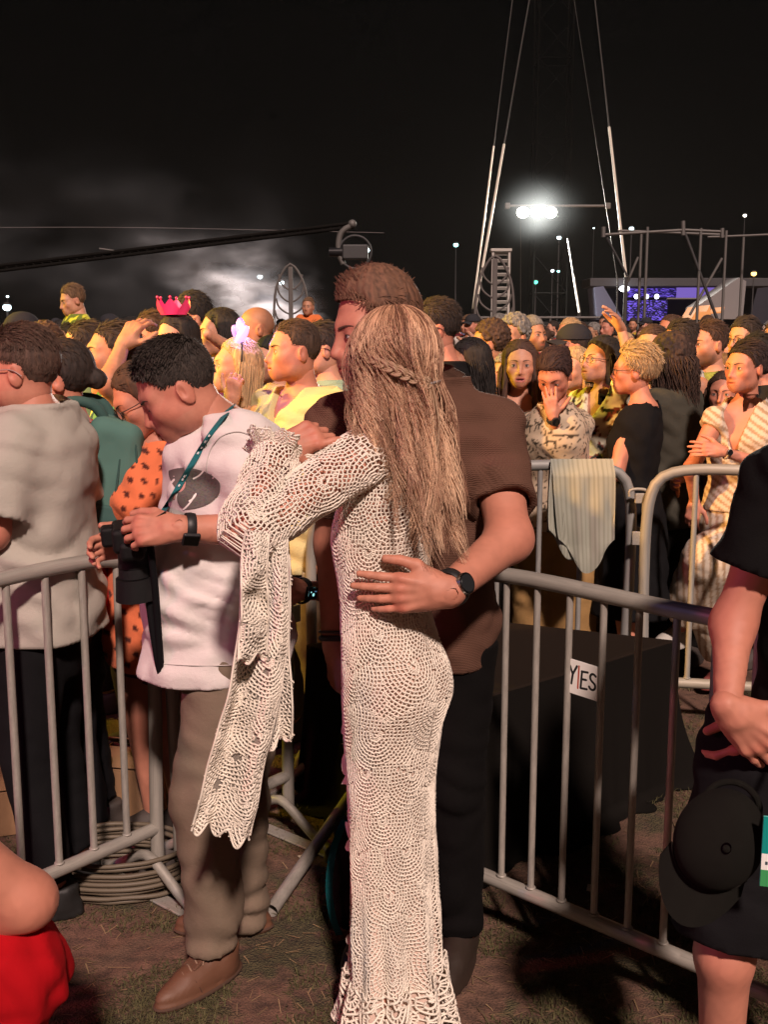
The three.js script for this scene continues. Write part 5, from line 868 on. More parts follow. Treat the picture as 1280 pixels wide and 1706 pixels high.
// ---------------------------------------------------------------- the tall man who holds her
{
  const B = [0.075, -2.80], P = from(B), g = thing('person', 'tall man in brown knit polo holding the woman in the crochet dress', 'person', [B[0], 0, B[1]]);
  const sL = P(818, 716, 2.80), eL = P(849, 898, 2.54), wL = P(746, 985, 2.325), sR = P(563, 712, 2.76), eR = P(560, 905, 2.80), wR = P(559, 1080, 2.74);
  const fig = figure({ h: 1.90, yaw: -0.42, thick: 1.22, skin: 'rosy', shoulders: 1.05, handRes: 0.0035, c: [0.02, 0], wide: 1.02, J: { sL, eL, wL, sR, eR, wR, head: P(627, 552, 2.60) },
    head: { yaw: -1.15, pitch: 0.16, roll: 0.05 }, headLook: { res: 0.0035, beard: 0.35, browColor: [0.07, 0.035, 0.02], eyes: 0.6 },
    handL: { dir: V(-1, -0.03, 0.05), palm: V(-0.1, 0.0, -1), curl: [[0.10, 0.12, 0.1], [0.14, 0.16, 0.12], [0.2, 0.2, 0.12], [0.24, 0.2, 0.15]], spread: 0.075, thumb: [[0.62, 0.75, 0.15], [0.3, 0.95, 0.1], [0.12, 1, 0.1]], size: 1.08 },
    handR: { dir: V(0.05, -1, 0.02), palm: V(0.9, 0, -0.35), curl: [0.5, 0.6, 0.65, 0.7], spread: 0.03 } });
  part('body', bodyGeo(fig, 0.010), skinMat, g);
  const brown = cloth(0.125, 0.064, 0.044, { knit: true, bump: 0.003, sheen: 0.5 });
  const polo = part('polo_shirt', topGeo(fig, { hem: 0.80, ease: 0.027, sleeve: 0.72, sleeveEase: 0.012, neck: 0.070, res: 0.0085, folds: 0.010, hang: 1.04 }), brown, g);
  const col = new Builder(), n0 = V(...fig.W(0, 1.455, -0.02)); for (const q of [0, 1]) col.sheet(40, 5, (u, v) => { const a = lerp(-2.75, 2.75, u) + Math.PI + fig.yaw, r = 0.073 + v * 0.034 + q * 0.004, y = 0.045 * (1 - v * (q ? 1.25 : 0.4)) - (1 + Math.cos(lerp(-2.75, 2.75, u))) * 0.0; return [n0.x + Math.sin(a) * r, n0.y + y + 0.012 + 0.012 * Math.cos(lerp(-2.75, 2.75, u)), n0.z + Math.cos(a) * r * 0.92]; }); part('collar', col.geo(), brown, polo);
  part('trousers', trouserGeo(fig, { rise: 0.86, ease: 0.004, len: 1.0, res: 0.011, folds: 0.009 }), cloth(0.0045, 0.004, 0.004), g);
  addShoes(fig, g, std(0.03, 0.02, 0.015, 0.5));
  addHair(g, fig, { top: 0.030, side: 0.004, back: 0.012, fringe: 0.006, vary: 0.35, n: 10000, lenTop: 0.044, lenSide: 0.015, lift: 0.22, brush: [-0.75, 0.35, -0.35], res: 0.005, thick: 0.0011, feather: 0.05, seed: 12 }, [0.15, 0.072, 0.042]);
  wristWatch(g, wL, eL, [0.25, 0.15, 1], { r: 0.0415, dial: 0.024, up: 0.020, wide: 3.4, glass: std(0.02, 0.022, 0.024, 0.05) });
  ringOn('bracelet', g, eR, wR, 0.90, 0.0405, 0.005, std(0.012, 0.012, 0.012, 0.5), 1.5); ringOn('bracelet', g, eR, wR, 0.84, 0.042, 0.004, std(0.05, 0.045, 0.04, 0.4));
}
// ---------------------------------------------------------------- the photographer
{
  const B = [-0.415, -2.80], P = from(B), g = thing('person', 'man in white tee looking down at the black camera in his hands', 'person', [B[0], 0, B[1]]);
  const sL = P(402, 742, 2.66), eL = P(446, 885, 2.60), wL = P(297, 880, 2.52), sR = P(372, 742, 2.96), eR = P(330, 890, 3.02), wR = P(232, 905, 2.74);
  const fig = figure({ h: 1.79, yaw: -1.30, belly: 0.050, deep: 1.10, thick: 1.12, skin: 'rosy', c: [0.0, 0], bend: (y) => 0.02 * smoothstep(y, 1.3, 1.45), handRes: 0.0035,
    J: { sL, eL, wL, sR, eR, wR, hL: [0.0, 0.90, 0.10], hR: [0.03, 0.90, -0.09], kL: P(345, 1335, 2.66), aL: P(358, 1578, 2.68), kR: P(395, 1320, 2.90), aR: P(405, 1540, 2.93), head: P(296, 648, 2.73) },
    footL: -0.72, footR: -1.5, head: { yaw: -1.40, pitch: 0.58, roll: -0.06 }, headLook: { res: 0.0035, fat: 0.55, beard: 0.22, browColor: [0.03, 0.02, 0.015], eyes: 0.1, jaw: 1.05 },
    handL: { dir: V(-1, -0.06, 0.02), palm: V(-0.1, -0.45, -0.9), curl: [[0.45, 0.7, 0.4], [0.5, 0.75, 0.4], [0.55, 0.75, 0.4], [0.6, 0.75, 0.4]], spread: 0.07, thumb: [[0.55, 0.8, 0.2], [0.2, 0.95, 0.3], [0, 0.95, 0.4]] },
    handR: { dir: V(-0.9, 0.0, 0.45), palm: V(0.2, -0.3, 0.9), curl: [0.5, 0.6, 0.6, 0.6], spread: 0.05 } });
  part('body', bodyGeo(fig, 0.010), skinMat, g);
  const tee = part('t_shirt', topGeo(fig, { hem: 0.825, ease: 0.026, sleeve: 0.86, sleeveEase: 0.030, sleeveEnd: 1.12, neck: 0.075, res: 0.008, folds: 0.018, fy: 8, hang: 1.10 }), cloth(0.70, 0.645, 0.62), g);
  part('trousers', trouserGeo(fig, { rise: 0.98, ease: 0.012, hemR: 0.050, width: 1.10, len: 0.99, res: 0.010, folds: 0.011 }), cloth(0.19, 0.145, 0.105), g);
  const sg = shoeGeo(0.006), sm = std(0.13, 0.058, 0.032, 0.6, { bumpMap: weave, bumpScale: 0.001 });
  for (const q of ['L', 'R']) {
    const m = part('shoe', sg, sm, g), a = fig.J['a' + q]; m.position.set(a[0], 0, a[2]); m.rotation.y = fig.o['foot' + q]; m.scale.setScalar(0.94);
    part('sole', new THREE.SphereGeometry(1, 28, 8, 0, 6.2832, 1.2, 0.75).scale(0.055, 0.02, 0.157).translate(0, 0.014, 0.06), std(0.07, 0.035, 0.022, 0.9), m);
    for (let i = 0; i < 4; i++) { const z = 0.045 + i * 0.022, y = 0.107 - i * 0.010; part('lace', pipe([V(-0.024, y - 0.008, z), V(-0.008, y + 0.003, z + 0.004), V(0.008, y + 0.003, z + 0.01), V(0.024, y - 0.008, z + 0.012)], 0.0028, 10, 5), std(0.24, 0.15, 0.10, 0.9), m); }
    part('tongue', new RoundedBoxGeometry(0.05, 0.012, 0.075, 3, 0.005).rotateX(0.42).translate(0, 0.098, 0.062), sm, m); part('seam', pipe([V(-0.050, 0.03, 0.09), V(-0.036, 0.066, 0.105), V(0, 0.077, 0.118), V(0.036, 0.066, 0.105), V(0.050, 0.03, 0.09)], 0.0022, 24, 5), std(0.08, 0.035, 0.02, 0.8), m); part('seam', pipe([V(-0.046, 0.05, 0.0), V(-0.03, 0.09, 0.03), V(-0.026, 0.094, 0.07), V(-0.036, 0.066, 0.105)], 0.002, 20, 5), std(0.08, 0.035, 0.02, 0.8), m); part('lace', pipe([V(0, 0.109, 0.05), V(-0.022, 0.112, 0.055), V(-0.03, 0.095, 0.068), V(0, 0.1, 0.052), V(0.024, 0.112, 0.058), V(0.03, 0.092, 0.07)], 0.0026, 20, 5), std(0.24, 0.15, 0.10, 0.9), m);
  }
  addHair(g, fig, { top: 0.013, side: 0.002, back: 0.005, fringe: 0.006, vary: 0.6, feather: 0.022, n: 8000, lenTop: 0.030, lenSide: 0.013, lift: 0.30, res: 0.005, thick: 0.0014, sweep: 0.5, seed: 3 }, [0.034, 0.025, 0.020]);
  // smart watch with a beaded strap
  wristWatch(g, wL, eL, [0.0, -0.55, 0.85], { square: true, r: 0.037, up: 0.026, wide: 3.6 });
  // printed picture on the chest, lifted off the cloth by following its surface
  const W = 256, cv = document.createElement('canvas'); cv.width = W; cv.height = W; const x = cv.getContext('2d'); seed(15);
  x.clearRect(0, 0, W, W); x.fillStyle = '#615b57'; x.beginPath(); x.moveTo(24, 30); x.bezierCurveTo(90, 4, 200, 30, 236, 84); x.bezierCurveTo(250, 150, 180, 190, 96, 196); x.bezierCurveTo(60, 190, 50, 150, 66, 120); x.bezierCurveTo(40, 90, 20, 60, 24, 30); x.fill();
  for (let i = 0; i < 900; i++) { x.fillStyle = `rgba(${40 + rnd() * 60},${40 + rnd() * 50},${40 + rnd() * 45},0.25)`; const a = rr(60, 220), b2 = rr(30, 180); if (Math.hypot((a - 140) / 90, (b2 - 105) / 75) < 1) x.fillRect(a, b2, rr(2, 10), rr(2, 6)); }
  x.lineCap = 'round'; x.strokeStyle = '#e9e4df'; x.lineWidth = 7; for (const q of [[130, 66, 170, 36], [84, 196, 132, 136], [110, 160, 138, 130]]) { x.beginPath(); x.moveTo(q[0], q[1]); x.quadraticCurveTo((q[0] + q[2]) / 2 + 8, (q[1] + q[3]) / 2 + 4, q[2], q[3]); x.stroke(); }
  x.strokeStyle = '#c98e88'; x.lineWidth = 10; x.beginPath(); x.moveTo(46, 150); x.quadraticCurveTo(52, 96, 92, 84); x.quadraticCurveTo(90, 110, 70, 118); x.stroke();
  const pt = new THREE.CanvasTexture(cv); pt.colorSpace = THREE.SRGBColorSpace; const ray = new THREE.Raycaster(), tm = new THREE.Mesh(tee.geometry, tee.material); tm.material.side = THREE.FrontSide; const pr = new Builder(), aim = at(322, 822, 2.8).sub(at(322, 822, 2.0)).normalize();
  const cpos = V(...P(322, 822, 2.0)), ux = V(1, 0, 0), grid = []; for (let j = 0; j <= 14; j++) for (let i = 0; i <= 14; i++) { const o = cpos.clone().addScaledVector(ux, (i / 14 - 0.5) * 0.15).add(V(0, (j / 14 - 0.5) * 0.15, 0)); ray.set(o, aim); const h = ray.intersectObject(tm)[0]; grid.push(h ? h.point.addScaledVector(aim, -0.003).toArray() : null); }
  const last = grid.find((q) => q) || [0, 1.2, 0]; pr.sheet(14, 14, (u, v) => grid[Math.round(v * 14) * 15 + Math.round(u * 14)] || last); part('shirt_print', pr.geo(), new THREE.MeshStandardMaterial({ map: pt, roughness: 0.9, transparent: true }), g);
  // lanyard ribbon lying on neck and shirt
  const skinMesh = new THREE.Mesh(g.children[0].geometry, tm.material), onBody = (px, py) => { const o = V(...P(px, py, 2.0)), q = at(px, py, 2.9).sub(at(px, py, 2.0)).normalize(); ray.set(o, q); const hs = [...ray.intersectObject(tm), ...ray.intersectObject(skinMesh)].sort((m, n) => m.distance - n.distance)[0]; return hs ? hs.point.addScaledVector(q, -0.007) : null; };
  const lp = []; for (const [px, py] of [[393, 660], [386, 676], [374, 692], [360, 710], [346, 730], [332, 752], [318, 776], [304, 800], [291, 822], [278, 842], [268, 856]]) { const q = onBody(px, py); if (q) lp.push(q.toArray()); }
  const ls = spline(lp, 40), lan = new Builder(); for (const o of [0.002, 0]) lan.sheet(2, 40, (u, v) => { const q = ls[Math.round(v * 40)]; return [q[0] + (u - 0.5) * 0.024, q[1] + (u - 0.5) * 0.014, q[2] + o]; }); part('lanyard', lan.geo(), cloth(0.015, 0.17, 0.19, { rough: 0.6 }), g);
  const seams = new Builder(); for (const line of [[[346, 800], [343, 778], [349, 752], [362, 732], [380, 722], [400, 720], [420, 727]], [[268, 1107], [300, 1109], [330, 1110], [360, 1110], [388, 1109]]]) { const q = line.map(([px, py]) => onBody(px, py)).filter(Boolean).map((v) => v.addScaledVector(V(0, 0, 1), -0.005).toArray()); if (q.length > 2) seams.tube(spline(q, 40), 0.0014, 0.0014, 5); } if (seams.p.length) part('seam', seams.geo(), cloth(0.50, 0.46, 0.44), g);
  const marks = new Builder(); for (const t of [0.30, 0.36, 0.40, 0.44, 0.62, 0.66, 0.70]) { const k = Math.round(t * 40), q = ls[k], r = ls[k + 1]; marks.tube([[q[0], q[1], q[2] + 0.004], [lerp(q[0], r[0], 0.7), lerp(q[1], r[1], 0.7), lerp(q[2], r[2], 0.7) + 0.004]], 0.0026, 0.0026, 6); } part('lanyard_print', marks.geo(), std(0.6, 0.65, 0.65), g);
}
// the camera he holds
{
  const p = at(218, 905, 2.62), g = thing('camera', 'black camera with a large lens held by the photographer, lens down', 'camera', p.toArray()), bk = dull(0.006, 0.006, 0.0065, 0.5, 0.45, { bumpMap: weave, bumpScale: 0.0005 }); g.rotation.set(0.05, 0.25, 0.06);
  part('camera_body', new RoundedBoxGeometry(0.088, 0.062, 0.13, 4, 0.014).translate(0, 0.02, 0), bk, g); part('grip', new RoundedBoxGeometry(0.06, 0.05, 0.04, 4, 0.015).translate(0.0, -0.005, 0.055), bk, g); part('viewfinder', new RoundedBoxGeometry(0.035, 0.05, 0.05, 3, 0.01).translate(-0.052, 0.025, 0), bk, g);
  const L = (r0, r1, y0, y1, n) => part(n, new THREE.CylinderGeometry(r0, r1, y0 - y1, 36).translate(0, (y0 + y1) / 2, 0), bk, g); L(0.036, 0.036, -0.008, -0.045, 'lens_barrel'); L(0.0365, 0.0385, -0.045, -0.058, 'zoom_ring'); L(0.037, 0.040, -0.06, -0.084, 'zoom_ring'); L(0.047, 0.053, -0.086, -0.142, 'lens_hood');
  part('strap', pipe([V(0.02, 0.05, 0.05), V(0.04, 0.03, 0.08), V(0.045, -0.05, 0.07), V(0.042, -0.2, 0.05), V(0.036, -0.33, 0.04), V(0.028, -0.2, 0.03), V(0.03, 0.0, 0.0)], 0.009, 40, 6), dull(0.006, 0.006, 0.007, 0.8, 0.2), g);
}
// ================================================================ the crowd: people one can tell apart
const HAIR = { black: [0.014, 0.011, 0.010], dark: [0.028, 0.018, 0.014], brown: [0.062, 0.032, 0.020], auburn: [0.10, 0.040, 0.022], fairBrown: [0.15, 0.085, 0.045], blonde: [0.42, 0.29, 0.16], grey: [0.20, 0.19, 0.18] };
const DARK = [0.02, 0.017, 0.016];
function crowdOne(S) {
  const sh = S.sh || 0, d = S.d + sh, gy = groundY(d), e = at(S.px, S.py, d), P = (px, py, dd = S.d) => { const p = at(px, py, dd + sh); return [p.x - e.x, p.y - gy, p.z + d]; };
  const g = thing('person', S.label, 'person', [e.x, gy, -d], S.group), h = clamp((e.y - gy) / 1.625 * 1.75, 1.0, 1.98), res = S.res || 1;
  const fig = figure({ h, fem: S.fem, yaw: S.yaw, skin: S.skin, head: { yaw: S.headYaw ?? S.yaw, pitch: S.pitch || 0, roll: S.roll || 0 }, headLook: { res: 0.0048 * res, browColor: (S.hairColor || HAIR.dark).map((v) => v * 0.8), ...S.look }, handRes: 0.0055 * res, J: S.J ? S.J(P) : {}, ...S.fig });
  part('body', bodyGeo(fig, 0.015 * res), skinMat, g);
  if (S.top) part(S.topName || 'shirt', topGeo(fig, { res: 0.0115 * res, ...S.top }), S.topMat || cloth(...(S.topColor || [0.3, 0.3, 0.3]), S.top.color ? { vc: true } : {}), g);
  if (S.skirt) part('skirt', skirtGeo(fig, S.skirt), S.skirtMat || cloth(...(S.legs || DARK), S.skirt.color ? { vc: true } : {}), g);
  else part('trousers', trouserGeo(fig, { res: 0.016 * res, ...S.tr }), cloth(...(S.legs || DARK)), g);
  if (!S.bare) addShoes(fig, g, S.shoeMat || std(0.05, 0.04, 0.035, 0.7));
  if (S.hair) addHair(g, fig, S.hair, S.hairColor || HAIR.dark);
  if (S.glasses) wear(g, fig, 'glasses', glassesGeo, darkFrame);
  if (S.cap) wear(g, fig, 'cap', capShared, cloth(...S.cap));
  return { g, fig, P };
}
const SHORT = { n: 900, thick: 0.0022, res: 0.006 }, LONG = (l, o = {}) => ({ line: 'fem', long: l, n: 500, nLong: 420, res: 0.0065, ...o });
const WHITE1 = [1, 1, 1];
// pattern functions for printed cloth (the print itself, as in the fabric)
const tropic = (x, y, z, c) => { const a = noise(x * 13, y * 11, z * 13 + 2), b = noise(x * 26 + 5, y * 22, z * 26), q = a + b * 0.45 > 0.12 ? [0.62, 0.56, 0.09] : b > 0.1 ? [0.10, 0.26, 0.09] : a < -0.25 ? [0.015, 0.05, 0.04] : [0.05, 0.20, 0.11]; c[0] = q[0]; c[1] = q[1]; c[2] = q[2]; };
const flower = (x, y, z, c) => { const a = noise(x * 24 + 3, y * 20, z * 24), b = noise(x * 40, y * 34 + 9, z * 40), q = a > 0.22 ? (b > 0 ? [0.16, 0.04, 0.03] : [0.02, 0.022, 0.02]) : b > 0.42 ? [0.30, 0.20, 0.12] : [0.64, 0.60, 0.46]; c[0] = q[0]; c[1] = q[1]; c[2] = q[2]; };
const leopard = (x, y, z, c) => { const a = noise(x * 30 + 3, y * 26, z * 30), v = Math.abs(a - 0.08) < 0.07 ? 0.10 : 1; c[0] = 0.50 * v; c[1] = 0.40 * v; c[2] = 0.29 * v; };
const stripes = (period, k) => (x, y, z, c) => { const u = (x * k[0] + y * k[1] + z * k[2]) / period, v = Math.abs(u - Math.floor(u) - 0.5) < 0.20 ? [0.36, 0.25, 0.16] : [0.58, 0.50, 0.40]; c[0] = v[0]; c[1] = v[1]; c[2] = v[2]; };

// ---------------------------------------------------------------- left side, behind the left barrier
{ // man in the grey tee
  const B = [-1.02, -3.12], P = from(B), g = thing('person', 'man in grey tee with glasses at the left edge behind the barrier', 'person', [B[0], 0, B[1]]);
  const sL = P(18, 748, 2.96), eL = P(-18, 888, 2.90), wL = P(-130, 850, 2.82);
  const fig = figure({ h: 1.80, yaw: -1.62, belly: 0.03, deep: 1.16, thick: 1.16, skin: 'rosy', handRes: 0.005, J: { sL, eL, wL, head: P(36, 618, 3.08) }, head: { yaw: -1.66, pitch: 0.02 }, headLook: { res: 0.0038, fat: 0.7, browColor: [0.09, 0.055, 0.035], beard: 0.15 } });
  part('body', bodyGeo(fig, 0.011), skinMat, g); part('t_shirt', topGeo(fig, { hem: 0.83, sleeve: 0.80, sleeveEase: 0.028, sleeveEnd: 1.08, neck: 0.076, res: 0.0085, folds: 0.012, fx: 4, fy: 9, hang: 0.94, ease: 0.036 }), cloth(0.40, 0.375, 0.325), g);
  part('trousers', trouserGeo(fig, { res: 0.013, rise: 0.9, folds: 0.005, ease: 0.006 }), cloth(0.008, 0.008, 0.009), g); addShoes(fig, g, std(0.012, 0.012, 0.012, 0.6));
  addHair(g, fig, { top: 0.010, side: 0.003, back: 0.005, vary: 0.35, feather: 0.03, n: 8000, lenTop: 0.028, lenSide: 0.008, lift: 0.42, thick: 0.0011, res: 0.005, seed: 22 }, [0.085, 0.048, 0.034]); wear(g, fig, 'glasses', glassesGeo, std(0.35, 0.22, 0.2, 0.4));
}
{ // woman with the backpack
  const { g, fig, P } = crowdOne({ label: 'dark haired woman in red top wearing a teal backpack', px: 112, py: 632, d: 3.5, fem: 1, yaw: -1.45, headYaw: -1.5, pitch: 0.12, skin: 'rosy', hair: { line: 'fem', top: 0.018, side: 0.010, back: 0.022, n: 1500, thick: 0.002, res: 0.0055, bun: [-0.015, -0.125, 0.035] }, hairColor: HAIR.dark, top: { sleeve: 0.12, neck: 0.062, hem: 0.82 }, topColor: [0.42, 0.022, 0.020], legs: [0.012, 0.012, 0.014] });
  const c = P(182, 815, 3.46), b = thing('backpack', 'teal fabric backpack on the back of the woman in red', 'backpack', [g.position.x + c[0], c[1], g.position.z + c[2]]), m = cloth(0.085, 0.175, 0.150, { sheen: 0.1 }), dk = cloth(0.05, 0.105, 0.095); b.rotation.set(0, 0.12, -0.20);
  const f = (x, y, z) => { let d = Math.hypot(Math.max(Math.abs(x) - 0.055 + 0.05 * Math.max(0, y + 0.05), 0), Math.max(Math.abs(y) - 0.19, 0), Math.max(Math.abs(z) - 0.09, 0)) - 0.045; return d + folds(x * 1.2, y, z, 0.007, 6, 7); };
  part('bag', meshSDF(f, [-0.16, -0.28, -0.18], [0.16, 0.28, 0.18], 0.009), m, b); part('front_pocket', meshSDF((x, y, z) => Math.hypot(Math.max(Math.abs(x - 0.085) - 0.012, 0), Math.max(Math.abs(y + 0.06) - 0.09, 0), Math.max(Math.abs(z) - 0.07, 0)) - 0.022 + folds(x, y, z, 0.003), [0.02, -0.2, -0.12], [0.15, 0.1, 0.12], 0.008), m, b);
  part('zip', pipe([V(0.098, -0.1, 0.115), V(0.085, 0.1, 0.125), V(0.05, 0.2, 0.115), V(-0.03, 0.235, 0.10)], 0.004, 24, 6), dk, b);
  part('seam', pipe([V(-0.06, -0.18, 0.128), V(-0.05, 0.0, 0.138), V(-0.04, 0.14, 0.132), V(-0.02, 0.215, 0.11)], 0.0045, 24, 6), dk, b); part('seam', pipe([V(0.03, -0.2, 0.125), V(0.035, 0.0, 0.137), V(0.03, 0.12, 0.13)], 0.004, 24, 6), dk, b); part('side_pocket', meshSDF((x, y, z) => Math.hypot(Math.max(Math.abs(x - 0.03) - 0.05, 0), Math.max(Math.abs(y + 0.11) - 0.07, 0), Math.max(Math.abs(z - 0.128) - 0.006, 0)) - 0.012 + folds(x, y, z, 0.003), [-0.06, -0.22, 0.09], [0.12, 0.0, 0.17], 0.007), dk, b);
  for (const s of [-1, 1]) part('strap', pipe([V(-0.02, 0.20, s * 0.075), V(-0.08, 0.265, s * 0.09), V(-0.16, 0.26, s * 0.10), V(-0.235, 0.16, s * 0.11), V(-0.245, 0.02, s * 0.12), V(-0.14, -0.13, s * 0.125), V(-0.04, -0.17, s * 0.11)], 0.017, 40, 8), dk, b);
  part('bottle', new THREE.CylinderGeometry(0.034, 0.036, 0.17, 20).translate(0.10, -0.10, 0.06), new THREE.MeshPhysicalMaterial({ color: lin(0.75, 0.72, 0.6), roughness: 0.15, transmission: 0.6 }), b);
}
{ // woman in the orange eyelet dress
  const dots = (x, y, z, c) => { const u = (x - z * 0.6) / 0.036, v = y / 0.042, k = Math.floor(v), a = u + (k & 1 ? 0.5 : 0), dx = a - Math.floor(a) - 0.5, dy = v - k - 0.5, q = Math.hypot(dx * 1.35, dy) < 0.24 ? [0.10, 0.025, 0.018] : [0.80, 0.20, 0.085]; c[0] = q[0]; c[1] = q[1]; c[2] = q[2]; };
  crowdOne({ label: 'woman in orange eyelet dress looking down behind the photographer', px: 250, py: 650, d: 3.45, fem: 1, yaw: -0.8, headYaw: -1.2, pitch: 0.5, skin: 'rosy', fig: { h: 1.64, wide: 1.25, deep: 1.2, thick: 1.15, J: {} }, look: { eyes: 0.15 }, hair: LONG(0.13, { top: 0.016 }), hairColor: HAIR.brown, glasses: true, top: { sleeve: 0.15, neck: 0.07, hem: 0.55, ease: 0.02, flare: 0.12, res: 0.0085, color: dots }, topColor: WHITE1, topName: 'dress', tr: { len: 0.3 }, legs: [0.1, 0.03, 0.02] });
}
{ // hands on his head
  const { g } = crowdOne({ label: 'man in green tropical shirt clasping both hands on his head', px: 200, py: 592, d: 4.2, yaw: -1.2, pitch: -0.1, skin: 'tan', hair: SHORT, hairColor: HAIR.dark, look: { beard: 0.5 }, top: { sleeve: 0.7, sleeveEase: 0.028, hem: 0.8, ease: 0.03, res: 0.0095, color: tropic }, topColor: WHITE1,
    J: (P) => ({ sL: P(226, 700, 4.08), eL: P(180, 638, 3.98), wL: P(204, 576, 4.08), eR: P(172, 650, 4.42), wR: P(190, 578, 4.3) }), fig: { handL: { dir: V(0.5, 0.85, -0.3), palm: V(0.3, -0.5, -0.9), curl: [0.5, 0.55, 0.6, 0.7] }, handR: { dir: V(0.6, 0.7, 0.3), palm: V(0.2, -0.6, 0.9), curl: 0.5 } } });
}
crowdOne({ label: 'man with close cropped dark hair behind the backpack woman', px: 152, py: 582, d: 4.9, yaw: -1.5, skin: 'tan', hair: { ...SHORT, top: 0.008 }, hairColor: HAIR.dark, top: {}, topColor: [0.10, 0.16, 0.08] });
crowdOne({ label: 'man with wavy brown hair in front of the child on shoulders', px: 80, py: 584, d: 5.6, yaw: -1.4, skin: 'tan', hair: { ...SHORT, top: 0.03, curly: 1 }, hairColor: HAIR.brown, top: {}, topColor: [0.22, 0.18, 0.06] });
crowdOne({ label: 'bearded man in profile left of the woman with pink crown', px: 262, py: 560, d: 5.7, yaw: -1.35, skin: 'fair', hair: SHORT, hairColor: HAIR.brown, look: { beard: 0.6 }, top: {}, topColor: [0.45, 0.36, 0.10] });
{ // woman with the pink crown
  const { g, fig } = crowdOne({ label: 'woman with long black hair wearing a pink toy crown', px: 302, py: 566, d: 5.2, fem: 1, yaw: -0.7, pitch: 0.1, hair: LONG(0.26), hairColor: HAIR.black, top: { sleeve: 0.4 }, topColor: [0.35, 0.08, 0.25] });
  const b = new Builder(); b.sheet(60, 4, (u, v) => { const a = u * 6.2832, r = 0.060 + v * 0.018, pk = Math.abs(((u * 6) % 1) - 0.5) * 2; return [Math.sin(a) * r, v * (0.028 + 0.050 * pk), Math.cos(a) * r]; }); const q = V(0, 0.118, 0.0).applyMatrix4(fig.headMatrix), w = thing('toy_crown', 'pink pointed toy crown on the black haired woman', 'crown', [g.position.x + q.x, g.position.y + q.y, g.position.z + q.z]);
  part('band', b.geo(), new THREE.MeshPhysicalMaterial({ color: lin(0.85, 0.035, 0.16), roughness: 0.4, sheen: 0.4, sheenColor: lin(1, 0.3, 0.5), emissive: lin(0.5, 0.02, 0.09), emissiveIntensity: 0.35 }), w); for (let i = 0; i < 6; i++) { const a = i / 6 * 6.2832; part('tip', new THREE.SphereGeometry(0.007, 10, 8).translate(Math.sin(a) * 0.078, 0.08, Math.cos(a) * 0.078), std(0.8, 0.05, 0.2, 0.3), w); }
}
crowdOne({ label: 'tall dark haired man standing behind the pink crown', px: 328, py: 532, d: 6.0, yaw: -1.2, hair: { ...SHORT, top: 0.03 }, hairColor: HAIR.black, top: { hem: 0.8 }, topColor: [0.55, 0.5, 0.5] });
crowdOne({ label: 'woman with straight black hair raising a bare forearm under the smoke', px: 376, py: 556, d: 5.4, fem: 1, yaw: -1.25, hair: LONG(0.24), hairColor: HAIR.black, top: { sleeve: 0 }, topColor: [0.5, 0.45, 0.1], J: (P) => ({ eL: P(392, 588, 5.1), wL: P(345, 556, 4.95) }), fig: { handL: { dir: V(-0.9, 0.3, 0.2), palm: V(0, -1, 0), curl: 0.5 } } });
{ // blonde with the glowing headband
  const { g, fig } = crowdOne({ label: 'blonde woman wearing a glowing purple headband, beside the pale yellow shirt', px: 404, py: 612, d: 4.55, fem: 1, yaw: -1.0, headYaw: -1.25, pitch: -0.12, skin: 'fair', hair: LONG(0.17, { top: 0.016, wave: 0.002 }), hairColor: HAIR.blonde, top: { sleeve: 0.2, neck: 0.09, vneck: 0.1 }, topColor: [0.55, 0.30, 0.16], J: (P) => ({ eR: P(370, 740, 4.5), wR: P(388, 668, 4.35) }), fig: { handR: { dir: V(0.1, 0.9, 0.2), palm: V(0.3, 0.1, -1), curl: [0.9, 1, 1, 1] } } });
  const hb = thing('light_headband', 'plastic headband with glowing violet petals on the blonde woman', 'headband', g.position.toArray()); hb.matrixAutoUpdate = true;
  const M = fig.headMatrix, R = (x, y, z) => V(x, y, z).applyMatrix4(M); part('band', pipe([R(-0.092, -0.03, -0.005), R(-0.086, 0.06, 0), R(-0.05, 0.118, 0), R(0, 0.140, 0), R(0.05, 0.118, 0), R(0.086, 0.06, 0), R(0.092, -0.03, -0.005)], 0.0045, 30, 6), std(0.01, 0.008, 0.012, 0.4), hb);
  const glow = new THREE.MeshStandardMaterial({ color: lin(0.5, 0.3, 0.7), emissive: lin(0.42, 0.16, 1), emissiveIntensity: 0.9, roughness: 0.4 }), hot = new THREE.MeshStandardMaterial({ color: lin(0.5, 0.3, 0.7), emissive: lin(0.7, 0.42, 1), emissiveIntensity: 1.3, roughness: 0.4 });
  [[-0.055, 0.45], [0.0, 0.0], [0.058, -0.6]].forEach(([x, r], i) => { const c = R(x, 0.172 - Math.abs(x) * 0.5, 0), m = part('glowing_petal', new THREE.SphereGeometry(0.026, 16, 12).scale(0.8, 1.6, 0.6), i === 2 ? hot : glow, hb); m.position.copy(c); m.rotation.set(0, 0.5, r); });
  const pl = new THREE.PointLight(lin(0.5, 0.24, 1), 0.22); const q = R(0.05, 0.15, 0).add(g.position); pl.position.copy(q); pl.shadow.radius = 1.0; pl.castShadow = true; pl.name = 'headband_glow'; scene.add(pl);
}
crowdOne({ label: 'man in black knit cap between the blonde and the yellow shirt man', px: 458, py: 600, d: 5.6, yaw: -0.9, skin: 'fair', look: { beard: 0.3 }, hair: { top: 0.012, side: 0.010, back: 0.012, n: 20, drop: -0.012 }, hairColor: [0.008, 0.008, 0.010], top: {}, topColor: [0.04, 0.04, 0.05] });
crowdOne({ label: 'man with shaved head above the glowing headband', px: 434, py: 548, d: 6.4, yaw: -1.3, skin: 'tan', look: { shaved: 0.35, fat: 0.5 }, top: {}, topColor: [0.25, 0.12, 0.11] });
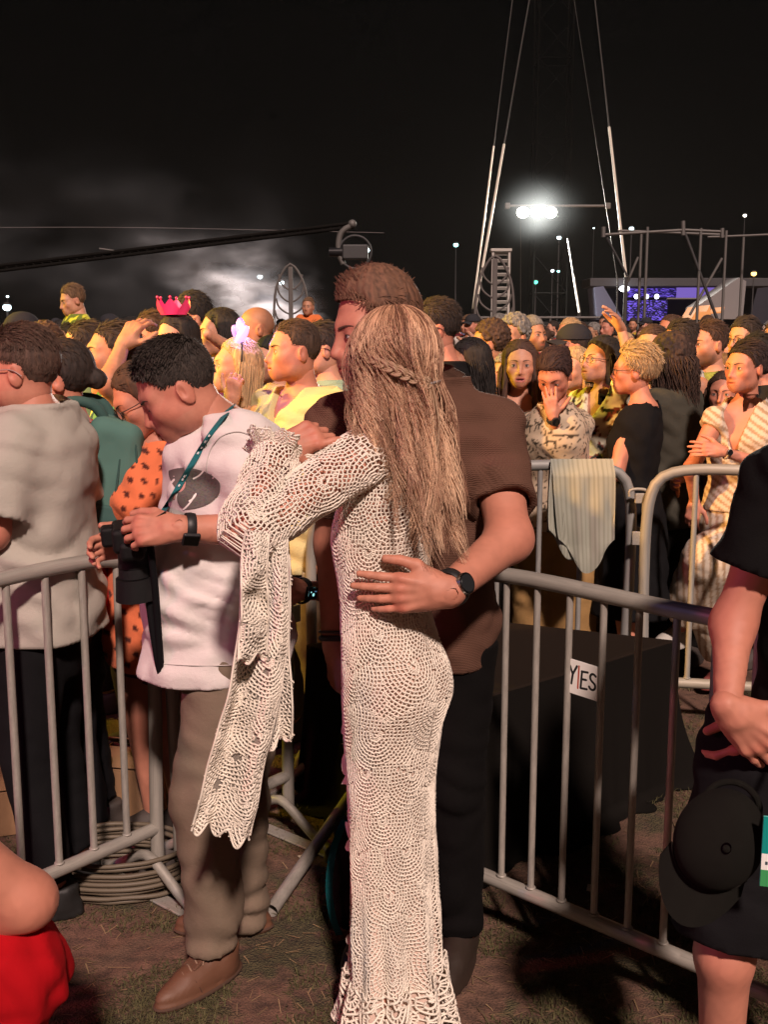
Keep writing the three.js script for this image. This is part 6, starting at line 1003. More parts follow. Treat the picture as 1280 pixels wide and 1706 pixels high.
{ // pale yellow shirt
  const { g, fig } = crowdOne({ label: 'stout man in pale yellow linen shirt with open collar', px: 498, py: 585, d: 4.35, yaw: -0.72, headYaw: -1.18, skin: 'rosy', fig: { wide: 1.10, deep: 1.18, thick: 1.15, belly: 0.03, shoulders: 1.06 }, look: { fat: 0.8, shaved: 0.25, res: 0.0042 }, hair: { n: 2600, top: 0.006, side: 0.003, back: 0.004, thick: 0.0016, lenTop: 0.016, lenSide: 0.007, lift: 0.4, res: 0.0055 }, hairColor: [0.06, 0.034, 0.022], top: { sleeve: 1.35, sleeveEase: 0.016, neck: 0.074, vneck: 0.06, ease: 0.030, folds: 0.014, hang: 1.1, hem: 0.78, res: 0.009 }, topColor: [0.52, 0.47, 0.24], legs: [0.1, 0.08, 0.06] });
  const b = new Builder(), n0 = fig.W(0, 1.435, -0.02); for (const s of [-1, 1]) b.sheet(20, 4, (u, v) => { const a = fig.yaw + s * (0.35 + u * 2.7), r = 0.082 + v * 0.012; return [n0[0] + Math.sin(a) * r * 1.02, n0[1] + 0.012 + v * 0.038 - 0.03 * (1 - u), n0[2] + Math.cos(a) * r]; }); part('collar', b.geo(), cloth(0.52, 0.47, 0.24), g);
  for (let i = 0; i < 3; i++) { const q = fig.W(0.004, 1.15 - i * 0.09, 0.185 - i * 0.004), m = part('button', new THREE.CylinderGeometry(0.006, 0.006, 0.004, 12).rotateX(Math.PI / 2), std(0.25, 0.2, 0.12, 0.5), g); m.position.set(...q); m.rotation.y = fig.yaw; }
}
crowdOne({ label: 'dark haired man with glasses partly behind the yellow shirt man', px: 544, py: 582, d: 5.1, yaw: -1.3, hair: SHORT, hairColor: HAIR.dark, glasses: true, top: {}, topColor: [0.22, 0.33, 0.26] });
crowdOne({ label: 'middle aged woman with glasses squeezed beside the couple', px: 566, py: 604, d: 5.5, fem: 1, yaw: -0.5, hair: { line: 'fem', n: 900, top: 0.02, side: 0.012, back: 0.014 }, hairColor: HAIR.fairBrown, glasses: true, top: { sleeve: 0.5 }, topColor: [0.35, 0.2, 0.1] });
{ // child on shoulders
  const { g, fig } = crowdOne({ label: 'man in the middle of the left crowd carrying a child on his shoulders', px: 122, py: 566, d: 8.2, yaw: -1.2, hair: SHORT, hairColor: HAIR.dark, top: {}, topColor: [0.12, 0.1, 0.05] });
  const C = at(120, 500, 8.2), kid = thing('person', 'small child in bright yellow camouflage jacket riding on shoulders', 'person', [C.x, C.y - 1.19, -8.28]);
  const f = figure({ h: 1.28, yaw: -1.0, skin: 'fair', head: { yaw: -1.0, pitch: 0.25 }, headSize: 0.92, headLook: { res: 0.006 }, J: { hL: [0.05, 0.66, 0.04], hR: [-0.03, 0.66, -0.06], kL: [-0.12, 0.58, 0.22], kR: [-0.20, 0.60, -0.02], aL: [-0.10, 0.34, 0.24], aR: [-0.18, 0.36, 0.0], wR: [-0.14, 0.92, 0.06], eR: [-0.10, 0.82, -0.12], eL: [0.06, 0.78, 0.2], wL: [-0.10, 0.86, 0.16] } });
  const camo = (x, y, z, c) => { const q = noise(x * 22, y * 18, z * 22) > 0.05 ? [0.62, 0.60, 0.06] : [0.12, 0.16, 0.04]; c[0] = q[0]; c[1] = q[1]; c[2] = q[2]; };
  part('body', bodyGeo(f, 0.016), skinMat, kid); part('jacket', topGeo(f, { sleeve: 1.8, ease: 0.026, hem: 0.85, res: 0.011, color: camo, hang: 0 }), cloth(1, 1, 1, { vc: true }), kid); part('trousers', trouserGeo(f, { res: 0.014 }), cloth(0.03, 0.03, 0.035), kid); addHair(kid, f, { ...SHORT, top: 0.02 }, HAIR.fairBrown);
}
{ const C = at(514, 512, 14), kid = thing('person', 'far child in orange top raised above the crowd beside the feather ornament', 'person', [C.x, C.y - 1.13, -14]), f = figure({ h: 1.22, yaw: -0.2, skin: 'tan', headSize: 0.95, headLook: { res: 0.007 } }); part('body', bodyGeo(f, 0.018), skinMat, kid); part('shirt', topGeo(f, { sleeve: 0.7, res: 0.013 }), cloth(0.62, 0.16, 0.05), kid); part('trousers', trouserGeo(f, { res: 0.018 }), cloth(...DARK), kid); addHair(kid, f, SHORT, HAIR.fairBrown); kid.position.y += 0.0;
  crowdOne({ label: 'broad man holding up the far child in orange', px: 518, py: 566, d: 14.2, yaw: -1, hair: SHORT, top: {}, topColor: [0.08, 0.08, 0.09], res: 1.4 }); }
// ---------------------------------------------------------------- right side, behind the pale barriers
crowdOne({ label: 'man with glasses and black tee right behind the embracing man', sh: 0.8, px: 737, py: 548, d: 4.3, yaw: -1.55, skin: 'rosy', hair: { ...SHORT, n: 2200, thick: 0.0018, top: 0.024, lift: 0.3 }, hairColor: HAIR.dark, glasses: true, top: { neck: 0.07 }, topColor: [0.010, 0.010, 0.011] });
crowdOne({ label: 'dark haired woman in profile beside the long haired woman in red', sh: 0.45, px: 792, py: 606, d: 4.7, fem: 1, yaw: -1.5, pitch: 0.1, skin: 'tan', hair: LONG(0.22), hairColor: HAIR.black, top: { sleeve: 0 }, topColor: [0.40, 0.30, 0.16] });
{ // woman facing the camera
  const { g, fig } = crowdOne({ label: 'long haired brunette in strapless orange red top facing the camera', sh: 0.35, px: 866, py: 607, d: 5.0, fem: 1, yaw: -0.05, headYaw: -0.1, pitch: 0.05, skin: 'fair', look: { mouth: 0.004, frown: 0.7, res: 0.004, lips: [0.42, 0.11, 0.11] }, hair: LONG(0.34, { frontFall: 1, nLong: 600 }), hairColor: [0.075, 0.036, 0.024], top: { sleeve: 0, topY: 1.265, neck: 0.02, hem: 0.9, folds: 0.004 }, topColor: [0.85, 0.09, 0.035] });
  const q = fig.W(0, 1.40, 0.075); part('pendant', new RoundedBoxGeometry(0.03, 0.008, 0.004, 2, 0.002).translate(...q), darkFrame, g);
}
{ // hand over her face
  const { g, fig } = crowdOne({ label: 'woman in tan leopard blouse hiding her face in one hand', sh: 0.22, px: 932, py: 650, d: 4.95, fem: 1, yaw: -0.35, headYaw: -0.45, pitch: 0.55, skin: 'rosy', hair: { line: 'fem', top: 0.02, side: 0.012, back: 0.016, n: 1200, thick: 0.002, bun: [0.03, -0.15, 0.045] }, hairColor: [0.032, 0.014, 0.013], top: { sleeve: 0.75, sleeveEase: 0.022, ease: 0.026, res: 0.0095, color: leopard, hem: 0.84 }, topColor: WHITE1, legs: [0.33, 0.20, 0.08], tr: { width: 1.5, ease: 0.03 },
    J: (P) => ({ sL: P(968, 708, 5.0), eL: P(938, 768, 4.86), wL: P(922, 694, 4.76), sR: P(886, 708, 5.0), eR: P(872, 768, 4.92), wR: P(945, 770, 4.86) }), fig: { h: 1.66, bend: (y) => 0.10 * smoothstep(y, 1.0, 1.45), handL: { dir: V(-0.18, 1, 0.0), palm: V(0.1, 0, -1), curl: [0.15, 0.2, 0.2, 0.25], spread: 0.11, thumb: [[0.9, 0.45, 0.1], [0.75, 0.65, 0.05], [0.65, 0.75, 0]] }, handR: { dir: V(1, 0.1, 0.1), palm: V(0, -1, 0.1) } } });
  wristWatch(g, fig.J.wL, fig.J.eL, [0.1, 0, 1], { r: 0.03, dial: 0.020, up: 0.015, caseMat: darkFrame, strap: std(0.02, 0.02, 0.02, 0.6) });
}
crowdOne({ label: 'woman in pale floral blouse shading her eyes with raised hand', sh: 0.25, px: 1008, py: 562, d: 5.25, fem: 1, yaw: -0.75, headYaw: -1.1, pitch: -0.12, skin: 'fair', fig: { h: 1.72, handL: { dir: V(-0.35, 0.55, 0.3), palm: V(-0.4, -0.6, -0.1), curl: [0.2, 0.25, 0.3, 0.3] } }, hair: LONG(0.12, { top: 0.018, fringe: 0.008, n: 900 }), hairColor: HAIR.black, glasses: true, top: { sleeve: 0.6, ease: 0.024, vneck: 0.1, res: 0.0095, color: flower, hem: 0.76 }, topColor: WHITE1, J: (P) => ({ sL: P(1030, 655, 5.2), eL: P(1052, 606, 5.0), wL: P(1036, 548, 5.02) }) });
{ // short blonde hair, black tank top
  const { g, fig } = crowdOne({ label: 'woman with short blonde hair and black tank top leaning on the rail', sh: 0.22, px: 1068, py: 612, d: 4.85, fem: 1, yaw: -1.95, headYaw: -1.85, skin: 'rosy', hair: { line: 'fem', top: 0.030, side: 0.014, back: 0.024, n: 2600, thick: 0.0024, lenTop: 0.05, lenSide: 0.03, lift: 0.3, curly: 0, res: 0.0055, drop: 0.015 }, hairColor: HAIR.blonde, glasses: true, top: { sleeve: 0.08, sleeveEase: 0.008, neck: 0.080, hem: 0.8, ease: 0.016 }, topColor: [0.009, 0.009, 0.010], legs: [0.008, 0.008, 0.009], skirt: { rows: [[0.42, 0.23, 0.2, 0], [0.7, 0.2, 0.16, 0], [0.95, 0.178, 0.13, -0.01], [1.05, 0.15, 0.11, 0]] },
    J: (P) => ({ sL: P(1052, 702, 4.78), eL: P(1026, 788, 4.72), wL: P(986, 768, 4.98), eR: P(1010, 760, 5.2), wR: P(965, 765, 5.2) }), fig: { h: 1.68, wide: 1.05, handL: { dir: V(-1, 0.0, -0.3), palm: V(0, -1, -0.1), curl: [0.35, 0.45, 0.5, 0.5] }, handR: { dir: V(-1, -0.1, 0.3), palm: V(0, -1, 0), curl: 0.4 } } });
  ringOn('bracelet', g, fig.J.eL, fig.J.wL, 0.86, 0.029, 0.004, std(0.01, 0.01, 0.01, 0.5), 1.5);
}
crowdOne({ label: 'person with long curly dark hair and charcoal tee, back turned', sh: 0.2, px: 1122, py: 600, d: 5.25, fem: 1, yaw: -2.3, skin: 'tan', hair: LONG(0.24, { curly: 1, volume: 0.35, top: 0.03, side: 0.03, back: 0.03, wave: 0.014 }), hairColor: [0.045, 0.024, 0.017], top: { sleeve: 0.8, sleeveEase: 0.03, ease: 0.034, hem: 0.78 }, topColor: [0.058, 0.055, 0.043], fig: { wide: 1.15 }, J: (P) => ({ eL: P(1150, 790, 5.2), wL: P(1128, 800, 4.95) }), legs: [0.01, 0.01, 0.01] });
crowdOne({ label: 'woman with black headband and tied dark hair in a tank top', px: 1142, py: 572, d: 5.9, fem: 1, yaw: -1.35, skin: 'tan', hair: { line: 'fem', top: 0.014, side: 0.008, back: 0.012, n: 900, bun: [0.02, -0.13, 0.035] }, hairColor: HAIR.dark, top: { sleeve: 0 }, topColor: [0.45, 0.42, 0.40] });
crowdOne({ label: 'bearded man in olive green tee near the right edge', px: 1188, py: 574, d: 5.9, yaw: -1.2, skin: 'fair', hair: { ...SHORT, n: 1500 }, hairColor: HAIR.brown, look: { beard: 0.75 }, top: { sleeve: 0.8, ease: 0.026 }, topColor: [0.20, 0.235, 0.07] });
crowdOne({ label: 'young woman peeking out behind the striped dress shoulder', sh: 0.25, px: 1208, py: 656, d: 5.25, fem: 1, yaw: -0.5, skin: 'rosy', hair: LONG(0.16), hairColor: HAIR.brown, top: { sleeve: 0.4 }, topColor: [0.12, 0.06, 0.05] });
crowdOne({ label: 'woman with big glasses at right edge above the striped dress woman', px: 1246, py: 566, d: 6.3, fem: 1, yaw: -1.0, hair: { line: 'fem', n: 900, top: 0.02 }, hairColor: HAIR.dark, glasses: true, top: { sleeve: 0.4 }, topColor: [0.05, 0.05, 0.06] });
crowdOne({ label: 'man with dark hair and raised eyebrows at the right edge', px: 1268, py: 596, d: 5.6, yaw: -1.3, skin: 'rosy', hair: SHORT, hairColor: HAIR.black, top: {}, topColor: [0.02, 0.02, 0.02] });
{ // striped dress
  const { g, fig, P } = crowdOne({ label: 'woman in cream striped wrap top and striped trousers, arms crossed', sh: 0.24, px: 1246, py: 616, d: 4.72, fem: 1, yaw: -0.62, headYaw: -1.0, pitch: 0.03, skin: 'rosy', fig: { h: 1.70, wide: 1.08, handR: { dir: V(-0.15, -1, 0.1), palm: V(0.5, 0, -0.8), curl: [0.4, 0.5, 0.5, 0.5] }, handL: { dir: V(-1, 0.12, 0.05), palm: V(0.1, -0.3, -1), curl: [0.25, 0.3, 0.3, 0.3] }, footL: -0.9, footR: -0.9 }, hair: { line: 'fem', top: 0.014, side: 0.008, back: 0.014, n: 2000, thick: 0.0018, part: 1, bun: [0.0, -0.13, 0.04] }, hairColor: [0.030, 0.016, 0.014], look: { res: 0.004, fat: 0.2 }, top: { sleeve: 0.16, vneck: 0.22, neck: 0.082, ease: 0.018, hem: 0.95, res: 0.008, color: stripes(0.030, [0.5, 0.8, 0.2]) }, topColor: WHITE1, tr: { width: 1.75, ease: 0.028, len: 0.86, res: 0.009, color: stripes(0.030, [0.95, 0.06, 0.3]) }, bare: true,
    J: (PP) => ({ sR: PP(1193, 700, 4.68), eR: PP(1152, 782, 4.62), wR: PP(1158, 836, 4.70), sL: PP(1300, 700, 4.70), eL: PP(1290, 780, 4.55), wL: PP(1205, 752, 4.52), kL: PP(1186, 935, 4.62), aL: PP(1130, 1050, 4.9), aR: PP(1215, 1110, 4.9) }) });
  g.children.find((m) => m.name === 'trousers').material = cloth(1, 1, 1, { vc: true });
  for (const q of ['L', 'R']) { const m = part('shoe', shoeShared, q === 'L' ? std(0.42, 0.40, 0.36, 0.8) : std(0.25, 0.06, 0.05, 0.8), g), a = fig.J['a' + q]; m.position.set(a[0], a[1] - 0.085, a[2]); m.rotation.y = -0.9; }
  wristWatch(g, fig.J.wL, fig.J.eL, [0, 0.2, 1], { r: 0.028, dial: 0.014, strap: std(0.6, 0.5, 0.4, 0.5), wide: 2 });
}
{ // the wrist with the lit smart watch, between photographer and couple
  const { g, fig } = crowdOne({ label: 'person in black hidden behind the couple, smart watch on outstretched wrist', px: 652, py: 600, d: 3.3, yaw: -1.1, skin: 'rosy', hair: SHORT, top: { sleeve: 0.7 }, topColor: [0.012, 0.012, 0.012], legs: [0.008, 0.008, 0.008], fig: { h: 1.70, handL: { dir: V(-0.9, 0.1, 0.1), palm: V(0, -0.5, -0.8), curl: 0.7 }, handR: { dir: V(-0.85, 0.2, 0.3), palm: V(0, -0.4, -1), curl: [0.8, 0.9, 0.9, 0.9] } }, J: (P) => ({ sR: P(620, 770, 3.2), eR: P(598, 985, 3.1), wR: P(503, 984, 2.88) }) });
  const t = (() => { const cv = document.createElement('canvas'); cv.width = 64; cv.height = 72; const x = cv.getContext('2d'); x.fillStyle = '#020304'; x.fillRect(0, 0, 64, 72); x.fillStyle = '#9fe6e6'; x.beginPath(); x.arc(24, 40, 10, 0, 7); x.fill(); x.beginPath(); x.arc(38, 18, 5, 0, 7); x.fill(); x.fillStyle = '#4a6a86'; x.fillRect(40, 46, 6, 20); const q = new THREE.CanvasTexture(cv); q.colorSpace = THREE.SRGBColorSpace; return q; })();
  wristWatch(g, fig.J.wR, fig.J.eR, [-0.1, 0.15, 1], { square: true, r: 0.034, up: 0.0, wide: 3, glass: new THREE.MeshStandardMaterial({ color: 0, emissive: 0xffffff, emissiveMap: t, emissiveIntensity: 1.1, roughness: 0.1 }) });
}
// towel over the rail
{
  const a = at(918, 772, 4.70), b = at(1022, 772, 4.70), g = thing('towel', 'pale green striped towel hung over the barrier rail', 'towel', [a.x, 0, a.z]), L = b.x - a.x, top = at(970, 768, 4.72).y, m = cloth(1, 1, 1, { vc: true, bump: 0.002 }), dz = b.z - a.z;
  const col = (u) => { const k = Math.abs(((u * 13) % 1) - 0.5); return k < 0.2 ? [0.30, 0.31, 0.25] : [0.38, 0.395, 0.325]; };
  const sh = (drop, off, sx, skew) => new Builder().sheet(60, 40, (u, v) => { const w = 1 - v * v * sx, round = Math.sqrt(Math.max(0, 1 - Math.max(0, v - 0.55) ** 2 * (u - 0.5) ** 2 * 16)), f = Math.sin(u * 17 + v * 2) * 0.012 * v + noise(u * 5, v * 3, off * 90) * 0.02 * v; return [L * (0.5 + (u - 0.5) * w) + skew * v, top + 0.012 - v * drop * round - (v < 0.05 ? 0 : 0.004), off + f + dz * u + (v < 0.12 ? -off * (1 - v / 0.12) : 0)]; }, (u) => col(u));
  part('front_layer', sh(0.50, 0.045, 0.18, 0.03).geo(), m, g); part('back_layer', sh(0.46, -0.035, 0.15, -0.02).geo(), m, g); part('folded_corner', sh(0.44, 0.03, 0.35, -0.045).geo(), m, g);
}
// ---------------------------------------------------------------- near people cut by the frame
{ // black tee, hands clasped, cap
  const B = [0.90, -2.0], P = from(B), g = thing('person', 'man in black tee and shorts cut by the right edge, hands clasped', 'person', [B[0], 0, B[1]]);
  const sR = P(1312, 800, 1.98), eR = P(1222, 1040, 1.98), wR = P(1213, 1178, 1.86), wL = P(1305, 1215, 1.93), eL = P(1470, 1080, 1.85);
  const fig = figure({ h: 1.76, yaw: -0.50, thick: 0.93, skin: 'rosy', handRes: 0.0032, J: { sR, eR, wR, eL, wL, hR: P(1262, 1235, 2.0), kR: P(1208, 1590, 1.94), aR: [-0.20, 0.085, -0.02] }, headLook: { res: 0.006 },
    handR: { dir: V(0.68, -0.73, 0.02), palm: V(0.25, 0.15, -1), curl: [[0.15, 0.25, 0.2], [0.18, 0.28, 0.2], [0.2, 0.3, 0.2], [0.25, 0.3, 0.2]], spread: 0.06, thumb: [[0.7, 0.7, 0.2], [0.45, 0.9, 0.1], [0.3, 0.95, 0.1]], size: 1.05 }, handL: { dir: V(-0.72, -0.66, 0.0), palm: V(0.1, 0.15, -1), curl: [0.5, 0.6, 0.6, 0.6], size: 1.02 } });
  part('body', bodyGeo(fig, 0.010), skinMat, g); part('t_shirt', topGeo(fig, { sleeve: 0.62, sleeveEase: 0.024, sleeveEnd: 1.12, ease: 0.022, hem: 0.80, res: 0.009, folds: 0.010 }), cloth(0.006, 0.006, 0.006), g);
  part('shorts', trouserGeo(fig, { len: 0.46, ease: 0.030, res: 0.009, folds: 0.012 }), cloth(0.008, 0.008, 0.009, { sheen: 0.1 }), g); addShoes(fig, g, std(0.02, 0.02, 0.02)); addHair(g, fig, SHORT, HAIR.brown);
  // cap hanging from his hands
  const c = at(1188, 1425, 1.80), cp = thing('cap', 'black baseball cap dangling brim down from the clasped hands', 'cap', c.toArray()), cm = cloth(0.014, 0.0135, 0.011, { bump: 0.002 }); cp.rotation.set(-0.25, -0.15, -0.45); cp.scale.setScalar(1.0);
  const cr = new Builder(); cr.sheet(40, 14, (u, v) => { const a = u * 6.2832, e = v * 1.5; return [Math.sin(a) * 0.078 * Math.cos(e * 0.97), Math.cos(a) * 0.092 * Math.cos(e * 0.97) + 0.03, 0.080 * Math.sin(e) - 0.01]; }); part('crown', cr.geo(), cm, cp);
  const br = new Builder(); for (const o of [0, 0.004]) br.sheet(30, 8, (u, v) => { const a = Math.PI + (u - 0.5) * 2.2, r = 1 + v * 0.78; return [Math.sin(a) * 0.079 * (1 + v * 0.10), Math.cos(a) * 0.092 * r + 0.03 , -0.01 - Math.sin(a) ** 2 * 0.022 * (0.4 + v) + o + v * 0.012]; }); part('brim', br.geo(), cm, cp); const sm = new Builder(); sm.tube(Array.from({ length: 21 }, (_, i) => { const a = Math.PI + (i / 20 - 0.5) * 2.2; return [Math.sin(a) * 0.0795, Math.cos(a) * 0.093 + 0.03, -0.004]; }), 0.002, 0.002, 5); part('seam', sm.geo(), cm, cp); part('back_strap', new THREE.TorusGeometry(0.05, 0.006, 6, 16, 3.1).translate(0, 0.085, -0.02), cm, cp); part('button', new THREE.SphereGeometry(0.007, 10, 8).translate(0, 0.03, 0.072), cm, cp);
  // pass card
  const W = 128, H = 256, cv = document.createElement('canvas'); cv.width = W; cv.height = H; const x = cv.getContext('2d'); x.fillStyle = '#0f8f86'; x.fillRect(0, 0, W, H); x.fillStyle = '#e8ebe6'; x.fillRect(0, 135, W, 60); x.fillStyle = '#3f9a5c'; x.fillRect(0, 195, W, 61); x.fillStyle = '#d9efe9'; x.save(); x.translate(40, 22); x.rotate(Math.PI / 2); for (const [q, w, h] of [[0, 5, 30], [9, 9, 30], [22, 5, 30], [31, 8, 30], [43, 6, 30], [60, 14, 9]]) x.fillRect(q, -22, w, h); x.restore(); x.fillStyle = '#3a4a52'; x.fillRect(18, 164, 12, 12); x.fillStyle = '#e8ebe6'; x.font = 'bold 34px sans-serif'; x.fillText('A', 40, 240);
  const t = new THREE.CanvasTexture(cv); t.colorSpace = THREE.SRGBColorSpace; const k = at(1293, 1420, 1.72), pc = thing('pass_card', 'green and white pass card hanging at the right edge', 'pass card', k.toArray()); pc.rotation.y = -0.25; part('card', new RoundedBoxGeometry(0.046, 0.128, 0.003, 2, 0.0014), std(0.05, 0.35, 0.3, 0.3), pc); part('print', new THREE.PlaneGeometry(0.044, 0.126).translate(0, 0, 0.0022), new THREE.MeshStandardMaterial({ map: t, roughness: 0.35 }), pc); part('lanyard', pipe([V(0, 0.066, 0), V(0.03, 0.12, -0.01), V(0.09, 0.3, -0.05)], 0.005, 12, 6), cloth(0.015, 0.17, 0.19), pc);
}
{ // crouching in red at the lower left
  const B = [-1.02, -1.80], P = from(B), g = thing('person', 'crouching person in red cut by the lower left corner', 'person', [B[0], 0, B[1]]);
  const fig = figure({ h: 1.66, yaw: 1.4, thick: 1.18, skin: 'rosy', c: [0, 0], handRes: 0.006, J: { sL: [0.02, 0.98, -0.19], sR: P(-190, 1330, 1.62), eR: P(44, 1500, 1.70), wR: P(-170, 1600, 1.78), eL: [0.02, 0.72, -0.34], wL: [0.0, 0.55, -0.2], hL: [0.0, 0.36, -0.12], hR: [0.02, 0.36, 0.1], kL: [0.20, 0.50, -0.24], kR: P(10, 1622, 1.72), aL: [0.22, 0.085, -0.16], aR: [0.20, 0.085, 0.12], head: [0.12, 1.18, 0.0] }, rows: ROWS.f.map((r) => [r[0] - 0.45, r[1], r[2], r[3]]), noLegs: false });
  part('body', bodyGeo(fig, 0.010), skinMat, g);
  const leg = (x, y, z) => Math.min(1, 0) + smin(smin(cone(x, y, z, ...fig.J.hR, ...fig.J.kR, 0.125, 0.108), cone(x, y, z, ...fig.J.kR, ...fig.J.aR, 0.086, 0.06), 0.05), smin(cone(x, y, z, ...fig.J.hL, ...fig.J.kL, 0.115, 0.08), cone(x, y, z, ...fig.J.kL, ...fig.J.aL, 0.08, 0.06), 0.05), 0.05) + folds(x, y, z, 0.011, 9, 6) + 0.004 * Math.sin(x * 70 - z * 40 + y * 30 + noise(x * 8, y * 8, z * 8) * 5);
  part('trousers', meshSDF(leg, [-0.2, 0.02, -0.4], [0.62, 0.78, 0.34], 0.009), cloth(0.36, 0.004, 0.008, { sheen: 0.3 }), g); part('shirt', topGeo(fig, { rows: ROWS.f.map((r) => [r[0] - 0.45, r[1], r[2], r[3]]), hem: 0.34, topY: 1.04, sleeve: 0.35, res: 0.014, hang: 0, neck: 0.02 }), cloth(0.36, 0.004, 0.008, { sheen: 0.3 }), g); addShoes(fig, g, std(0.03, 0.02, 0.02)); addHair(g, fig, LONG(0.2, { n: 200, nLong: 150 }), HAIR.dark);
}
{ // bag with the teal strap behind the dress
  const p = at(618, 1545, 2.98), g = thing('shoulder_bag', 'black bag with teal strap on the grass beside the crochet dress', 'bag', [p.x, 0, p.z]); part('bag', meshSDF((x, y, z) => Math.hypot(Math.max(Math.abs(x) - 0.07, 0), Math.max(Math.abs(y - 0.16) - 0.11, 0), Math.max(Math.abs(z) - 0.05, 0)) - 0.04 + folds(x, y, z, 0.008), [-0.15, -0.01, -0.13], [0.15, 0.36, 0.13], 0.011), cloth(0.012, 0.012, 0.013), g);
  const b = new Builder(); const s = spline([[-0.075, 0.34, 0.04], [-0.105, 0.27, 0.08], [-0.118, 0.17, 0.10], [-0.108, 0.07, 0.10], [-0.09, 0.01, 0.09]], 24); for (const o of [0, 0.003]) b.sheet(1, 24, (u, v) => { const q = s[Math.round(v * 24)]; return [q[0] + (u - 0.5) * 0.020, q[1], q[2] + o]; }); part('strap', b.geo(), cloth(0.015, 0.17, 0.19), g);
}
// ================================================================ the rest of the crowd: a few kinds built once, then copied one by one
{
  const protoSpecs = [
    { fem: 0, hair: { ...SHORT, n: 420, seed: 1 }, top: { sleeve: 0.7 } }, { fem: 0, hair: { ...SHORT, n: 420, top: 0.026, seed: 2 }, top: { sleeve: 0.7 }, look: { beard: 0.6 }, hy: 0.25 }, { fem: 0, hair: { ...SHORT, top: 0.007, side: 0.003, n: 500, lenTop: 0.015, lenSide: 0.008 }, look: { fat: 0.7, shaved: 0.2 }, top: { sleeve: 0.7, ease: 0.03 }, fig: { wide: 1.12, deep: 1.2, belly: 0.04 }, hy: -0.2 },
    { fem: 0, hair: { ...SHORT, n: 400, fringe: 0.012, top: 0.02, seed: 4 }, glasses: true, top: { sleeve: 1.7 }, hy: 0.15 }, { fem: 0, look: { shaved: 0.3, fat: 0.4 }, top: { sleeve: 0.7 }, hy: 0.1, pitch: -0.08 }, { fem: 0, hair: { ...SHORT, n: 300, curly: 1, top: 0.026, side: 0.016, back: 0.02 }, top: { sleeve: 0.7 }, look: { nose: 1.12 }, hy: -0.3 },
    { fem: 0, hair: { ...SHORT, n: 200 }, cap: [0.03, 0.03, 0.035], top: { sleeve: 0.7 }, look: { beard: 0.3 } },
    { fem: 1, hair: LONG(0.24, { n: 260, nLong: 220 }), top: { sleeve: 0 } }, { fem: 1, hair: LONG(0.15, { n: 260, nLong: 180, top: 0.018 }), top: { sleeve: 0.5 }, hy: 0.3 }, { fem: 1, hair: { line: 'fem', n: 420, top: 0.014, bun: [0.05, -0.13, 0.04] }, top: { sleeve: 0.4 }, hy: -0.2 }, { fem: 1, hair: LONG(0.32, { n: 260, nLong: 240, wave: 0.012, volume: 0.15 }), top: { sleeve: 0.2 }, glasses: true, hy: 0.15 },
    { fem: 1, hair: LONG(0.08, { n: 500, curly: 1, top: 0.028, side: 0.026, back: 0.03, volume: 0.2 }), top: { sleeve: 0.6 }, hy: -0.1, pitch: -0.1 }, { fem: 1, hair: LONG(0.2, { n: 260, nLong: 200, fringe: 0.01 }), top: { sleeve: 0.1 }, arm: 1, hy: 0.1 },
  ];
  const hairWord = { black: 'black', dark: 'dark', brown: 'brown', auburn: 'auburn', fairBrown: 'light brown', blonde: 'blonde', grey: 'grey' }, kindM = ['short', 'bearded', 'cropped', 'bespectacled', '', 'curly', 'capped'], kindF = ['long straight', 'shoulder length', 'pinned up', 'long wavy', 'short curly', 'long fringed'];
  const TOPS = { white: [0.60, 0.56, 0.52], black: [0.013, 0.013, 0.014], grey: [0.16, 0.15, 0.15], navy: [0.02, 0.03, 0.07], olive: [0.12, 0.13, 0.05], tan: [0.36, 0.26, 0.15], red: [0.36, 0.03, 0.03], mustard: [0.42, 0.28, 0.04], green: [0.06, 0.18, 0.09], beige: [0.46, 0.40, 0.30], maroon: [0.12, 0.02, 0.025], blue: [0.07, 0.14, 0.28] };
  const ZONES = [[60, 'under the far left lamp'], [160, 'around the child on shoulders'], [240, 'behind the hands-on-head man'], [320, 'around the pink crown'], [390, 'under the thick smoke'], [450, 'above the glowing headband'], [520, 'below the left feather ornament'], [585, 'just left of the couple'], [790, 'just right of the couple'], [855, 'below the louvred tower'], [945, 'below the mast floodlights'], [1030, 'left of the scaffold'], [1115, 'below the purple stage'], [1195, 'below the scaffold'], [2000, 'near the right edge']];
  const ROWSD = [[7.2, 'front rows'], [8.7, 'third row'], [10.3, 'middle rows'], [12.2, 'rear rows'], [14.6, 'far rows'], [99, 'last row']];
  const protos = [], used = new Set(); seed(2024);
  const build = (k, S) => { const q = protoSpecs[k], gg = crowdOne({ ...q, label: S.label, group: 'people packed in the crowd', px: 640, py: 575, d: 9, yaw: 0, headYaw: q.hy || 0, pitch: q.pitch || 0, res: 1.3, skin: ['fair', 'tan', 'rosy', 'olive'][k % 4], fig: { h: q.fem ? 1.66 : 1.77, ...(q.fig || {}), ...(q.arm ? { handL: { dir: V(-0.8, 0.5, 0), palm: V(0, -0.7, -0.6), curl: 0.4 } } : {}) }, J: q.arm ? () => ({ eL: [0.30, 1.52, 0.16], wL: [0.08, 1.66, 0.20] }) : undefined }); return gg.g; };
  const rows = [5.95, 6.5, 7.2, 8.0, 8.9, 9.9, 11.0, 12.3, 13.8, 15.6, 17.6, 19.8, 22.4];
  let count = 0;
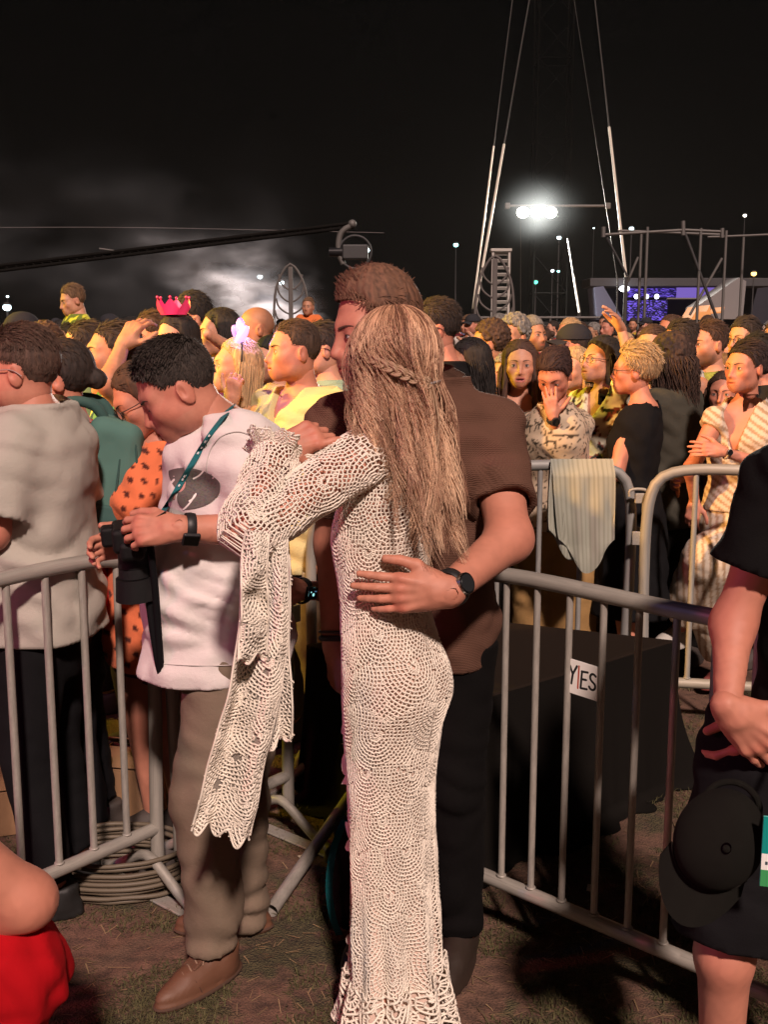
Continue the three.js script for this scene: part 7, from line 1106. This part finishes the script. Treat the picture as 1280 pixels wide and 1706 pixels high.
  rows.forEach((d, ri) => {
    const step = 0.455 * FPX / d;
    for (let px = -20 + (ri & 1 ? step * 0.5 : 0); px < 1300; px += step * rr(0.82, 1.12)) {
      if (px > 588 && px < 708) continue; if (px > 70 && px < 185 && d < 8.4) continue; if (d < 6.3 && (px < 330 || px > 1130)) continue;
      const dd = d + rr(-0.3, 0.3), fem = rnd() < 0.5, k = fem ? 7 + Math.floor(rnd() * 6) : pick([0, 0, 1, 1, 2, 3, 3, 5, 5, 0, 4, 6, 1, 2]), zone = ZONES.find((z) => px < z[0])[1], row = ROWSD.find((z) => dd < z[0])[1]; let label, hc, tc, tries = 0;
      do { hc = pick(['black', 'dark', 'dark', 'brown', 'brown', 'auburn', 'fairBrown', 'blonde', 'grey']); tc = pick(Object.keys(TOPS)); const hw = fem ? `${kindF[k - 7]} ${hairWord[hc]} haired woman` : k === 4 ? 'bald man' : `${kindM[k]} ${hairWord[hc]} haired man`; label = `${hw} in ${tc} top ${zone}, ${row}`; } while (used.has(label) && tries++ < 60);
      used.add(label);
      const e = at(px, 560, dd), gy = groundY(dd); let g;
      if (!protos[k]) g = protos[k] = build(k, { label }); else { g = protos[k].clone(); g.name = numbered('person'); scene.add(g); }
      g.userData = { label, category: 'person', group: 'people packed in the crowd' };
      const s = rr(0.91, 1.045) * (fem ? 0.99 : 1.0); g.position.set(e.x, gy, -dd); g.scale.setScalar(s); g.rotation.y = -1.0 + rr(-0.55, 0.5) + (rnd() < 0.06 ? 1.0 : 0);
      for (const m of g.children) { if (m.name === 'hair') m.material = hairMat(...HAIR[hc]); else if (m.name === 'shirt') m.material = cloth(...TOPS[tc]); }
      count++;
    }
  });
}

{ // scraps of paper on the earth
  seed(77); const spots = [[984, 1482, 'white paper scrap on bare earth right of the black platform'], [1246, 1606, 'pale paper scrap beside the bare leg at lower right'], [505, 1432, 'crumpled pale paper scrap near the slanting steel tube']];
  for (const [px, py, label] of spots) { let dd = 2; for (let i = 0; i < 40; i++) { const y = at(px, py, dd).y; dd += y * 1.2; } const p = at(px, py, dd), g = new Builder().sheet(5, 4, (u, v) => [(u - 0.5) * 0.045, 0.006 + 0.008 * noise(u * 4, v * 4, px), (v - 0.5) * 0.02 + noise(u * 3, 1, px) * 0.004]).geo(); const m = part('paper_scrap', g, std(0.6, 0.5, 0.4)); m.position.set(p.x, 0, p.z); m.rotation.y = rr(0, 3); tag(m, label, 'litter'); }
}
renderer.render(scene, camera);
